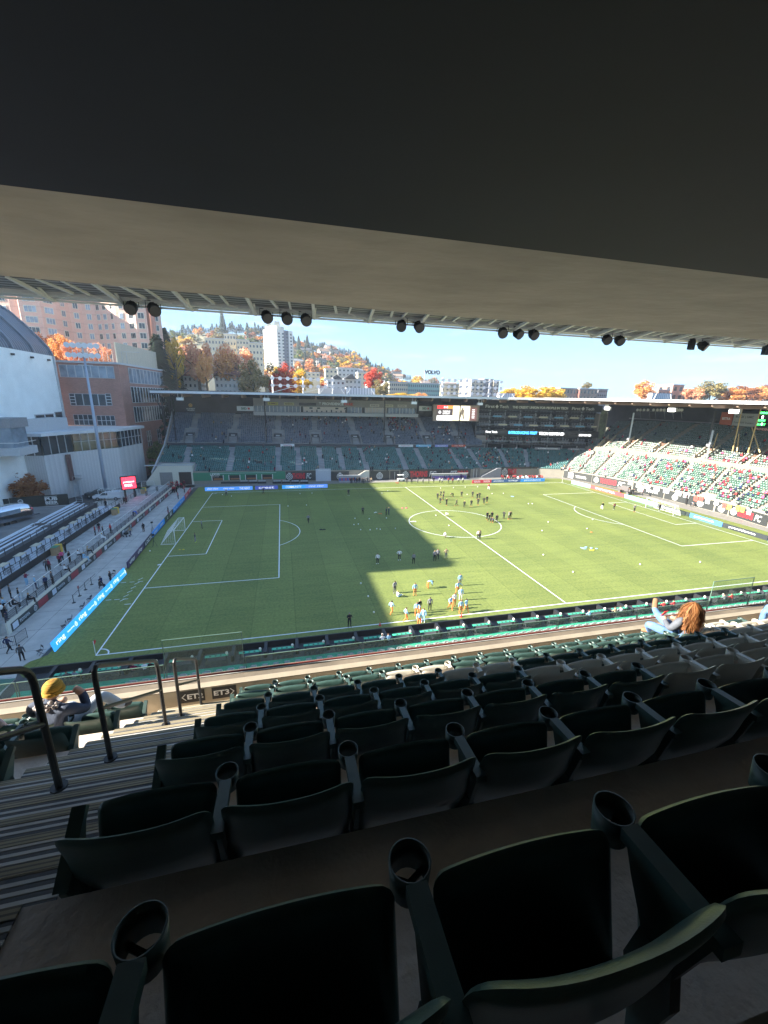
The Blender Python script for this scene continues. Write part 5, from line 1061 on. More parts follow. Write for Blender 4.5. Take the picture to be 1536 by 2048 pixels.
for r, t, p, d, v in samples(FR[3:], TP[3:], 15, .56):
    T_ = t+3
    if any(abs(T_-q) < .045 for q in AR): continue
    if r < 2 and 6.2 < T_ < 6.6: continue
    q = Vector((p.x, p.y, p.z-.2)); occ.append((q, d, 'R'))
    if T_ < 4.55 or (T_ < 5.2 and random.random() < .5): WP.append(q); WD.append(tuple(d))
    else: RS.append((q, d))
instances('right_stand_seats', FOLD_T, WP, WD, M['seatW'])  # seats toward the corner take the glare colour
RS.sort(key=lambda s: (s[0]-CAM).length)
V0, F0 = FOLD_T; me_rs = bpy.data.meshes.new('stadium_seat'); me_rs.from_pydata([tuple(v) for v in V0], [], F0); me_rs.materials.append(mat('right_green_plastic', (0.07,0.18,0.13), .28, spec=.8))
for q, d in RS[:185]:
    o = link('stadium_chair', me_rs, None, q); o.rotation_euler.z = math.atan2(d.y, d.x); tag(o, 'green folding seat in the sunlit right stand', 'seat', 'sunlit green seats of the right stand')
instances('right_stand_seats', FOLD_T, [s[0] for s in RS[185:]], [tuple(s[1]) for s in RS[185:]], M['seatR'])
P1, D1 = [], []; P2, D2 = [], []
for r, t, p, d, v in samples(VF, VT, 17, .56):
    if any(abs(t-q) < .05 for q in (.5,1.25,1.95,2.7,3.45,4.2,4.95,5.6)) : continue
    q = Vector((p.x, p.y, p.z-.25)); occ.append((q, d, 'V')); (P2 if v < .36 else P1).append(q); (D2 if v < .36 else D1).append(tuple(d))
instances('right_stand_seats', FOLD_T, P2, D2, M['seatW'])  # front rows of the upper tier have sun glare in their colour
instances('right_stand_seats', FOLD_T, P1, D1, M['seatV'])
# seated crowd
CLO = ['red','red','mar','dk','dk','wht','gry','navy','pnk','tan','dgr','red','lb']
HR = ['brn','blk','bln','brn','orange']
crowd = []
def near(q, p, s): return math.exp(-((q.x-p[0])/s)**2-((q.z-p[1])/(s*.35))**2)
for q, d, w_ in occ:
    pr = 0.0
    if w_ == 'F':
        pr = .035+.0012*max(0, q.x-20)*.9
        if q.x > 80: pr = .05
        pr += .30*near(q, (88,5), 6)+.2*near(q, (12,5), 3)
    elif w_ == 'U':
        pr = .006 if q.x < 20 else .025; pr += .40*near(q, (58,15.5), 7)+.32*near(q, (76,12), 5)+.28*near(q, (-2,11), 3)+.22*near(q, (38,15), 5)+.3*near(q,(30,16),4)
    elif w_ == 'R':
        ft = max(0, min(1, (66-q.y)/30)); pr = .04+.26*ft*(1.0 if q.z < 8.2 else .8)
    elif w_ == 'V': pr = .10 if q.z < 12 else .03; pr += .15*(q.y < 45)*(q.z < 13)
    if random.random() < pr: crowd.append((q, d, w_))
crowd.sort(key=lambda s: (s[0]-CAM).length)
NI = 60; sit0 = pose_mesh('sit', sub=0)
for q, d, w_ in crowd[:NI]:
    o = bpy.data.objects.new('person', sit0); COL.objects.link(o); n = Vector((d.y, -d.x, 0)); o.location = q+n*.12+Vector((0,0,.48)); o.rotation_euler.z = math.atan2(d.y, d.x)+math.pi+random.uniform(-.4,.4)
    o.scale = (1.15,1.15,1.1)
    for i, c in enumerate(('skin', random.choice(CLO), random.choice(['dk','jean','navy']), 'dk', random.choice(HR))): o.material_slots[i].link = 'OBJECT'; o.material_slots[i].material = cloth(C_[c])
    tag(o, 'supporter seated in the sunlit right stand', 'person', 'supporters seated in the sunlit right stand')
byc = {}
for q, d, w_ in crowd[NI:]: byc.setdefault((random.choice(CLO) if w_ in 'RV' else random.choice(['dk','red','mar','wht','gry','dgr','tan','dk','navy'])), []).append((q, d))
ico = bmesh.new(); bmesh.ops.create_icosphere(ico, subdivisions=1, radius=1); IV = np.array([v.co[:] for v in ico.verts]); IF = [[v.index for v in f.verts] for f in ico.faces]; ico.free()
cm = MB(); cmats = []
for ci, (c, lst) in enumerate(byc.items()):
    cmats += [cloth(C_[c])]
    for q, d in lst:
        n = Vector((d.y, -d.x, 0)); b0 = q+n*.1; rr_ = random.uniform(.85,1.15); cm.mi = ci+2
        T = Matrix(((d.x,-d.y,0,b0.x),(d.y,d.x,0,b0.y),(0,0,1,b0.z),(0,0,0,1))); cm.T = T
        cm.add([(-.20,-.12,.45),(.20,-.12,.45),(.24,-.08,.95*rr_),(-.24,-.08,.95*rr_),(-.18,.12,.45),(.18,.12,.45),(.17,.08,1.02*rr_),(-.17,.08,1.02*rr_)], [(0,1,2,3),(1,5,6,2),(5,4,7,6),(4,0,3,7),(3,2,6,7)])
        cm.mi = random.choice([0,0,1]); cm.add([(v[0]*.11, v[1]*.12, 1.14*rr_+v[2]*.14) for v in IV], IF); cm.mi = 1; cm.add([(-.18,-.5,.42),(.18,-.5,.42),(.18,0,.58),(-.18,0,.58),(-.16,-.5,.0),(.16,-.5,.0)], [(0,1,2,3),(4,5,1,0)])
cm.T = None
tag(cm.build('crowd', [cloth(C_['skin']), cloth(C_['dk'])]+cmats), kind='stuff')

# front walls of the stands
b = MB()
for i in range(len(FR)-1):
    a, c = Vector(FR[i]), Vector(FR[i+1]); d = (c-a).normalized(); n = Vector((d.y,-d.x,0)); 
    b.add([(a.x,a.y,0),(c.x,c.y,0),(c.x,c.y,c.z+.25),(a.x,a.y,a.z+.25),(a.x-n.x*.3,a.y-n.y*.3,a.z+.25),(c.x-n.x*.3,c.y-n.y*.3,c.z+.25),(c.x-n.x*.3,c.y-n.y*.3,c.z-.6),(a.x-n.x*.3,a.y-n.y*.3,a.z-.6)],[(0,1,2,3),(3,2,5,4),(4,5,6,7)])
tag(b.build('stand_front_wall', mat('front_wall_concrete', (0.24,0.22,0.18), .8, noise=.1, nscale=.4)), 'concrete front wall of the far and right stands', 'wall')
m = MB(); m.prism([(-24,76.4),(98,76.4),(105,75),(110,60),(110.5,20),(108,-1.8),(112,-1.8),(112,6),(115,30),(115,40),(110,67),(107,76),(100,80.6),(-16,80.6),(-24,80.6)], -.05, .004); struct('apron_paving', m, mat('apron_concrete', (0.20,0.19,0.17), .85, noise=.15, nscale=.5))
def wsign(px0, px1, py0, py1, Y, col, lab, fn=None, mc=(0.62,0.62,0.60), name='banner', cat='banner', grp='banners on the front wall of the far stand', th=.06, emit=0.0):
    a = gy(px0, py1, Y); c = gy(px1, py1, Y); h = gy(px0, py0, Y).z-a.z; s = Sign(name, lab, cat, (a.x, Y, max(a.z,.02)), (1,0,0), c.x-a.x, h, col, grp, th, emit=emit)
    if fn: s.marks(lambda m: fn(m, c.x-a.x, h), mc, emit=emit)
    return s, c.x-a.x, h
def thorns(s, w_, h, word='THORNS', two='FC'):
    s.marks(lambda m: letter(m, word, w_*.22, h*.18, w_*.42, h*.64, .02, .05), (0.55,0.02,0.03), 'red_lettering'); s.marks(lambda m: (letter(m, two, w_*.68, h*.2, w_*.17, h*.58, .02, .02, .2), crest(m, w_*.12, h*.46, h*.33)), (0.55,0.55,0.52))
BK = (0.025,0.028,0.028)
for (a, c, l) in ((572,632,'black banner with red lettering left of the first crest banner'),(800,884,'black red lettered banner in the middle of the far front wall'),(1000,1060,'black banner with red lettering at the right end of the far front wall')):
    s, w_, h = wsign(a, c, 943, 962, 80.42, BK, l); thorns(s, w_, h)
s, w_, h = wsign(885, 940, 942, 960, 80.41, BK, 'black founding year banner on the far front wall'); s.marks(lambda m: letter(m, '2012', w_*.52, h*.2, w_*.4, h*.6, .02, .04), (0.55,0.02,0.03), 'red_lettering'); s.marks(lambda m: letter(m, 'EST', w_*.26, h*.2, w_*.24, h*.6, .02, .02, .2), (0.55,0.55,0.52))
for a, c, l in ((662,698,'black crest banner beside the grey suite wall'),(740,778,'black crest banner left of the dark doors'),(1062,1085,'black crest banner at the corner of the far wall')): wsign(a, c, 943, 961, 80.4, BK, l, lambda m, w_, h: crest(m, w_*.5, h*.42, h*.36))
wsign(632, 662, 943, 968, 80.38, (0.42,0.44,0.48), 'grey panel wall between two black banners', lambda m, w_, h: letter(m, 'Alaska Airlines', w_*.15, h*.82, w_*.7, h*.1, .02, .02), name='wall_panel', cat='panel')
s, w_, h = wsign(387, 571, 946, 962, 80.36, (0.03,0.19,0.10), 'long green wall with dark openings left of the banners', lambda m, w_, h: (letter(m, 'LEXUS', w_*.18, h*.62, w_*.10, h*.3, .02, .03), letter(m, 'LOUNGE', w_*.19, h*.42, w_*.08, h*.14, .02, .03)), name='green_wall', cat='wall', th=.3)
s.marks(lambda m: [rect(m, w_*q, 0, w_*(q+.12), h*.62, .02) for q in (.20,.38,.56,.74)], (0.02,0.015,0.012), 'opening'); s.marks(lambda m: [rect(m, w_*(q-.008), 0, w_*q, h*.68, .03) for q in (.20,.32,.38,.50,.56,.68,.74,.86)]+[rect(m, w_*.2, h*.86, w_*.9, h*.90, .03)], (0.6,0.6,0.58), 'door_frame'); s.marks(lambda m: [rect(m, w_*q+.3, h*.08, w_*(q+.11), h*.26, .025) for q in (.20,.38,.56,.74)], (0.30,0.13,0.05), 'counter')
wsign(780, 798, 945, 962, 80.39, (0.03,0.03,0.035), 'dark double doors in the far front wall', lambda m, w_, h: rect(m, w_*.48, 0, w_*.52, h*.9, .02), name='double_door', cat='door')
wsign(945, 958, 943, 962, 80.37, (0.10,0.10,0.10), 'dark doorway in the far front wall right of the founding year banner', lambda m, w_, h: (rect(m, w_*.05, 0, w_*.12, h*.9, .02), rect(m, w_*.5, 0, w_*.56, h*.9, .02)), name='doorway', cat='door')
for a, c, lab in ((700,737,'beige stair wall rising behind the team benches'),(960,998,'stair wall with dark handrail right of the doorway')):
    A, Cc = gy(a, 962, 80.3), gy(c, 962, 80.3); t = thing('stair_block', lab, 'stairs', (A.x, 80.3, 0)); L = Cc.x-A.x; b = MB(); b.add([(0,0,0),(L,0,0),(L,0,3.0),(L*.8,0,3.0),(0,0,.4)]+[(0,-.8,0),(L,-.8,0),(L,-.8,3.0),(L*.8,-.8,3.0),(0,-.8,.4)], [(0,1,2,3,4)[::1],(9,8,7,6,5),(2,7,8,3),(3,8,9,4),(1,6,7,2),(4,9,5,0)]); b.build('wall', M['cream'] if a == 700 else M['grey'], t)
    b = MB(); b.tube([(0,-.85,1.3),(L*.8,-.85,3.9),(L,-.85,3.9)], .04, 6); 
    for k in range(6): b.beam((L*.8*k/5,-.85,.4+2.6*k/5),(L*.8*k/5,-.85,1.3+2.6*k/5),.04,.04)
    b.build('handrail', M['dark'], t)
# garage block at the left end
t = thing('garage_block', 'concrete garage block with two roller doors under the far stand', 'building', (-16,80.4,0)); b = MB(); b.add([(-2.2,0,0),(9.6,0,0),(9.6,0,5.2),(1.2,0,5.3),(-2.2,0,1.0),(-2.2,4,0),(9.6,4,0),(9.6,4,5.2),(1.2,4,5.3),(-2.2,4,1.0)],[(0,1,2,3,4),(3,2,7,8),(1,6,7,2),(4,3,8,9),(0,4,9,5)]); b.build('wall', M['cream'], t)
for x0, c in ((1.3,'grey'),(6.0,'black')): b = MB(); b.box((x0,-.06,0),(x0+3.1,-.01,3.5)); b.build('roller_door', wave_mat('roller_'+c, (0.26,0.25,0.24) if c == 'grey' else (0.03,0.02,0.02), (0.20,0.19,0.18) if c == 'grey' else (0.05,0.03,0.02), 4, 'Z', .6), t)
b = MB(); b.box((-2.2,-.15,5.3),(9.7,-.0,5.6)); b.build('coping', M['lgrey'], t)
# white covered things and plain far bench rows
def group_people(px0, px1, py, n, cols, lab, grp, z=.05, po=('sit','stand'), seed=1, dy=4):
    rn = random.Random(seed)
    for k in range(n):
        p = gz(px0+(px1-px0)*(k+rn.random()*.6)/n, py+rn.uniform(-dy,dy)*.4, z); pz = rn.choice(po); person(pz, (p.x, p.y, z+(.45 if pz == 'sit' else 0)), 180+rn.uniform(-60,60), ('skin', rn.choice(cols), 'dk', 'dk', rn.choice(['brn','blk','bln'])), lab, grp)
group_people(1003,1085,961,26,['red','wht','dk','mar','red'],'person in red or dark clothes standing behind the far right board','people behind the far right boards',po=('stand',),seed=4)
group_people(868,935,957,18,['ppl','wht','navy','dk'],'substitute seated on the far right bench','people on the far right bench',seed=5)
group_people(700,745,966,12,['dk','dgr','dk','tan'],'staff member in dark clothes beside the left bench','people beside the far left bench',po=('stand',),seed=6)
group_people(812,935,966,12,['dk','wht','red','gry'],'person standing by the far touchline in the sun','people at the far touchline in the sun',po=('stand','walk'),seed=8)
t = thing('team_bench', 'covered team bench with red and blue seats by the far touchline', 'bench', (33.2,78.0,0)); b = MB(); b.extx([(0,0),(0,.1),(1.2,.1),(1.2,1.9),(.3,2.0),(.25,1.92),(1.1,1.82),(1.1,0)],0,6.6); b.build('shell', M['lgrey'], t)
for k in range(11): b = MB(); b.box((.2+k*.58,.45,.42),(.65+k*.58,.9,.5)); b.box((.2+k*.58,.86,.5),(.65+k*.58,.95,1.1)); b.build('seat', mat('bench_red', (0.5,0.06,0.10), .5) if k % 2 else mat('bench_blue', (0.05,0.12,0.45), .5), t)
t = thing('team_bench', 'second covered team bench in the sun right of midfield', 'bench', (62,77.5,0)); b = MB(); b.extx([(0,0),(0,.1),(1.2,.1),(1.2,1.9),(.3,2.0),(.25,1.92),(1.1,1.82),(1.1,0)],0,12); b.build('shell', M['lgrey'], t)
for k in range(18): b = MB(); b.box((.2+k*.64,.45,.42),(.7+k*.64,.9,.5)); b.box((.2+k*.64,.86,.5),(.7+k*.64,.95,1.1)); b.build('seat', mat('bench_purple', (0.14,0.08,0.35), .5), t)
t = thing('medical_cart', 'white golf cart parked at the far end of the halfway line', 'cart', (51.5,77.2,0)); b = MB(); b.box((-.7,-.5,.35),(1.4,.7,.8)); b.box((-.7,-.5,1.9),(1.2,.7,1.98)); b.build('body', M['white'], t)
b = MB(); [b.beam((x,y,.8),(x,y,1.9),.05,.05) for x in (-.6,1.1) for y in (-.45,.65)]; b.build('frame', M['dark'], t); b = MB(); [b.cyl((x,y-.1,.25),(x,y+.1,.25),.25,n=12) for x in (-.4,1.1) for y in (-.45,.65)]; b.build('wheel', M['black'], t)
puddle((803,966),'red','red equipment crates at the far end of the halfway line',6,s=.8)
# lounge furniture in front of the green wall
for k in range(12):
    p = gz(398+k*18+(0 if k < 8 else 12), 966); b = MB()
    for q in range(4): b.box((-.9+q*.5,-.3,.35),(-.5+q*.5,.1,.8)); 
    tag(b.build('lounge_chairs', M['lgrey'], loc=p), 'pale lounge chairs in front of the green wall, set %s from the left' % ORD[k], 'chairs', 'lounge chair sets along the far side')
    b = MB(); b.box((-1.2,-.9,0),(1.2,-.6,.55)); tag(b.build('planter_box', M['black'], loc=p), 'black planter box in front of lounge chairs, %s from the left' % ORD[k], 'planter', 'black planter boxes along the far side')

# vomitories, parapets of the upper stands
for i, (a, c) in enumerate(AU):
    x = a+(c-a)*.15; t = thing('stair_opening', 'dark stair opening in the upper far stand, %s from the left' % ORD[i], 'stair opening', (x,93.5,9.3-.01*x), group='stair openings of the upper far stand')
    b = MB(); b.box((-1.35,0,0),(-1.2,4.2,2.7)); b.build('side_wall', M['grey'], t); b = MB(); b.box((1.2,0,0),(1.35,4.2,2.7)); b.build('side_wall', M['grey'], t); b = MB(); b.box((-1.2,3.6,0),(1.2,4.5,3.3)); b.build('back_wall', M['dark'], t); b = MB(); b.box((-1.0,3.5,.0),(1.0,3.59,2.1)); b.build('opening', mat('brown_interior', (0.10,0.06,0.035), .8), t); b = MB(); b.box((-.6,3.4,2.5),(.6,3.49,2.9)); b.build('lamp_panel', M['lgrey'], t)
b = MB(); b.add([(-15.2,92.7,8.9),(86,92.2,7.8),(86,92.2,8.9),(-15.2,92.7,10.1),(-15.2,92.85,10.1),(86,92.35,8.9)],[(0,1,2,3),(3,2,5,4)]); b.add([(-15.2,92,9.05),(86,91.5,7.85),(86,93.6,7.85),(-15.2,93.6,9.05)],[(0,1,2,3)]); tag(b.build('walkway_wall', M['dark']), 'dark walkway wall between the lower and upper far stand', 'wall')
for px0, px1, c, l, s_ in ((561,589,(0.75,0.75,0.75),'white banner at the front of the upper far stand','TOYOTA'),(797,826,(0.7,0.7,0.7),'pale banner left of the blue one on the walkway wall','Supporters'),(832,862,(0.12,0.42,0.62),'light blue banner on the walkway wall','Rose City'),(870,896,(0.25,0.28,0.6),'violet banner on the walkway wall','Baseball'),(903,931,(0.6,0.10,0.05),'orange red banner on the walkway wall','City Red')):
    wsign(px0, px1, 888 if px0 < 600 else 889.5, 894, 92.1, c, l, lambda m, w_, h, s_=s_: letter(m, s_, w_*.2, h*.25, w_*.6, h*.5, .02, .02), (0.5,0.05,0.05) if c[0] > .65 else (0.7,0.7,0.7), grp='banners on the walkway wall')
# white edge line of the left flank
b = MB(); b.beam((-16.6,80.6,3.3),(-15.6,92.2,9.6),.35,.5); b.beam((-15.6,92.2,9.8),(-16.0,108,19.0),.35,.5); b.add([(-16.7,80.6,0),(-15.8,92,0),(-16,108,0),(-16,108,18.2),(-15.7,92.2,9.4),(-16.7,80.6,3.2)],[(0,1,2,3,4,5)]); tag(b.build('flank_wall', M['lgrey']), 'pale edge of the far stand at its left flank', 'wall')
# back wall and roof
b = MB(); b.box((-15.5,108.2,15),(90,108.7,25.2)); b.box((142,-4,15),(142.5,100,25)); tag(b.build('stand_back_wall', mat('back_wall', (0.045,0.05,0.06), .8, noise=.3, nscale=.3)), 'dark rear wall beneath the stadium roof', 'wall')
EV = [(-15.3,83,24.6),(20,83,24.8),(60,83,25.0),(88,82.8,25.15),(99,79.5,25.25),(104.5,71,25.25),(106.5,50,25.1),(107.5,25,24.9),(107,-5,24.7)]
EB = [(-17,110,24.65),(20,110,24.65),(60,110,24.65),(110,110,24.65),(135,108,24.65),(146,96,24.65),(147,60,24.65),(147,25,24.65),(147,-5,24.65)]
rf = thing('stadium_roof', 'long flat stadium roof with pale fascia over the far and right stands', 'roof', (0,90,24))
b = MB(); o0 = Vector((0,90,24)); FH = .85
for i in range(len(EV)-1):
    a, c, a2, c2 = [Vector(q)-o0 for q in (EV[i], EV[i+1], EB[i], EB[i+1])]; dn = Vector((0,0,-FH))
    b.quad(a2+Vector((0,0,.05)), a, c, c2+Vector((0,0,.05))); b.quad(a+dn, a2-Vector((0,0,.3)), c2-Vector((0,0,.3)), c+dn)
b.build('deck', mat('roof_underside', (0.18,0.15,0.13), .8, noise=.2, nscale=.2), rf)
b = MB()
for i in range(len(EV)-1):
    a, c = Vector(EV[i])-o0, Vector(EV[i+1])-o0; d = (c-a).normalized(); n = Vector((d.y,-d.x,0))*.06
    vs = [a+n, c+n, c+n-Vector((0,0,FH*.72)), a+n-Vector((0,0,FH*.72))]; vs += [v-n*2 for v in vs]; b.add(vs, [(3,2,1,0),(4,5,6,7),(0,1,5,4),(2,3,7,6)])
b.build('fascia', mat('fascia_pale', (0.60,0.61,0.62), .5, noise=.05), rf)
b = MB(); b.box((-15.6,-6.9,-.3),(-15.4,20,1.0)); b.build('end_trim', M['dark'], rf)
M['bracket'] = mat('roof_bracket', (0.30,0.20,0.15), .7, noise=.1)
tot = 0; 
for i in range(len(EV)-1):
    a, c, a2, c2 = [Vector(q)-o0 for q in (EV[i], EV[i+1], EB[i], EB[i+1])]; L = (c-a).length; n = max(1, int(L/4.9))
    for k in range(n):
        f = (k+.5)/n; p = a.lerp(c, f); q = a2.lerp(c2, f); d = (q-p).normalized(); x = d.cross(Vector((0,0,1))).normalized()*.22; s = p+d*.5
        b = MB(); pts = [s+Vector((0,0,-.65)), s+Vector((0,0,-1.2)), s+d*1.0+Vector((0,0,-1.6)), s+d*18+Vector((0,0,-1.3)), s+d*18+Vector((0,0,.2))]
        b.add([p_-x for p_ in pts]+[p_+x for p_ in pts], [(0,1,2,3,4),(9,8,7,6,5),(0,5,6,1),(1,6,7,2),(2,7,8,3)]); b.build('bracket', M['bracket'], rf)
# truss panels of the roof underside seen behind the eave
b = MB()
for k in range(20):
    x = -14+k*5.2; b.beam((x,101,24.0),(x+2.6,101,22.6),.14,.14); b.beam((x+2.6,101,22.6),(x+5.2,101,24.0),.14,.14)
b.beam((-15,101,22.6),(90,101,22.6),.16,.16)
tag(b.build('roof_truss', M['dark']), 'dark zigzag truss under the roof of the far stand', 'truss')
t = thing('end_bracing', 'dark steel bracing at the open left end of the far stand roof', 'bracing', (-16,96,0)); b = MB()
for y0 in (0, 8): b.beam((0,y0,11 if y0 == 0 else 18),(0,y0,24),.35,.35); b.beam((0,y0,19),(-1.5,y0-3,24),.25,.25); b.beam((0,y0,19),(3.5,y0,24),.25,.25)
b.build('frame', M['dark'], t)
for k, px in enumerate((352,533,768,916)):
    p = gy(px, 880, 94.5); b = MB(); b.beam((0,0,0),(0,0,24.2-9.8),.28,.28); b.box((-.3,-.3,4),(.3,.3,4.6)); tag(b.build('roof_column', M['dark'], loc=(p.x,94.5,9.8)), 'slim dark roof column in the far stand, %s from the left' % ORD[k], 'column', 'roof columns of the far stand')
for k, (px, py) in enumerate(((360,798),(533,799),(688,803),(828,806),(960,808))):
    p = gy(px, py, 84); b = MB(); b.box((-.85,-.3,-.75),(.85,.5,.0)); b.box((-.5,-.05,0),(-.4,.05,1.0)); b.box((.4,-.05,0),(.5,.05,1.0)); tag(b.build('speaker_box', M['white'], loc=(p.x,84,p.z+.4)), 'white speaker box under the eave of the far stand, %s from the left' % ORD[k], 'speaker', 'speaker boxes under the eave')
# press box
x0, x1 = 9.2, 63.6
t = thing('press_box', 'long cream press box hung under the far stand roof', 'press box', (x0,99,18.0)); L = x1-x0
b = MB(); b.box((0,0,0),(L,.3,1.1)); b.box((0,.3,0),(L,6,.3)); b.box((-.1,-.25,.75),(L+.1,0,.95)); b.build('balcony_front', M['lgrey'], t)
b = MB(); b.box((0,1.5,2.9),(L,1.8,5.2)); b.build('upper_band', mat('press_band', (0.30,0.28,0.26), .7, noise=.1), t); b = MB(); b.box((0,2.4,.3),(L,2.6,2.9)); b.build('rear_wall', M['dark'], t)
for k in range(5): b = MB(); xx = (.3,15.5,30,36,44)[k]; w2 = (14.0,14.0,5.0,7.0,9.8)[k]; b.box((xx,2.0,1.1),(xx+w2,2.2,2.85)); b.build('room_panel', mat('room_wall', (0.80,0.70,0.60), .7, noise=.08) if k in (1,3) else M['window2'], t)  # room_wall tone is raised to stand in for interior lighting
for k in range(46):
    if 13 < k < 26: continue
    b = MB(); xx = k*1.2; b.box((xx,1.4,1.1),(xx+(.22 if k % 4 == 0 else .10),1.6,2.9)); b.build('mullion', M['white'], t)
b = MB()
for k in range(9): b.box((16.5+k*1.6,1.9,1.15),(16.9+k*1.6,2.0,1.15+.4+.2*(k % 3)))
for k in (17.5,20,26,29): b.box((k,1.9,2.2),(k+1.0,1.98,2.65))
b.build('equipment', M['dark'], t)
a = gy(638,815,100.3); s = Sign('stadium_sign', 'white and red stadium name lettering above the press box', 'sign', (a.x,100.3,21.35), (1,0,0), 13.5, 1.2, (0.27,0.25,0.23), None, .05)
s.marks(lambda m: (letter(m,'T',0,.3,.7,.7,.02,.04), letter(m,'PROVIDENCE',1.1,.1,7.0,.9,.02,.05)), (0.75,0.75,0.75)); s.marks(lambda m: letter(m,'PARK',8.3,.1,3.2,.9,.02,.05), (0.65,0.06,0.04), 'red_lettering')
for px, c, s_ in ((545,(0.55,0.50,0.12),'SUBARU'),(577,(0.5,0.47,0.25),'RENEWAL'),(607,(0.06,0.06,0.07),''),(748,(0.6,0.55,0.48),'ROSE CO'),(776,(0.6,0.57,0.42),'Tillamook'),(803,(0.6,0.56,0.5),'PACIFIC')):
    a = gy(px,817,100.4); q = Sign('sponsor_sign', 'small sponsor board %s above the press box' % (('reading '+{'SUBARU':'in yellow, leftmost','RENEWAL':'in pale yellow','ROSE CO':'in cream with red words','Tillamook':'in cream with dark words','PACIFIC':'in cream, rightmost'}[s_]) if s_ else 'in black'), 'sign', (a.x-1.4,100.4,21.2), (1,0,0), 3.2 if s_ else 5.5, .85, c, 'sponsor boards above the press box', .05)
    if s_: q.marks(lambda m, s_=s_: letter(m, {'SUBARU':'SUMMIT','Tillamook':'DAIRY CO'}.get(s_, s_), .4,.22,2.4,.42,.02,.02), (0.12,0.05,0.04))
for px0, px1, l in ((474,507,'white anniversary board left of the press box'),(838,863,'white anniversary board right of the press box')):
    s, w_, h = wsign(px0, px1, 812, 821.5, 99.2, (0.72,0.72,0.70), l, lambda m, w_, h: (letter(m, '50', w_*.25, h*.25, w_*.25, h*.5, .02, .04), ring(m, w_*.52, h*.48, h*.14, h*.24, .02)), (0.03,0.12,0.07), grp='anniversary boards', name='anniversary_board', cat='sign'); s.marks(lambda m: rect(m, w_*.66, h*.3, w_*.78, h*.7, .02), (0.6,0.05,0.05), 'red_mark')
s, w_, h = wsign(372, 392, 805, 822, 100, (0.03,0.035,0.04), 'dark board with round orange emblem at the left of the upper stand', lambda m, w_, h: (ring(m, w_*.5, h*.68, h*.12, h*.22, .02), disc(m, w_*.5, h*.68, h*.08)), (0.62,0.36,0.08), name='emblem_board', cat='sign', grp=None); s.marks(lambda m: (letter(m, 'SUNSET', w_*.05, h*.2, w_*.9, h*.15, .02, .03), letter(m, 'AWARDS', w_*.15, h*.02, w_*.7, h*.13, .02, .03)), (0.6,0.6,0.55))
# scoreboard
s, w_, h = wsign(865.5, 957, 809, 842, 95.5, (0.36,0.27,0.22), 'video scoreboard showing a player and the score between stand and club tower', None, name='scoreboard', cat='scoreboard', grp=None, th=.8)
def sc(col, fn, nm, e=.55): s.marks(fn, col, nm, e)
sc((0.65,0.03,0.03), lambda m: rect(m, w_*.08,h*.76,w_*.30,h*.95,.01), 'red_score_panel'); sc((0.70,0.20,0.04), lambda m: rect(m, w_*.30,h*.76,w_*.42,h*.95,.01), 'orange_score_panel'); sc((0.04,0.03,0.03), lambda m: rect(m, w_*.08,h*.36,w_*.42,h*.76,.01), 'black_panel'); sc((0.78,0.76,0.76), lambda m: rect(m, w_*.08,h*.05,w_*.42,h*.35,.01), 'white_panel')
sc((0.78,0.70,0.48), lambda m: rect(m, w_*.42,h*.05,w_*.79,h*.95,.01), 'video_image'); sc((0.10,0.05,0.045), lambda m: rect(m, w_*.79,h*.05,w_*.95,h*.86,.01), 'lineup_panel')
sc((0.78,0.76,0.74), lambda m: (letter(m,'0 0',w_*.22,h*.79,w_*.09,h*.13,.02,.03), letter(m,'THORNS',w_*.2,h*.55,w_*.16,h*.1,.02,.03), letter(m,'SPIRIT',w_*.2,h*.42,w_*.16,h*.1,.02,.03), crest(m,w_*.14,h*.54,h*.09), [rect(m,w_*.84,h*(.2+.1*k),w_*.9,h*(.24+.1*k),.02) for k in range(6)]), 'score_lettering')
sc((0.55,0.03,0.05), lambda m: (ring(m,w_*.16,h*.2,h*.05,h*.09,.02,12), letter(m,'TOYOTA',w_*.24,h*.16,w_*.15,h*.08,.02,.02)), 'red_lettering')
sc((0.10,0.08,0.06), lambda m: (disc(m,w_*.63,h*.78,h*.06), m.add([(w_*.58,h*.45,.02),(w_*.66,h*.45,.02),(w_*.67,h*.72,.02),(w_*.60,h*.74,.02)],[(0,1,2,3)]), m.add([(w_*.58,h*.45,.02),(w_*.56,h*.12,.02),(w_*.585,h*.12,.02),(w_*.62,h*.45,.02)],[(0,1,2,3)]), m.add([(w_*.62,h*.45,.02),(w_*.66,h*.45,.02),(w_*.68,h*.12,.02),(w_*.655,h*.12,.02)],[(0,1,2,3)])), 'player_figure')
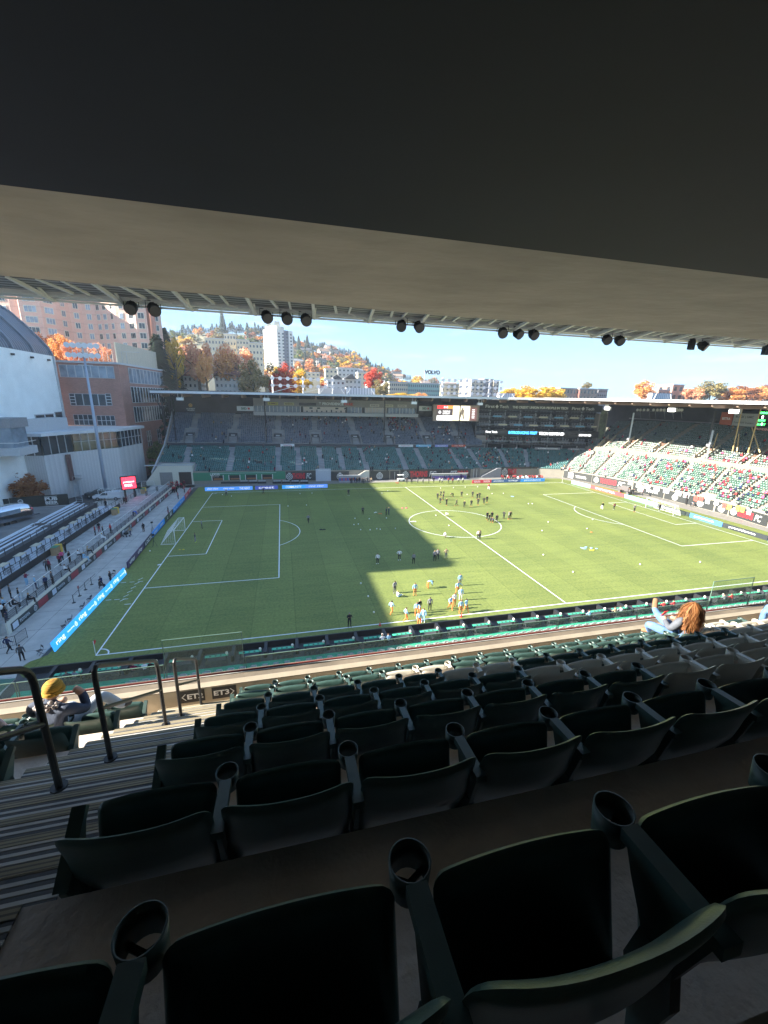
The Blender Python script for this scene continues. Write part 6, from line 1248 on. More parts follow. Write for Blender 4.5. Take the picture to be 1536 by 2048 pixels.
# club tower with open floors
A = Vector((84.9,96.2,0)); B = Vector((128,84,0)); d = (B-A); L = d.length
t = bpy.data.objects.new('club_tower', None); COL.objects.link(t); t.matrix_world = frame(A, d); tag(t, 'five level glass and steel club tower between scoreboard and right stand', 'building')
zs = [6.8,9.6,14.9,17.6,20.3,23.0]
b = MB(); b.box((0,0,-9),(L,24.4,-8.5)); b.box((-.5,4,-9),(0,24.0,-1)); b.build('wall', M['dark'], t)
for k, z_ in enumerate((9.4,12.2,14.9,17.6,20.3)):
    off = -(k*1.2); b = MB(); b.box((0,z_-.18,-8.5),(L,z_+.10,off)); f_ = b.build('floor_slab', M['dark'], t)
    b = MB()
    for q in range(int(L/1.1)+1): b.box((q*1.1,z_+.1,off-.06),(q*1.1+.04,z_+1.05,off))
    b.box((0,z_+1.0,off-.07),(L,z_+1.08,off+.01)); b.build('railing', M['steel'], f_)
    b = MB()
    for q in range(int(L/.62)):
        if q % 9 > 1: b.box((q*.62,z_+.5,off-1.0),(q*.62+.42,z_+.98,off-.85)); b.box((q*.62,z_+.45,off-1.0),(q*.62+.42,z_+.55,off-.4))
        if q % 9 > 1: b.box((q*.62,z_+.9,off-2.2),(q*.62+.42,z_+1.4,off-2.0))
    tag(b.build('seats', mat('club_seat', (0.16,0.18,0.20), .4), f_), kind='stuff')
    if k > 0 or True:
        b = MB(); 
        for q in range(8):
            xx = 1.5+q*5.6; yb_ = z_+1.35; b.box((xx,yb_,off-3.2),(xx+4.2,yb_+.06,off-3.1)); b.box((xx,yb_+.55,off-3.2),(xx+4.2,yb_+.61,off-3.1))
            for e in range(5): b.box((xx+e*1.03,yb_,off-3.2),(xx+e*1.03+.06,yb_+.6,off-3.1))
        b.build('glazing_bars', M['white'], f_)
b = MB()
for q in range(9): b.box((q*(L-.4)/8,6,-8),(q*(L-.4)/8+.35,23,-7.6))
b.build('column', M['lgrey'], t)
for k, (z_, off) in enumerate(((18.9,-2.6),(16.1,-1.6))):
    for q in range(7):
        if z_ < 17 and q == 0: pass
        b = MB(); xx = 5.5+q*5.4+(2.0 if k else 0); b.box((xx,z_-.35,off+.9),(xx+3.0,z_+.15,off+1.0)); b.build('name_plate', mat('plate_blue', (0.18,0.42,0.62), .5) if (q+k) % 2 == 0 else mat('plate_cream', (0.60,0.56,0.42), .5), t)
b = MB(); b.box((1,21.0,-4.0),(L-.5,23.2,-3.7)); sg = b.build('sign_band', mat('tower_sign', (0.035,0.04,0.04), .6), t)
b = MB(); letter(b,'First',3.0,21.6,3.3,1.05,-3.68,.02); letter(b,'Tech',8.0,21.6,3.2,1.05,-3.68,.02); letter(b,'THE CREDIT UNION FOR PEOPLE IN TECH',12.6,21.6,19.6,.85,-3.68,.045); letter(b,'First',33.6,21.5,3.0,1.0,-3.68,.02); letter(b,'Tech',38.4,21.5,3.0,1.0,-3.68,.02); b.add([(7.1,21.4,-3.68),(7.7,22.1,-3.68),(7.1,22.8,-3.68),(6.5,22.1,-3.68)],[(0,1,2,3)]); b.add([(37.5,21.3,-3.68),(38.1,22.0,-3.68),(37.5,22.7,-3.68),(36.9,22.0,-3.68)],[(0,1,2,3)]); b.build('lettering', mat('sign_white', (0.75,0.76,0.72), .5), sg)
b = MB(); b.box((2.5,12.3,.3),(L-2.5,14.4,.5)); rb = b.build('led_ribbon', M['black'], t)
b = MB(); letter(b,'INTRODUCING FIRST',11,12.9,10.0,1.0,.52,.045); b.build('blue_lettering', mat('led_blue', (0.05,0.35,0.85), .5, emit=.9), rb); b = MB(); letter(b,'TECH BEYOND',21.6,12.8,8.8,1.0,.52,.045); letter(b,'BEYOND',35.6,12.7,4.2,.7,.52,.03); letter(b,'First Tech',3.0,13.1,4.0,.7,.52,.02); b.build('white_lettering', mat('led_white', (0.8,0.8,0.8), .5, emit=.7), rb)
b = MB(); b.box((0,4,-2),(3.5,12,-.5)); b.box((L-3,4,-3),(L,20.5,.0)); b.build('pier', mat('tower_pier', (0.26,0.23,0.20), .8, noise=.15), t)
b = MB(); b.box((L-2.6,12,.02),(L-.4,22,.1)); b.build('mural', mat('mural', (0.20,0.24,0.12), .7, noise=.9, nscale=.7, col2=(0.04,0.04,0.04)), t)
for k, (xx, s_) in enumerate(((20.5,'& STAND TOGETHER'),(32,'& STAND TOGETHER'))): b = MB(); b.box((xx,7.8,1.5),(xx+8.8,8.6,1.6)); q = b.build('stand_banner', M['grey'], t); b = MB(); letter(b,s_,xx+1,8.0,7,.4,1.62,.03); b.build('lettering', M['white'], q)
rn = random.Random(21)
for k in range(30):
    xx = rn.uniform(1,20 if k < 22 else 40); p = A+d.normalized()*xx+Vector((.27,-.96,0))*.2; person('stand', (p.x,p.y+1.2,9.5), 180, ('skin', rn.choice(['dk','dgr','mar','navy','gry','red']), 'dk','dk','brn'), 'guest standing on the lowest balcony of the club tower', 'guests on the club tower balcony')

# right stand: banners, ramps, boards, lamps, poles
def curve_sign(t0, t1, lab, col, fn, off=.12, z0=.15, h=2.35, mc=(0.65,0.65,0.62), name='banner', grp='banners on the front wall of the right stand', cat='banner'):
    a, c = pl(FR, t0), pl(FR, t1); d = (c-a); d.z = 0; n = d.normalized().cross(Vector((0,0,1))); s = Sign(name, lab, cat, (a.x+n.x*off, a.y+n.y*off, z0), d, d.length, h, col, grp, .05)
    if fn: s.marks(lambda m: fn(m, d.length, h), mc)
    return s, d.length, h
for q in ((3.02,3.99,'T'),(4.01,4.98,'H'),(5.02,5.60,'T2'),(5.62,5.98,'C1'),(6.02,6.65,'C2'),(6.70,6.98,'C3'),(7.02,7.98,'H2'),(8.02,8.98,'C4')):
    k = q[2]; lab = {'T':'black banner with white lettering nearest the far corner','H':'black banner with red lettering of the right stand beside the far corner','T2':'black white-lettered banner behind hanging flags','C1':'black banner with round crest left of the tunnel','C2':'black banner with round crest right of the tunnel','C3':'dark wall section beside the photographers','H2':'black red lettered banner at the right edge of the view','C4':'black banner out at the right edge'}[k]
    if k[0] == 'T': s, w_, h = curve_sign(q[0],q[1],lab,BK,lambda m,w_,h: (letter(m,'TOYOTA',w_*.45,h*.28,w_*.38,h*.34,.02,.05)), off=.12); s.marks(lambda m: rect(m,w_*.18,h*.12,w_*.36,h*.86,.02),(0.7,0.7,0.68),'white_mark'); s.marks(lambda m: ring(m,w_*.27,h*.5,h*.16,h*.24,.03),BK,'emblem')
    elif k[0] == 'H': s, w_, h = curve_sign(q[0],q[1],lab,BK,None); thorns(s, w_, h)
    else: curve_sign(q[0],q[1],lab,BK,lambda m,w_,h: crest(m,w_*.5,h*.42,h*.33))
s, w_, h = curve_sign(5.985,6.015,'black opening of the tunnel in the right stand wall',(0.01,0.01,0.01),None,off=.4)
rn = random.Random(31)
for k in range(16):
    t_ = 4.9+k*.17+rn.uniform(0,.08); c = rn.choice([(0.7,0.7,0.7),(0.7,0.7,0.68),(0.6,0.08,0.06),(0.55,0.5,0.08),(0.4,0.42,0.5)])
    curve_sign(t_, t_+.10, 'small supporters flag hung over the right stand wall, %s from the left' % ORD[k], c, lambda m,w_,h: crest(m,w_*.5,h*.45,h*.25) , off=.22, z0=1.55+rn.uniform(-.2,.2), h=1.25, mc=(0.3,0.05,0.05), name='supporters_flag', grp='flags hung over the right stand wall', cat='flag')
group_people(1380,1475,1012,14,['dk','red','wht','gry'],'photographer or steward behind the boards of the right stand','people behind the right boards',z=.05,po=('stand','sit','bend'),seed=12)
group_people(1238,1330,990,7,['dk','dk','dgr','mar'],'person in dark clothes behind the pale boards of the far goal','people behind the far goal boards',po=('stand',),seed=13)
b = MB(); b.box((-.6,-2.2,.9),(.6,2.2,1.5)); b.box((-.5,-1.4,1.5),(.4,1.2,2.1)); [b.cyl((-.65,y,.35),(.65,y,.35),.38,n=14) for y in (-1.4,1.4)]
tag(b.build('parked_car', mat('car_grey', (0.13,0.12,0.12), .25, spec=.8), loc=(109.3,52.5,0)), 'dark display car behind the red board by the far corner', 'car')
for i, q in enumerate((.5,1.25,1.95,2.7,3.45,4.2,4.95,5.6)):
    a = pl(VF, q); a2 = pl(VF, q+.06); c = pl(VT, q); d = (c-a); dd = Vector((d.x,d.y,0)).normalized(); x = Vector((dd.y,-dd.x,0)); t = thing('ramp_opening', 'concrete ramp opening in the right stand, %s from the far corner' % ORD[i], 'ramp', a, group='ramp openings of the right stand')
    for s_ in (-1,1):
        b = MB(); pts = [Vector((0,0,-1.0)), Vector((0,0,.9)), dd*5.5+Vector((0,0,4.3)), dd*5.5+Vector((0,0,1.5))]; o_ = x*1.25*s_; w2 = x*.15; b.add([p_+o_-w2 for p_ in pts]+[p_+o_+w2 for p_ in pts],[(0,1,2,3),(7,6,5,4),(1,5,6,2),(0,4,5,1),(2,6,7,3)]); b.build('side_wall', mat('ramp_green', (0.07,0.22,0.10), .7) if i == 5 else M['conc2'], t)
    b = MB(); b.add([dd*4+x*1.2+Vector((0,0,0)), dd*4-x*1.2, dd*4-x*1.2+Vector((0,0,3.0)), dd*4+x*1.2+Vector((0,0,3.0))],[(0,1,2,3)]); b.build('opening', mat('ramp_dark', (0.12,0.07,0.045), .8), t)
b = MB()
for i in range(len(VF)-1):
    a, c = Vector(VF[i]), Vector(VF[i+1]); b.add([a+Vector((-.9,0,-1.2)), c+Vector((-.9,0,-1.2)), c+Vector((-.9,0,.5)), a+Vector((-.9,0,.5)), a+Vector((-.7,0,.5)), c+Vector((-.7,0,.5)), a+Vector((.2,0,-.3)), c+Vector((.2,0,-.3))], [(0,1,2,3),(3,2,5,4),(0,1,7,6)])
tag(b.build('walkway_wall', mat('walk_wall', (0.20,0.18,0.14), .8, noise=.1)), 'pale walkway wall between the lower and upper right stand', 'wall')
# dark mesh, boards and rails behind the upper right stand
b = MB(); b.box((140.8,-2,18.8),(141.0,88,19.2)); tag(b.build('rear_rail', M['grey']), 'grey rail along the top of the right stand', 'rail')
def rsign(px0, px1, py0, py1, X, col, lab, fn, mc, nm='sponsor_board', emit=0.0):
    a = gx(px0, py1, X); c = gx(px1, py1, X); h = gx(px0, py0, X).z-a.z; s = Sign(nm, lab, 'sign', (X, a.y, a.z), (0,-1,0), a.y-c.y, h, col, 'boards behind the right stand', .1, emit=emit)
    if fn: s.marks(lambda m: fn(m, a.y-c.y, h), mc, emit=emit)
    return s
rsign(1438,1462,824,849,139.5,(0.42,0.10,0.05),'orange brown board behind the right stand',lambda m,w_,h: letter(m,'BETRA',w_*.15,h*.4,w_*.7,h*.2,.02,.03),(0.7,0.65,0.6))
rsign(1463,1511,826,851,139.5,(0.36,0.38,0.38),'grey car sponsor board right of the orange one',lambda m,w_,h: (letter(m,'BUICK | GMC',w_*.1,h*.6,w_*.75,h*.22,.02,.03), letter(m,'Your NW Dealers',w_*.05,h*.2,w_*.85,h*.15,.02,.01)),(0.10,0.10,0.11))
s = rsign(1511,1560,822,852,139.5,(0.03,0.03,0.03),'black score display with green figures at the right edge',lambda m,w_,h: (letter(m,'0000',w_*.05,h*.82,w_*.45,h*.14,.02,.05), letter(m,'HOME',w_*.0,h*.32,w_*.35,h*.14,.02,.05), letter(m,'GUEST',w_*.0,h*.06,w_*.4,h*.14,.02,.05)),(0.05,0.9,0.15),emit=.0)
for c in s.p.children: c.data.materials[0] = mat('led_green', (0.05,0.85,0.12), .5, emit=1.5)
s.marks(lambda m: (letter(m,'0',.9,1.9,.5,.9,.02,.05), letter(m,'8',1.2,.3,.4,.6,.02,.05)), (0.8,0.8,0.8), 'white_figures', 1.2)
s = rsign(1504,1570,853,861,138.5,(0.04,0.04,0.045),'stadium name sign at the right edge below the score display',lambda m,w_,h: letter(m,'PROVIDENCE',w_*.1,h*.2,w_*.5,h*.6,.02,.05),(0.7,0.4,0.38))
for px, py, lab in ((1216,817,'lit floodlight cluster under the eave nearest the club tower'),(1345,820,'lit floodlight cluster in the middle of the right eave'),(1470,823,'lit floodlight cluster before the orange brown board')):
    p = gx(px, py, 112); t = thing('floodlight_cluster', lab, 'floodlight', p, group='lit floodlight clusters'); b = MB(); b.box((-.3,-1.1,-.45),(.3,1.1,.5)); b.build('housing', M['lgrey'], t); b = MB(); b.box((-.34,-1.0,-.38),(-.31,1.0,.40)); b.build('lamp', mat('lamp_lit', (1.0,0.97,0.9), .5, emit=2.2), t)
    for y in (-.6,.6): b = MB(); b.box((-.04,y-.04,.5),(.04,y+.04,1.4)); b.build('hanger', M['grey'], t)
t = thing('lamp_row', 'row of round lamps on a rack behind the upper right stand', 'lamps', gx(1320,820,135)); o0 = gx(1320,820,135)
for px in (1276,1282,1289,1297,1308,1316,1323,1330,1352,1360,1365): p = gx(px,820,135)-o0; b = MB(); b.cyl(p, p-Vector((.3,0,0)), .38, .45, 12); b.build('lamp', M['white'], t)
b = MB(); [b.beam(gx(px,820,135.2)-o0, gx(px+2,838,137)-o0, .12,.12) for px in (1280,1298,1310,1328,1345,1362)]; b.beam(gx(1274,822,135.3)-o0, gx(1368,824,135.3)-o0,.15,.15); b.build('rack', M['grey'], t)
for a, c, lab in (((1485,815),(1465,903),'tan pole leaning before the grey sponsor board'),((1522,817),(1496,905),'tan pole leaning at the right edge'),((1478,868),(1474,903),'short tan pole beside the leaning one'),((1436,866),(1424,902),'short tan pole left of the sponsor boards'),((1504,855),(1520,905),'thin tan pole crossing the leaning one')):
    A_, B_ = gx(*c, 127), gx(*a, 124 if a[1] < 830 else 128); b = MB(); b.cyl((0,0,0), B_-A_, .16, .12, 8); tag(b.build('tan_pole', mat('tan_paint', (0.50,0.36,0.17), .5), loc=A_), lab, 'pole', 'tan poles in the right stand')
for a, c, lab in (((1262,825),(1254,902),'grey steel column at the left of the upper right stand'),((1424,860),(1412,920),'grey steel column before the short tan pole'),((1436,822),(1420,870),'dark column left of the sponsor boards')):
    A_, B_ = gx(*c, 126), gx(*a, 127); b = MB(); b.beam((0,0,0), (0,0,B_.z-A_.z), .45,.45); b.box((-.5,-.5,3.5),(.5,.5,4.2)); tag(b.build('steel_column', M['steel'] if lab[0] == 'g' else M['dark'], loc=A_), lab, 'column', 'columns of the right stand')
# things on the roof
def lamp_bank(x0, x1, Y, zb, rows, lab, dx=2.1):
    t = thing('rooftop_floodlights', lab, 'floodlights', ((x0+x1)/2, Y, 24.9), group='floodlight banks on the roof'); n = int((x1-x0)/dx); b = MB(); xs = [x0+(x1-x0)*k/n-(x0+x1)/2 for k in range(n+1)]
    for r_ in range(rows): b.beam((xs[0],.1,zb+r_*2.1),(xs[-1],.1,zb+r_*2.1),.12,.12)
    for k in range(0, n+1, 4): b.beam((xs[k],0,-.25),(xs[k],0,zb+rows*2.1-1.5),.3,.3); b.beam((xs[k],0,.2),(xs[min(n,k+3)],0,zb-.2),.12,.12)
    b.build('frame', M['white'], t)
    for r_ in range(rows):
        for x in xs: b = MB(); z_ = zb+r_*2.1; b.cyl((x,-.1,z_),(x,-.55,z_-.12),.28,.58,12); b.build('lamp', mat('lamp_glass_white', (0.75,0.77,0.8), .35), t)
a = gy(545,765,96); c = gy(665,765,96); lamp_bank(a.x, c.x, 96, 2.3, 2, 'bank of round floodlights on the far stand roof, left group')
a = gy(884,780,96); c = gy(1000,780,96); lamp_bank(a.x, c.x, 96, 1.4, 3, 'bank of round floodlights on the far stand roof, right group')
for px0, px1, py, lab in ((638,690,775,'small white plant room with sloped braces on the roof, left'),(692,750,775,'louvred white unit on the roof right of the plant room'),(1000,1030,786,'white sloped bracing at the end of the right floodlight bank'),(1305,1345,786,'white louvred frame on the right roof')):
    a = gy(px0, py, 98); c = gy(px1, py, 98); w_ = c.x-a.x; t = thing('roof_unit', lab, 'roof unit', (a.x,98,24.72)); b = MB(); b.box((0,0,0),(w_,2,a.z-24.72)); b.build('casing', wave_mat('louvre%d' % px0, (0.6,0.62,0.66), (0.35,0.38,0.42), 1.1, 'X', .5) if px0 != 638 else M['lgrey'], t); b = MB(); b.beam((0,-.6,0),(1.4,-.6,a.z-25),.2,.2); b.beam((w_,-.6,0),(w_-1.4,-.6,a.z-25),.2,.2); b.build('brace', M['white'], t)

# ------------------------------------------------------------------ club buildings on the left
def windows(bmf, o, r, w_, h, nx, ny, fr=.12, tr=0):
    """window set into a facade: returns (frame MB, pane MB) in world space"""
    T = frame(o, r); f = MB(); f.T = T; p = MB(); p.T = T; p.box((0,0,-.05),(w_,h,.02))
    for i in range(nx+1): x = w_*i/nx; f.box((max(0,x-fr/2),0,0),(min(w_,x+fr/2),h,.08))
    for j in range(ny+1): y = h*j/ny; f.box((0,max(0,y-fr/2),.0),(w_,min(h,y+fr/2),.07))
    return f, p
def add_window(parent, o, r, w_, h, nx, ny, pm=None, fm=None, fr=.12):
    f, p = windows(None, Vector(o)-parent.location, r, w_, h, nx, ny, fr); fo = f.build('window', fm or M['lgrey'], parent); p.build('pane', pm or M['window'], fo); return fo
corr = wave_mat('corrugated_cladding', (0.55,0.55,0.55), (0.48,0.48,0.485), 2.2, 'X', .6, duty=.5, soft=.3, noise=.05, bump=.1)
corr2 = wave_mat('corrugated_cladding_y', (0.36,0.36,0.36), (0.29,0.29,0.295), 2.2, 'Y', .6, duty=.5, soft=.2, noise=.06, bump=.3)
# pavilion: two wings with a ribbon of glass
t = thing('grey_pavilion', 'grey corrugated pavilion with a ribbon of dark glass under a white roof', 'building', (-31,72,0)); o0 = t.location
W1 = [(-60,66.5),(-36.5,62.2),(-32.2,63.9),(-30.0,70.2),(-29.4,71.0)]
PTS = [(-62,60.5),(-33.4,62.8),(-32.3,64.0),(-29.7,70.4),(-29.5,71.2),(-22.9,78.7),(-20.6,89.4),(-30,96),(-62,90)]
PTS = [(-64,64.0),(-32.4,64.0),(-29.45,70.94),(-22.85,78.68),(-20.55,89.43),(-30,98),(-64,98)]
sub = lambda L: [(x-o0.x, y-o0.y) for x, y in L]
b = MB(); b.prism(sub(PTS), 0, 10.35); b.build('wall', [corr], t)
b = MB(); b.prism(sub([(x+(.35 if x > -60 else 0)*(-1), y+.35) for x, y in PTS]), 10.351, 14.5); b.build('glass_ribbon', M['window'], t)
b = MB()
for i in range(4):
    a, c = Vector((*PTS[i],0)), Vector((*PTS[i+1],0)); a -= o0; c -= o0; L = (c-a).length; n = max(2, int(L/1.55))
    for k in range(n+1): p = a.lerp(c, k/n); b.cbox((p.x,p.y,12.4),(.14,.14,4.15))
    if i in (2,3): b.beam(a+Vector((0,0,12.6)), c+Vector((0,0,12.6)), .12, .1)
b.build('mullion', M['lgrey'], t)
b = MB(); b.prism(sub([(-64,62.8),(-31.6,62.9),(-28.6,69.9),(-22.1,77.7),(-19.7,90),(-30,99),(-64,99)]), 14.5, 15.15); b.build('roof', mat('pavilion_roof', (0.58,0.60,0.62), .6, noise=.08, nscale=.3), t)
b = MB(); b.prism(sub([(-52,66),(-37,65.0),(-33.5,70),(-32,76),(-52,80)]), 15.16, 17.9); b.build('roof_parapet', M['lgrey'], t)
b = MB(); b.cbox((-29.9-o0.x,68.6-o0.y,7.0),(.7,.9,6.0)); b.build('door', mat('maroon_door', (0.12,0.06,0.06), .6), t)
st = thing('escape_stair', 'grey steel fire stair down from the maroon door of the pavilion', 'stairs', (-28.6,66.6,0)); b = MB(); A_ = Vector((1.6,-3.2,0)); B_ = Vector((-.6,2.0,4.2))
x_ = Vector((.92,.39,0))*.55
for s_ in (-1,1): b.beam(A_+x_*s_, B_+x_*s_, .1,.3); b.tube([A_+x_*s_+Vector((0,0,1)), B_+x_*s_+Vector((0,0,1))], .03, 5)
for k in range(14): p = A_.lerp(B_, (k+.5)/14); b.cbox(p, (1.1,.28,.05))
b.cbox((-.6,2.6,4.2),(1.6,1.5,.12)); b.cbox((-.6,2.6,4.9),(1.6,1.5,.05)); b.beam((-.6,2.6,0),(-.6,2.6,4.2),.15,.15); b.build('flight', M['steel'], st)
# white hall with ribbed vault
t = thing('white_hall', 'tall white hall with a dark ribbed vaulted roof', 'building', (-36,50,0)); o0 = t.location
wht = mat('white_render', (0.83,0.86,0.84), .75, noise=.06, nscale=.35, bump=.1, bscale=3)
b = MB(); b.box((-30,-95,0),(0,33.7,32.1)); b.box((-30,33.71,0),(-2.3,37.9,31.5)); b.box((-30,33.71,31.51),(-5.6,38.0,38)); b.build('wall', wht, t)  # last two boxes are added out of sight to block the sun
prof = [(0,32.1),(-.25,33.0),(-.7,34.0),(-2,35.8),(-4.5,38.8),(-7,41.4),(-10,43.6),(-14,45.5),(-19,46.5),(-24,45.6),(-30,43)]
b = MB(); y0, y1 = -30.5, 33.6
for i in range(len(prof)-1):
    (xa,za),(xb,zb) = prof[i], prof[i+1]; b.quad((xa,y0,za),(xa,y1,za),(xb,y1,zb),(xb,y0,zb))
for y in (y0,y1): b.add([(x,y,z_) for x,z_ in prof]+[(-30,y,32.1)], [tuple(range(len(prof)+1))])
vr = wave_mat('vault_ribs', (0.15,0.18,0.22), (0.06,0.075,0.10), 1.1, 'Y', .5, .3, duty=.5, soft=.1, noise=.08, bump=.4)
b.build('vault', vr, t)
for k in range(9):
    b = MB(); y = y1-.2-k*7.8
    for i in range(len(prof)-1): (xa,za),(xb,zb) = prof[i], prof[i+1]; b.beam((xa+.15,y,za+.1),(xb+.15,y,zb+.1),.5,.35)
    b.build('rib', mat('rib_blue_grey', (0.16,0.19,0.23), .5), t)
b = MB()
for k in range(8): b.cyl((.3,31-k*7,31.2),(.3,31-k*7,30.8),.35,.35,12)
b.build('floodlight', M['black'], t)
b = MB(); b.box((0.002,-60,26-8.2),(.02,33.6,17.86)); b.box((-.5,33.4,0),(.35,33.9,32.1)); b.build('trim', M['lgrey'], t)
add_window(t, (-35.97,71.0,16.3), (0,1,0), 8.0, 2.4, 2, 1, fr=.4)
add_window(t, (-35.97,79.6,16.6), (0,1,0), 3.6, 2.4, 1, 1, fr=.3)
# balcony piece at the left edge
t = thing('glazed_balcony', 'pale glazed balcony projecting at the left edge above the pavilion', 'balcony', (-34,58,0)); b = MB(); b.box((-6,-3,11.5),(2.2,3.2,13.0)); b.build('slab', M['lgrey'], t); b = MB(); b.box((-6,-2.5,13.01),(1.2,2.4,16.8)); b.build('glazing', M['window2'], t); b = MB(); b.box((-6,-2.9,16.81),(1.6,2.8,18.6)); b.build('roof', M['grey'], t); b = MB(); b.tube([(-6,-3,14),(2.2,-3,14),(2.2,3.2,14)],.05,5); b.build('railing', M['white'], t)
# brick building
t = thing('brick_block', 'brown brick club building with bands of windows beside the white hall', 'building', (-30,95,0)); o0 = t.location
bk = brick_mat('brown_brick', (0.42,0.21,0.16), (0.34,0.165,0.13), (0.27,0.20,0.17), .5)
A_ = Vector((-37.5,88,0)); B_ = Vector((-23.35,88,0)); C2 = Vector((-14.35,88+1,0)); 
Bq = gy(255,860,91); Rr = (Vector((-16.5,116,0)))
PB = [(-37.5,88),(-23.35,88),(-19.4,118),(-37.5,118)]
b = MB(); b.prism(sub(PB), 0, 31.0); b.build('wall', bk, t)
b = MB(); b.prism(sub([(-38,87.6),(-23.0,87.6),(-19.0,118.4),(-38,118.4)]), 31.0, 31.5); b.build('coping', M['lgrey'], t)
def bw(px0, px1, py0, py1, nx, ny, **k):
    a = gy(px0, py1, 87.98); c = gy(px1, py1, 87.98); h = gy(px0, py0, 87.98).z-a.z; add_window(t, (a.x, 87.97, a.z), (1,0,0), c.x-a.x, h, nx, ny, **k)
bw(121,230,729,754,7,1, pm=M['window2'], fr=.2); bw(142,153,787,811,1,4, fr=.2); bw(153,214,787,811,4,1, fr=.2); bw(214,225,787,811,1,4, fr=.2); bw(150,188,829,850,4,2, fr=.15); bw(196,232,831,851,4,2, fr=.15)
rd = (Vector((-19.4,118,0))-Vector((-23.35,88,0))).normalized()
def sw(f0, f1, z0, z1, nx, ny, **k):
    a = Vector((-23.33,88,0)).lerp(Vector((-19.38,118,0)), f0); L = 30.26*(f1-f0); add_window(t, (a.x+.03, a.y, z0), rd, L, z1-z0, nx, ny, **k)
sw(.16,.98,26.5,30.6,11,1, pm=M['window2'], fr=.3); sw(.16,.98,21.2,25.6,14,1, fr=.22, fm=M['white']); sw(.16,.98,15.8,20.2,15,1, fr=.22, fm=M['white'])
for f in (.12,.36,.60,.84): sw(f,f+.09,8.4,13.0,2,3,fr=.12)
for f in (.5,.8): sw(f,f+.06,1.5,5.5,2,1,fr=.12)
b = MB(); 
for k in range(12): b.box((-23-o0.x+k*.0+(-12+k*1.15),-5+2,31.5),(-23-o0.x+(-12+k*1.15)+.08,-2.9,34.6))
b.box((-12+7-o0.x-30+16,-3,34.5),(7,-2.95,34.6)); 
b.build('roof_fence', M['lgrey'], t)
t2 = thing('roof_screen', 'slatted cream screen wall on the roof of the brick club building', 'screen', (-24,90,31.5)); b = MB(); b.T = Matrix.Rotation(math.atan2(rd.y, rd.x), 4, 'Z'); b.box((0,0,0),(25,.3,5.2)); b.build('panel', wave_mat('screen_panels', (0.50,0.44,0.33), (0.42,0.37,0.28), .6, 'Y', .6, duty=.92), t2)
b = MB(); b.box((-5.5,.0,0),(0,.2,5.0)); 
# light mast
p = gz(214,992); t = thing('light_mast', 'tall pale blue light mast with two rows of round lamps', 'light mast', p); hz = 31.0
b = MB(); b.cyl((0,0,0),(0,0,hz),.40,.20,14); b.cyl((0,0,0),(0,0,.5),.7,.7,14); b.build('pole', mat('mast_blue', (0.34,0.39,0.48), .5, noise=.04), t, smooth=True)
b = MB(); b.beam((-1.4,0,hz-1.5),(1.4,0,hz-1.5),.15,.15); b.beam((-3.1,0,hz+.6),(3.1,0,hz+.6),.18,.18); b.beam((-3.1,0,hz+2.6),(3.1,0,hz+2.6),.18,.18); b.beam((0,0,hz-1),(0,0,hz+2.8),.25,.25); b.build('crossarm', M['lgrey'], t)
for r_ in range(2):
    for k in range(6): x = -2.8+k*1.12; b = MB(); b.cyl((x,-.1,hz+.6+r_*2),(x+.15,-.75,hz+.45+r_*2),.30,.58,14); b.build('lamp', mat('lamp_glass_white', (0.92,0.93,0.95), .3), t)

# ------------------------------------------------------------------ trees
def crown(n, rx, ry, rz, clumps, leaf, seed, taper=0.0):
    rn = random.Random(seed); b = MB(); cl = []
    for _ in range(clumps):
        while True:
            p = Vector((rn.uniform(-1,1), rn.uniform(-1,1), rn.uniform(-1,1)))
            if .25 < p.length < .92: break
        cl.append((p, rn.uniform(.20,.36)))
    for i in range(n):
        c, r_ = cl[i % clumps]; q = Vector((rn.gauss(0,1), rn.gauss(0,1), rn.gauss(0,1))).normalized()*r_*rn.uniform(.55,1.05); p = c+q
        if taper: k = 1-taper*max(0,(p.z+1)/2); p.x *= k; p.y *= k
        P = Vector((p.x*rx, p.y*ry, p.z*rz)); nn = (q+Vector((rn.uniform(-.6,.6), rn.uniform(-.6,.6), rn.uniform(-.2,.8)))).normalized(); x = nn.orthogonal().normalized(); y = nn.cross(x); a = rn.uniform(0,6.28); x2 = x*math.cos(a)+y*math.sin(a); y2 = nn.cross(x2); s = leaf*rn.uniform(.6,1.3)
        b.add([P-x2*s, P-y2*s*.6, P+x2*s, P+y2*s*.6], [(0,1,2,3)])
    return b
def trunk_mb(h, r, seed, spread):
    rn = random.Random(seed); b = MB(); b.cyl((0,0,0),(0,0,h*.5),r,r*.7,8); b.cyl((0,0,h*.5),(.1,0,h*.8),r*.7,r*.3,7)
    for k in range(7):
        a = rn.uniform(0,6.28); z0 = h*rn.uniform(.3,.6); L = spread*rn.uniform(.5,.85); b.cyl((0,0,z0),(math.cos(a)*L, math.sin(a)*L, z0+L*rn.uniform(.6,1.1)),r*.4,r*.1,6)
    return b
M['bark'] = mat('bark', (0.07,0.05,0.035), .9, noise=.3)
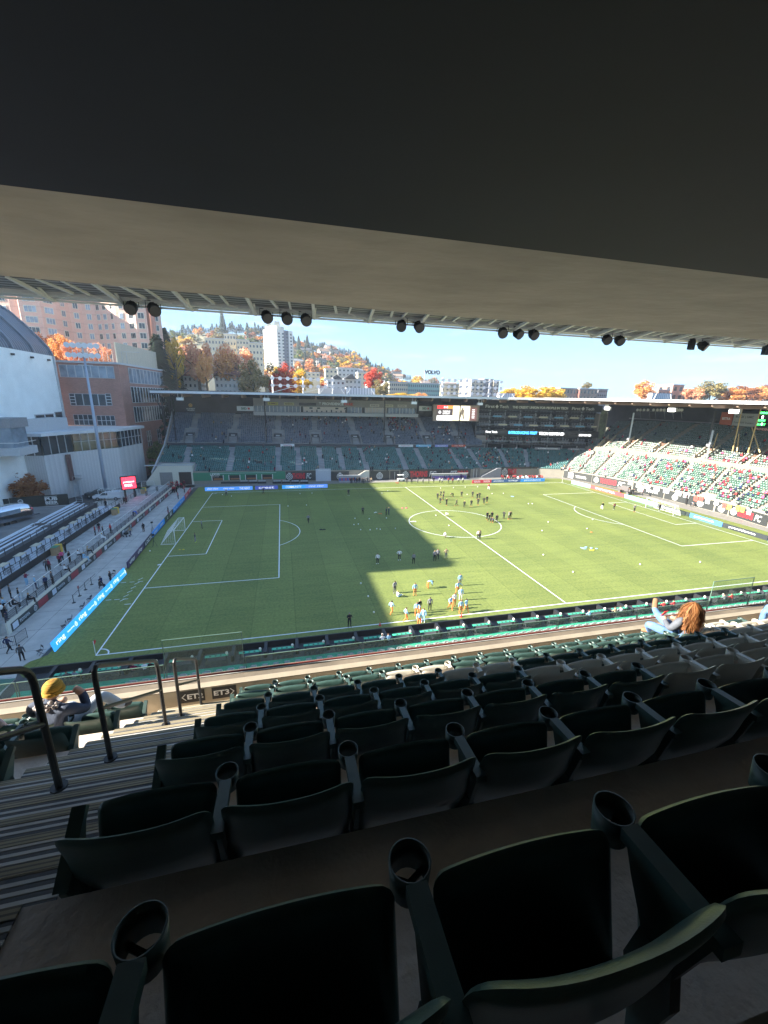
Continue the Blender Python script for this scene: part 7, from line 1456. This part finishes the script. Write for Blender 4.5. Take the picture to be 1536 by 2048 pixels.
LF = {'orange': leaf_mat('leaf_orange', (0.52,0.20,0.07),(0.76,0.36,0.11),(0.82,0.52,0.20)), 'red': leaf_mat('leaf_red', (0.38,0.03,0.02),(0.58,0.07,0.04),(0.66,0.16,0.06)), 'coral': leaf_mat('leaf_coral', (0.62,0.24,0.14),(0.80,0.40,0.24),(0.82,0.53,0.28)),
      'yellow': leaf_mat('leaf_yellow', (0.44,0.28,0.04),(0.70,0.45,0.05),(0.82,0.58,0.09)), 'green': leaf_mat('leaf_green', (0.06,0.10,0.03),(0.11,0.16,0.05),(0.22,0.24,0.06)), 'olive': leaf_mat('leaf_olive', (0.16,0.15,0.07),(0.26,0.22,0.09),(0.42,0.28,0.09)),
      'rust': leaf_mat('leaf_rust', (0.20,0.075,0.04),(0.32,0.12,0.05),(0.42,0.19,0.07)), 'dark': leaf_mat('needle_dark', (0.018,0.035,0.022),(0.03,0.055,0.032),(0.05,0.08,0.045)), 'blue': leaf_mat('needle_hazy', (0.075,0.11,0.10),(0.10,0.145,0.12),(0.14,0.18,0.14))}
CRN = [crown(4200,1,1,1,34,.066,s).mesh('crown', None) for s in (1,2,3)]; CRS = [crown(520,1,1,1,14,.17,s).mesh('crown', None) for s in (4,5)]
TRK = [trunk_mb(1,.03,s,.45).mesh('trunk', M['bark']) for s in (1,2)]
def conifer(n, seed, leaf, lv=16):
    rn = random.Random(seed); b = MB()
    for i in range(n):
        f = rn.random()**.8; k = int(f*lv)/lv; z = .06+.94*(k+rn.uniform(0,.05)); rmax = (1-z)*.27+.01; a = rn.uniform(0,6.28); a = round(a*2.2)/2.2+rn.uniform(-.16,.16); r_ = rmax*math.sqrt(rn.random())*(0.75+.35*rn.random()); p = Vector((math.cos(a)*r_, math.sin(a)*r_, z-r_*.35)); o_ = Vector((math.cos(a), math.sin(a), -.5)).normalized(); s_ = Vector((-math.sin(a), math.cos(a), rn.uniform(-.4,.4))); l = leaf*rn.uniform(.7,1.3)
        b.add([p-o_*l, p-s_*l*.45, p+o_*l, p+s_*l*.45], [(0,1,2,3)])
    return b
CON = [conifer(2600,s,.030,22).mesh('crown', None) for s in (1,2)]; COS = [conifer(420,s,.055,12).mesh('crown', None) for s in (3,4)]
def tree(loc, h, w_, col, label, group=None, big=True, base=.25, sq=1.0, name='broadleaf_tree', rz=None):
    t = thing(name, label, 'tree', loc, random.uniform(0,6.28) if rz is None else rz, group)
    me = random.choice(CRN if big else CRS); hc = h*(1-base); c = link('crown', me, t, (0,0,h-hc/2)); c.scale = (w_/2, w_/2*sq, hc/2)
    if not me.materials or me.materials[0] is None:
        if not me.materials: me.materials.append(M['bark'])
    c.material_slots[0].link = 'OBJECT'; c.material_slots[0].material = LF[col]; k = link('trunk', random.choice(TRK), t); k.scale = (h,h,h); return t
def con(loc, h, label, group=None, big=True, col='dark', w_=1.0, name='conifer'):
    t = thing(name, label, 'tree', loc, random.uniform(0,6.28), group); me = random.choice(CON if big else COS); c = link('crown', me, t); c.scale = (h*w_,h*w_,h)
    if not me.materials: me.materials.append(M['bark'])
    c.material_slots[0].link = 'OBJECT'; c.material_slots[0].material = LF[col]; b = link('trunk', TRK_C, t); b.scale = (h,h,h); return t
_b = MB(); _b.cyl((0,0,0),(0,0,.92),.018,.004,7); TRK_C = _b.mesh('trunk', M['bark'])
for me in CRN+CRS+CON+COS:
    if not me.materials: me.materials.append(M['bark'])
    else: me.materials[0] = M['bark']
def tree_px(px, ptop, pbase, wpx, Y, col, label, group=None, base=.22, **k):
    a = gy(px, pbase, Y); c = gy(px, ptop, Y); h0 = max(a.z, 0); dep = (Vector((a.x,Y,a.z))-CAM).dot(FW); tree((a.x, Y, a.z), c.z-a.z, wpx*dep/FPX, col, label, group, base=base, **k)
G1 = 'trees behind the far stand'
tree_px(38,945,1014,105,59.5,'rust','rust brown tree in front of the grey pavilion at the left edge',base=.05)
tree_px(135,672,735,50,112,'orange','orange tree above the brick building beside the dome',G1,base=.1); tree_px(110,665,740,60,116,'rust','rusty tree just right of the dome',G1,base=.1); tree_px(150,684,735,44,108,'coral','coral red tree left of the mast lamps',G1,base=.1); tree_px(205,688,740,45,108,'coral','coral tree right of the mast lamps',G1,base=.1)
p = gy(327,800,118); con((p.x,118,0), gy(327,672,118).z, 'tall dark spruce between apartment block and orange trees', G1, w_=1.25); p = gy(343,800,140); con((p.x,140,0), gy(343,660,140).z, 'second dark conifer behind the tall spruce', G1)
tree_px(330,880,960,42,100,'green','dark green ivy clad tree in the gap left of the far stand',base=.02,sq=1.5); tree_px(312,800,900,40,112,'olive','olive tree between the brick building and the stand roof',base=.02)
tree_px(357,678,800,36,135,'yellow','yellow tree right of the tall spruce',G1); tree_px(362,700,800,50,150,'green','green tree below the yellow one',G1,base=.05)
tree_px(401,680,790,62,140,'coral','large coral orange tree above the white houses',G1); tree_px(416,708,792,34,128,'orange','orange yellow tree in front of the large coral one',G1,base=.3)
tree_px(472,690,790,84,150,'coral','wide coral tree left of the white tower',G1,base=.15); tree_px(455,700,790,50,145,'orange','orange half of the wide coral tree pair',G1); tree_px(508,722,795,62,140,'olive','grey olive tree in front of the white tower base',G1,base=.05); tree_px(548,728,795,40,150,'olive','olive red tree right of the grey olive one',G1,base=.05)
tree_px(572,727,795,42,150,'red','bright red tree at the foot of the white tower',G1,base=.1); tree_px(556,745,798,34,142,'red','small red tree above the roof floodlights',G1,base=.05); tree_px(601,740,792,52,160,'yellow','yellow green round tree behind the floodlight bank',G1,base=.1); tree_px(600,735,792,30,165,'olive','olive tree behind the yellow round one',G1,base=.1)
tree_px(649,765,800,16,130,'red','slender crimson tree behind the floodlight bank',G1,base=.1); tree_px(746,738,785,36,180,'red','upright red orange tree in the middle of the skyline',G1,base=.08); tree_px(760,760,795,36,170,'olive','olive yellow tree right of the upright red one',G1,base=.05); tree_px(375,782,800,40,118,'yellow','low yellow shrubs above the roof on the left',G1,base=.0); tree_px(455,782,800,36,118,'olive','pale shrub in front of the white houses',G1,base=.0)
tree_px(800,786,800,60,150,'yellow','low orange yellow treetops before the cream and teal building',G1,base=0); tree_px(840,785,800,30,150,'orange','orange treetop before the teal wall',G1,base=0); tree_px(1020,776,802,40,170,'yellow','yellow tree at the end of the floodlight banks',G1,base=.05); tree_px(1062,771,803,75,160,'yellow','broad golden tree row left of the red brick building',G1,base=.02); tree_px(1100,774,803,60,165,'yellow','golden tree touching the red brick building',G1,base=.02)
tree_px(1174,764,778,22,260,'olive','grey green tree behind the red brick building',G1,base=.05); tree_px(1283,761,802,42,170,'orange','single round orange tree right of the red brick building',G1,base=.1)
tree_px(1387,775,802,50,180,'coral','pale coral tree before the pale brick block',G1,base=.05); tree_px(1418,762,802,56,175,'olive','large olive orange tree right of the pale brick block',G1,base=.05)
for k, (px, w_) in enumerate(((1455,50),(1480,56),(1505,56),(1528,50),(1550,60))): tree_px(px,773-k%2*3,806,w_,170+k*4,'rust' if k%2 else 'orange','rust orange tree in the row at the right of the skyline, %s from the left' % ORD[k],G1,base=.02)

# ------------------------------------------------------------------ buildings behind
def facade_building(name, label, cat, A_, B_, depth, z0, z1, wallm, floors, cols, wz=.5, ww=.5, roof=None, pm=None, side=True, fr=.1, frm=None, zoff=.3, name_w='window', skip=()):
    A_ = Vector((A_[0],A_[1],0)); B_ = Vector((B_[0],B_[1],0)); d = B_-A_; L = d.length; t = bpy.data.objects.new(name, None); COL.objects.link(t); t.matrix_world = frame(A_, d); tag(t, label, cat)
    b = MB(); b.box((0,0,-depth),(L,z1,0)); b.build('wall', wallm, t); b = MB(); b.box((-.3,z1+.002,-depth-.3),(L+.3,z1+.6,.3)); b.build('roof', roof or M['lgrey'], t)
    fh = (z1-z0)/floors; cw = L/cols; wk = 0
    for j in range(floors):
        for i in range(cols):
            if (i,j) in skip: continue
            x = i*cw+cw*(1-ww)/2; y = z0+j*fh+fh*zoff; f = MB(); f.box((x-.06,y-.06,0),(x+cw*ww+.06,y+fh*wz+.06,.06)); fo = None
            if wk < 95: fo = f.build(name_w, frm or M['lgrey'], t); p = MB(); p.box((x,y,.01),(x+cw*ww,y+fh*wz,.10)); p.build('pane', pm or M['window'], fo)
            else:
                if wk == 95: R1, R2 = MB(), MB()
                R1.box((x-.06,y-.06,0),(x+cw*ww+.06,y+fh*wz+.06,.06)); R2.box((x,y,.01),(x+cw*ww,y+fh*wz,.10))
            wk += 1
        
    if wk > 95: q = tag(R1.build(name_w, frm or M['lgrey'], t), kind='stuff'); R2.build('pane', pm or M['window'], q)
    if side:
        for xs, sg in ((0,-1),(L,1)):
            n2 = max(1, int(depth/cw)); s2 = MB()
            for j in range(floors):
                for i in range(n2): zz = -depth*(i+.5)/n2; y = z0+j*fh+fh*zoff; s2.box((xs-.08 if sg < 0 else xs, y, zz-cw*ww/2),(xs if sg < 0 else xs+.08, y+fh*wz, zz+cw*ww/2))
            tag(s2.build('side_windows', pm or M['window'], t), kind='stuff')
    return t
# curved brick apartment block
t = thing('apartment_block', 'huge curved salmon brick apartment block behind the dome', 'building', (-50,130,0)); o0 = t.location
Yb = 128; zt = 56
cur = []
for px, dy in ((-40,2),(6,1),(36,0),(52,0),(53,-2.5),(95,-2.5),(125,1),(150,5),(175,7),(200,7),(225,4),(240,1),(262,0),(278,-2.5),(300,-2.5),(301,0),(328,1.5)):
    p = gy(px, 690, Yb+dy); cur.append((p.x, Yb+dy))
apb = mat('salmon_brick', (0.52,0.27,0.18), .85, noise=.08, nscale=.2)
b = MB(); b.prism([(x-o0.x,y-o0.y) for x,y in cur]+[(cur[-1][0]-o0.x-12,30),(cur[0][0]-o0.x,30)], 0, zt); b.build('wall', [wave_mat('salmon_brick_bands', (0.66,0.43,0.34), (0.57,0.36,0.28), 1/3.12, 'Z', .85, duty=.9, soft=.04, noise=.06)], t)
wn = 0; REST, RESTP = MB(), MB(); FL = 3.12
for i in range(len(cur)-1):
    a, c = Vector((*cur[i],0)), Vector((*cur[i+1],0)); d = c-a; L = d.length
    if L < 3: continue
    nn = max(1, int(L/(2.5 if 5 < i < 12 else 4.3))); big = (i in (4,5,13)); ww_ = 1.3 if 5 < i < 12 else 2.3
    if big: nn = 1; ww_ = L*.55
    for j in range(17):
        z_ = zt-1.9-(j+1)*FL+.2
        if z_ < 24: break
        for k in range(nn):
            T = frame(a.lerp(c,(k+.5)/nn)-o0-d.normalized()*ww_/2+Vector((0,0,z_)), d); h_ = 1.75
            f, p = (MB(), MB()) if wn < 95 else (REST, RESTP); f.T = T; p.T = T; f.box((-.12,-.12,-.05),(ww_+.12,h_+.12,.10)); m_ = 3 if ww_ > 2 else 2
            for e in range(m_): p.box((.08+e*ww_/m_,.06,.0),((e+1)*ww_/m_-.06,h_-.06,.14))
            if wn < 95: q = f.build('window', M['cream'], t); p.build('pane', random.choice([M['window'],M['window2'],M['window2']]), q)  # paler panes carry the sky reflection in their glass colour
            wn += 1
REST.T = RESTP.T = None
q = tag(REST.build('window', M['cream'], t), kind='stuff'); RESTP.build('pane', M['window'], q)
b = MB(); b.prism([(x-o0.x+(.25 if False else 0),y-o0.y-.4) for x,y in cur]+[(cur[-1][0]-o0.x-12,30),(cur[0][0]-o0.x,30)], zt+.01, zt+1.2); b.build('parapet', mat('orange_parapet', (0.60,0.22,0.10), .8), t)
p = gy(305,690,Yb-1); b = MB(); b.cyl((p.x-o0.x,-1,0),(p.x-o0.x,-1,zt),1.4,1.4,16); b.build('stair_tower', mat('salmon_pier', (0.60,0.26,0.17), .8), t, smooth=True)
# white tower
a = gy(530,740,400); c = gy(557,740,392); e = gy(588,740,398); zt = gy(545,655,396).z
tw = thing('white_tower', 'slim white high rise tower with a dark window strip on the hill slope', 'building', (c.x,392,0)); o0 = tw.location
b = MB(); b.prism([(a.x-o0.x,20),(a.x-o0.x,8),(0,0),(e.x-o0.x,6),(e.x-o0.x,22)], 0, zt-2); b.build('wall', mat('tower_white', (0.66,0.65,0.60), .7, noise=.05), tw)
for (P0, P1, nx, ww_, cm_) in ((Vector((a.x,400,0)), Vector((c.x,392,0)), 9, 1.0, 'window2'), (Vector((c.x,392,0)), Vector((e.x,398,0)), 4, 1.7, 'window')):
    d = P1-P0; L = d.length; w1 = MB()
    for j in range(17):
        z_ = zt-6-j*3.0
        for k in range(nx):
            T = frame(P0.lerp(P1,(k+.5)/nx)-o0-d.normalized()*ww_/2+Vector((0,0,z_)), d); w1.T = T; w1.box((0,0,0),(ww_,1.4,.12))
    tag(w1.build('window', M[cm_], tw), kind='stuff')
d = (Vector((e.x,398,0))-Vector((c.x,392,0))); b = MB(); b.T = frame(Vector((c.x,392,0)).lerp(Vector((e.x,398,0)),.42)-o0, d); b.box((0,20,0),(d.length*.30,zt-2,.07)); b.build('dark_strip', mat('tower_strip', (0.10,0.11,0.15), .5), tw)
b = MB(); b.prism([(a.x-o0.x+2,16),(a.x-o0.x+2,9),(0,3),(e.x-o0.x-8,7),(e.x-o0.x-8,16)], zt-2, zt+1.5); b.prism([(-2,6),(3,6),(3,12),(-2,12)], zt+1.5, zt+6); b.prism([(-9,8),(-5,8),(-5,13),(-9,13)], zt+1.5, zt+4); b.build('roof_plant', M['cream'], tw)
def px_building(px0, px1, ptop, pbot, Y, depth, wallm, floors, cols, label, Yr=None, **k):
    a = gy(px0, pbot, Y); c = gy(px1, pbot, Yr or Y); z1 = gy(px0, ptop, Y).z; zb = gy(px0, pbot, Y).z; return facade_building('building', label, 'building', (a.x,Y), (c.x,Yr or Y), depth, zb, z1, wallm, floors, cols, **k)
M['cr1'] = mat('cream_facade', (0.56,0.49,0.36), .8, noise=.05); M['te'] = mat('teal_facade', (0.24,0.40,0.36), .8, noise=.05); M['rb'] = brick_mat('red_brick', (0.36,0.10,0.07), (0.28,0.08,0.055), (0.3,0.22,0.18), .6); M['pb'] = mat('pale_brick', (0.44,0.24,0.18), .8, noise=.08)
px_building(778,815,765,792,200,14,M['cr1'],3,9,'cream office block, left half of the building below the rooftop letters',wz=.45,ww=.5); px_building(815.5,879,767,795,200,14,M['te'],3,16,'teal office block below the rooftop letters',wz=.5,ww=.5)
px_building(769,777.5,768,792,203,10,M['cr1'],2,2,'pale narrow wing left of the cream office block')
px_building(941,965,760,790,230,20,M['cr1'],4,3,'cream flat roofed block right of the teal building, left part'); px_building(966,984,759,790,232,20,M['grey'],4,4,'grey flat roofed block beside the cream one'); px_building(985,996,762,790,231,20,M['cr1'],4,2,'cream flat roofed block, right part')
px_building(1117,1156,777,803,185,18,M['rb'],2,6,'red brick building with white trimmed windows, left wing',wz=.55,ww=.4,frm=M['cream']); px_building(1156.5,1192,778,803,183,18,M['rb'],2,5,'red brick building, right wing',wz=.55,ww=.4,frm=M['cream']); px_building(1193,1212,779,803,188,16,M['grey'],3,5,'grey terrace right of the red brick building')
px_building(1313,1336,780,803,190,12,M['pb'],1,3,'low pale brick block with white fence, left'); px_building(1340,1362,770,803,192,12,M['pb'],2,2,'pale brick block with taller roof stub in the middle'); px_building(1362.5,1392,779,803,192,12,M['pb'],2,4,'pale brick block, right part')
px_building(370,405,752,790,145,14,mat('white_house', (0.62,0.60,0.55), .8, noise=.05),3,4,'white house with red tiled roof, left of the orange tree',wz=.45,ww=.4,roof=mat('roof_tile_red', (0.36,0.13,0.09), .8, noise=.1)); px_building(432,483,752,790,143,14,MATS['white_house'],3,6,'white three storey house with brown roof and dormer',wz=.45,ww=.4,roof=mat('roof_tile_brown', (0.22,0.10,0.08), .8, noise=.1))
for px0, px1, nm_, m_ in ((370,405,'left',MATS['roof_tile_red']),(432,483,'right',MATS['roof_tile_brown'])):
    a = gy(px0,752,144); c = gy(px1,752,144); b = MB(); L = c.x-a.x; b.add([(-.5,-.8,0),(L+.5,-.8,0),(L+.5,14,0),(-.5,14,0),(1.5,6,3.6),(L-1.5,6,3.6)],[(0,1,5,4),(1,2,5),(2,3,4,5),(3,0,4),(3,2,1,0)]); o = b.build('hipped_roof', m_, loc=(a.x,143.4 if nm_ == 'left' else 141.4,a.z+.62)); tag(o, 'hipped tile roof of the white house on the %s' % nm_, 'roof')
tr_ = MATS['white_house']
for (a_, b_, c_, d_, Y, fl, co, lab, mm) in ((414,452,677,730,330,4,6,'tan terraced apartments on the hillside behind the coral tree','cr1'),(452,475,668,730,345,5,4,'taller tan apartment steps below the pointed conifer','cr1'),(476,500,680,730,340,5,4,'stepped tan apartments left of the white tower','cr1'),(500,527,686,735,320,4,4,'long tan apartment slab beside the white tower','cr1'),
   (651,675,738,757,300,2,3,'cream block on the lower hillside','cr1'),(676,716,736,762,310,3,5,'pale grey modern blocks on the lower hillside','lgrey'),(606,640,745,760,330,2,4,'cream stepped houses left of the modern blocks','cr1'),(716,732,745,770,290,3,2,'white and tan block left of the upright red tree','cr1'),(690,722,758,780,240,2,4,'white gabled house above the plant room','lgrey'),(655,690,760,782,235,2,4,'grey gabled house above the floodlights','lgrey'),(735,757,770,785,225,1,3,'white low house behind the red tree','lgrey'),(880,935,768,790,260,3,6,'pale houses right of the teal building','cr1')):
    px_building(a_,b_,c_,d_,Y,10,M[mm],fl,co,lab,wz=.4,ww=.45)
for k, (px, pt) in enumerate(((672,758),(700,757))):
    a = gy(px-12,pt,238); c = gy(px+12,pt,238); b = MB(); L = c.x-a.x; b.add([(0,0,0),(L,0,0),(L,9,0),(0,9,0),(L/2,0,L*.35),(L/2,9,L*.35)],[(0,1,4),(3,5,2),(0,4,5,3),(1,2,5,4),(3,2,1,0)]); tag(b.build('gable_roof', M['dark'], loc=(a.x,234,a.z)), 'dark gable roof on the %s hillside house' % ('left','right')[k], 'roof')
# rooftop letters
a = gy(849,750,205); c = gy(880,750,205); s = thing('rooftop_letters', 'dark letters on an open frame standing on a far roof', 'sign', (a.x,205,30)); zz = gy(849,748,205).z-30; hh = gy(849,739.5,205).z-30-zz
b = MB(); b.T = Matrix.Translation((0,0,zz)) @ Matrix.Rotation(R(90),4,'X'); letter(b,'VOLVO',0,0,c.x-a.x,hh,0,.05); letter(b,'VOLVO',0,0,c.x-a.x,hh,-.3,.05); b.build('letter', M['dark'], s)
b = MB(); 
for k in range(8): x = (c.x-a.x)*k/7; b.beam((x,.3,zz-6),(x,.3,zz+hh),.12,.12)
b.beam((0,.3,zz),(c.x-a.x,.3,zz),.12,.12); b.beam((0,.3,zz-3),(c.x-a.x,.3,zz-3),.1,.1); b.build('frame', M['lgrey'], s)
# ------------------------------------------------------------------ hill
ridge_px = [(-200,640),(250,668),(335,672),(390,664),(445,660),(500,664),(545,672),(600,694),(640,700),(690,708),(720,722),(760,742),(800,754),(870,768),(930,777),(990,786),(1060,792),(1200,800),(1600,812),(2200,818)]
RY = 620.0; ridge = [(gy(px,py,RY).x, gy(px,py,RY).z) for px, py in ridge_px]
def ridge_z(x):
    if x <= ridge[0][0]: return ridge[0][1]
    for i in range(len(ridge)-1):
        if ridge[i][0] <= x <= ridge[i+1][0]: f = (x-ridge[i][0])/(ridge[i+1][0]-ridge[i][0]); return ridge[i][1]*(1-f)+ridge[i+1][1]*f
    return ridge[-1][1]
def hill_z(x, y):
    xr = CAM.x+(x-CAM.x)*(RY-CAM.y)/(y-CAM.y); f = max(0, min(1.0, (y-230)/(RY-230))); s = f*f*(3-2*f)*.35+f*.65; return s*(ridge_z(xr)-2)-(0 if y <= RY else (y-RY)*.35)
nx, ny = 90, 30; vs = []; fs = []
for j in range(ny+1):
    y = 230+(RY+120-230)*j/ny
    for i in range(nx+1): x = -420+i*(1500/nx); vs.append((x,y,hill_z(x,y)-.5+1.2*math.sin(x*.05)*math.cos(y*.04)))
for j in range(ny):
    for i in range(nx): a = j*(nx+1)+i; fs.append((a,a+1,a+nx+2,a+nx+1))
m = MB(); m.add(vs, fs); struct('hill', m, mat('hill_ground', (0.10,0.12,0.08), .95, noise=.5, nscale=.05, col2=(0.18,0.14,0.07)), smooth=True)
rn = random.Random(17); random.seed(17)
def hit(px, py):
    d = ray(px, py); 
    for k in range(260, 720, 4):
        p = CAM+d*((k-CAM.y)/d.y)
        if p.z <= hill_z(p.x, p.y)-.5: return p
    return None
GH = 'trees on the hillside'; GC = 'conifers on the hillside'; cnt = 0
for k in range(360):
    px = rn.uniform(330, 1000) if k < 240 else rn.uniform(590,800); x0 = gy(px, 700, RY); zr = None
    lo = None
    for q in range(len(ridge_px)-1):
        if ridge_px[q][0] <= px <= ridge_px[q+1][0]: f = (px-ridge_px[q][0])/(ridge_px[q+1][0]-ridge_px[q][0]); lo = ridge_px[q][1]*(1-f)+ridge_px[q+1][1]*f
    py = lo+(790-lo)*rn.random()**1.3
    p = hit(px, py+2)
    if not p: continue
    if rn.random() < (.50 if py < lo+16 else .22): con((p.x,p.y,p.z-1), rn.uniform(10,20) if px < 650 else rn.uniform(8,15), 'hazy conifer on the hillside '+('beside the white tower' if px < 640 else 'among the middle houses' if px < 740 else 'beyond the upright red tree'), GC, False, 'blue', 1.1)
    else: c_ = rn.choice(['yellow','orange','rust','olive','green','coral','yellow']); tree((p.x,p.y,p.z-1), rn.uniform(9,16), rn.uniform(12,22), c_, '%s tree %s' % (c_, 'high on the ridge side' if py < lo+18 else 'low behind the stand roof' if py > 765 else 'among the hillside houses')+(' left of the upright red tree' if px < 735 else ' toward the rooftop letters'), GH, False, base=.15)
for k in range(150):
    px = 335+k*4.35; q0 = [q for q in range(len(ridge_px)-1) if ridge_px[q][0] <= px <= ridge_px[q+1][0]][0]; f = (px-ridge_px[q0][0])/(ridge_px[q0+1][0]-ridge_px[q0][0]); lo = ridge_px[q0][1]*(1-f)+ridge_px[q0+1][1]*f; p = gy(px, lo, RY)
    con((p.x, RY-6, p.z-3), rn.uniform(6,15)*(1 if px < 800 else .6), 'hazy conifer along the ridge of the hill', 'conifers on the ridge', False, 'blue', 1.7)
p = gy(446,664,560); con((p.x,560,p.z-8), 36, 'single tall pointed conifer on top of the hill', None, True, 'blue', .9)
for px, py, h in ((497+90,0,0),): pass
for px, hh_ in ((575,22),(507+108,20),(598,18),(733,16),(663,15)): 
    p = hit(px, {575:712,615:702,598:700,733:735,663:712}[px]+2)
    if p: con((p.x,p.y,p.z-1), hh_*1.15, 'tall dark conifer standing out on the hillside', GC, True, 'blue', 1.2)
hc = [mat('house_white', (0.66,0.66,0.62), .8), mat('house_cream', (0.62,0.55,0.42), .8), mat('house_grey', (0.42,0.42,0.40), .8)]; rc = [M['dark'], mat('house_roof', (0.25,0.17,0.13), .8), M['grey']]
hs = MB(); hs.box((-5,-4,-3),(5,4,5)); hs.mi = 1; [hs.box((x-.7,-4.08,z_),(x+.7,-4.0,z_+1.4)) for x in (-3.4,-1.1,1.1,3.4) for z_ in (-.6,2.2)]; hme = hs.mesh('wall', [M['bark'], M['window']]); hr = MB(); hr.add([(-5.6,-4.6,5),(5.6,-4.6,5),(5.6,4.6,5),(-5.6,4.6,5),(-5.6,0,7.6),(5.6,0,7.6)],[(0,1,5,4),(2,3,4,5),(0,4,3),(1,2,5),(3,2,1,0)]); hrm = hr.mesh('roof', None)
hrm.materials.append(M['bark'])
for k in range(70):
    px = rn.uniform(595, 760) if k < 46 else rn.uniform(760, 960); q0 = [q for q in range(len(ridge_px)-1) if ridge_px[q][0] <= px <= ridge_px[q+1][0]][0]; f = (px-ridge_px[q0][0])/(ridge_px[q0+1][0]-ridge_px[q0][0]); lo = ridge_px[q0][1]*(1-f)+ridge_px[q0+1][1]*f
    py = lo+6+(782-lo)*rn.random(); p = hit(px, py)
    if not p: continue
    t = thing('hillside_house', 'small pale house among the trees on the hillside', 'house', (p.x,p.y,p.z+2), rn.uniform(-.5,.5), 'houses on the hillside'); a = link('wall', hme, t); c = link('roof', hrm, t)
    s_ = rn.uniform(.8,1.35)*(p-CAM).length/560; t.scale = (s_,s_,s_)
    for o, ms in ((a, hc), (c, rc)): o.material_slots[0].link = 'OBJECT'; o.material_slots[0].material = rn.choice(ms)
# ------------------------------------------------------------------ canopy of the near stand with hanging spotlights
tc_ = thing('roof_canopy', 'white steel roof canopy with corrugated deck above the near stand', 'roof', N(0,20,-3.9)); o0 = tc_.location
M['deckc'] = wave_mat('corrugated_deck', (0.34,0.34,0.33), (0.06,0.06,0.06), 1/.42, 'Y', .5, duty=.55, soft=.1, noise=.05, bump=.5)
M['trs'] = mat('truss_cream', (0.76,0.75,0.66), .5, noise=.05)
b = MB(); b.box((-16,-3.5,.15),(46,1.55,.3)); b.build('deck', M['deckc'], tc_)
b = MB(); b.box((-16,1.551,-.02),(46,2.2,.32)); b.build('edge_panel', mat('edge_panel', (0.66,0.66,0.60), .5, noise=.05), tc_)
b = MB(); b.tube([(-16,2.0,-.12),(46,2.0,-.12)], .045, 8); b.build('edge_pipe', M['trs'], tc_)
nodes = []
for px, py in ((106,597),(250,605),(384,612),(511,622),(628,630),(737,638),(838,645),(934,652),(1022,658),(1106,664),(1184,669),(1258,674),(1330,680),(1400,684),(1470,689),(1536,693)):
    d = ray(px, py); s_ = (22.0)/d.y; nodes.append(CAM.x+d.x*s_-o0.x)
for k, x in enumerate(nodes):
    b = MB(); q = Vector((x,2.0,-.12)); b.beam(q, (x-.25,-.6,.16), .13,.13); b.beam(q+Vector((0,-.1,0)), (x+.0,.9,.16), .08,.08); b.build('strut', M['trs'], tc_)
    if k < len(nodes)-1:
        xm = (x+nodes[k+1])/2; b = MB(); b.beam(q, (xm-.35,1.35,.10), .05,.05); b.beam((nodes[k+1],2.0,-.12), (xm+.25,1.35,.10), .05,.05); b.beam((xm-.35,1.35,.10),(xm-.7,-.6,.16),.11,.11); b.beam((xm+.25,1.35,.10),(xm+.1,-.6,.16),.09,.09); b.build('brace', M['trs'], tc_)
def spot(px, py, label, square=False, tilt=.5):
    d = ray(px, py); p = CAM+d*(21.6/d.y); t = thing('roof_spotlight', label, 'spotlight', p, random.uniform(-.5,.5), 'spotlights hanging from the canopy'); b = MB(); r_ = .235
    if square: b.box((-.25,-.12,-.3),(.25,.12,.3))
    else:
        T = Matrix.Rotation(-tilt-.5, 4, 'X'); b.T = T; b.cyl((0,0,-.22),(0,0,.10),r_,r_,18); b.cyl((0,0,.10),(0,0,.30),r_*.97,r_*.45,18); b.cyl((0,0,-.26),(0,0,-.22),r_*1.08,r_*1.08,18)
        for k in range(12): a = k*math.pi/6; b.beam((math.cos(a)*r_,math.sin(a)*r_,-.2),(math.cos(a)*r_,math.sin(a)*r_,.1),.02,.04)
    b.build('housing', M['black'], t); b = MB(); b.tube([(-.3,0,0),(-.3,0,.30),(.3,0,.30),(.3,0,0)],.02,6); b.beam((0,0,.3),(0,0,.62),.06,.06); b.build('yoke', M['dark'], t)
    if not square: b = MB(); b.T = Matrix.Rotation(-tilt-.5, 4, 'X'); b.cyl((0,0,-.255),(0,0,-.275),r_*.95,r_*.95,18); b.build('lens', mat('lens', (0.12,0.11,0.09), .15), t)
SP = [((263,614),'leftmost spotlight under the canopy'),((307,617),'second spotlight from the left under the canopy'),((533,632),'left one of the first three spotlights'),((573,635),'middle one of the first three spotlights'),((611,638),'right one of the first three spotlights'),((803,650),'left one of the central pair of spotlights'),((837,652),'right one of the central pair of spotlights'),((1005,664),'left one of the second three spotlights'),((1035,666),'middle one of the second three spotlights'),((1066,668),'right one of the second three spotlights'),((1213,678),'left one of the pair right of the second three spotlights'),((1238,680),'right one of the pair right of the second three spotlights'),((1405,691),'round spotlight nearest the right end')]
for (px, py), l in SP: spot(px, py, l+' against the sky')
spot(1383,689,'small square lamp beside the rightmost round spotlight',True); spot(1533,700,'square lamp cut by the right edge of the view',True)
for a, c in ((255,312),(556,600),(800,845),(1025,1050),(1210,1240)):
    d = ray((a+c)/2, 600); 

# ------------------------------------------------------------------ air
hz_ = MB(); hz_.box((-700,-200,-1.2),(1300,1000,135)); hm = bpy.data.materials.new('haze'); hm.use_nodes = True; t_ = hm.node_tree; t_.nodes.remove(t_.nodes['Principled BSDF']); pv = t_.nodes.new('ShaderNodeVolumePrincipled'); pv.inputs['Color'].default_value = (0.80,0.90,1.0,1); pv.inputs['Density'].default_value = 0.00022; pv.inputs['Anisotropy'].default_value = 0.2
t_.links.new(pv.outputs['Volume'], t_.nodes['Material Output'].inputs['Volume']); tag(hz_.build('haze', hm), kind='stuff')
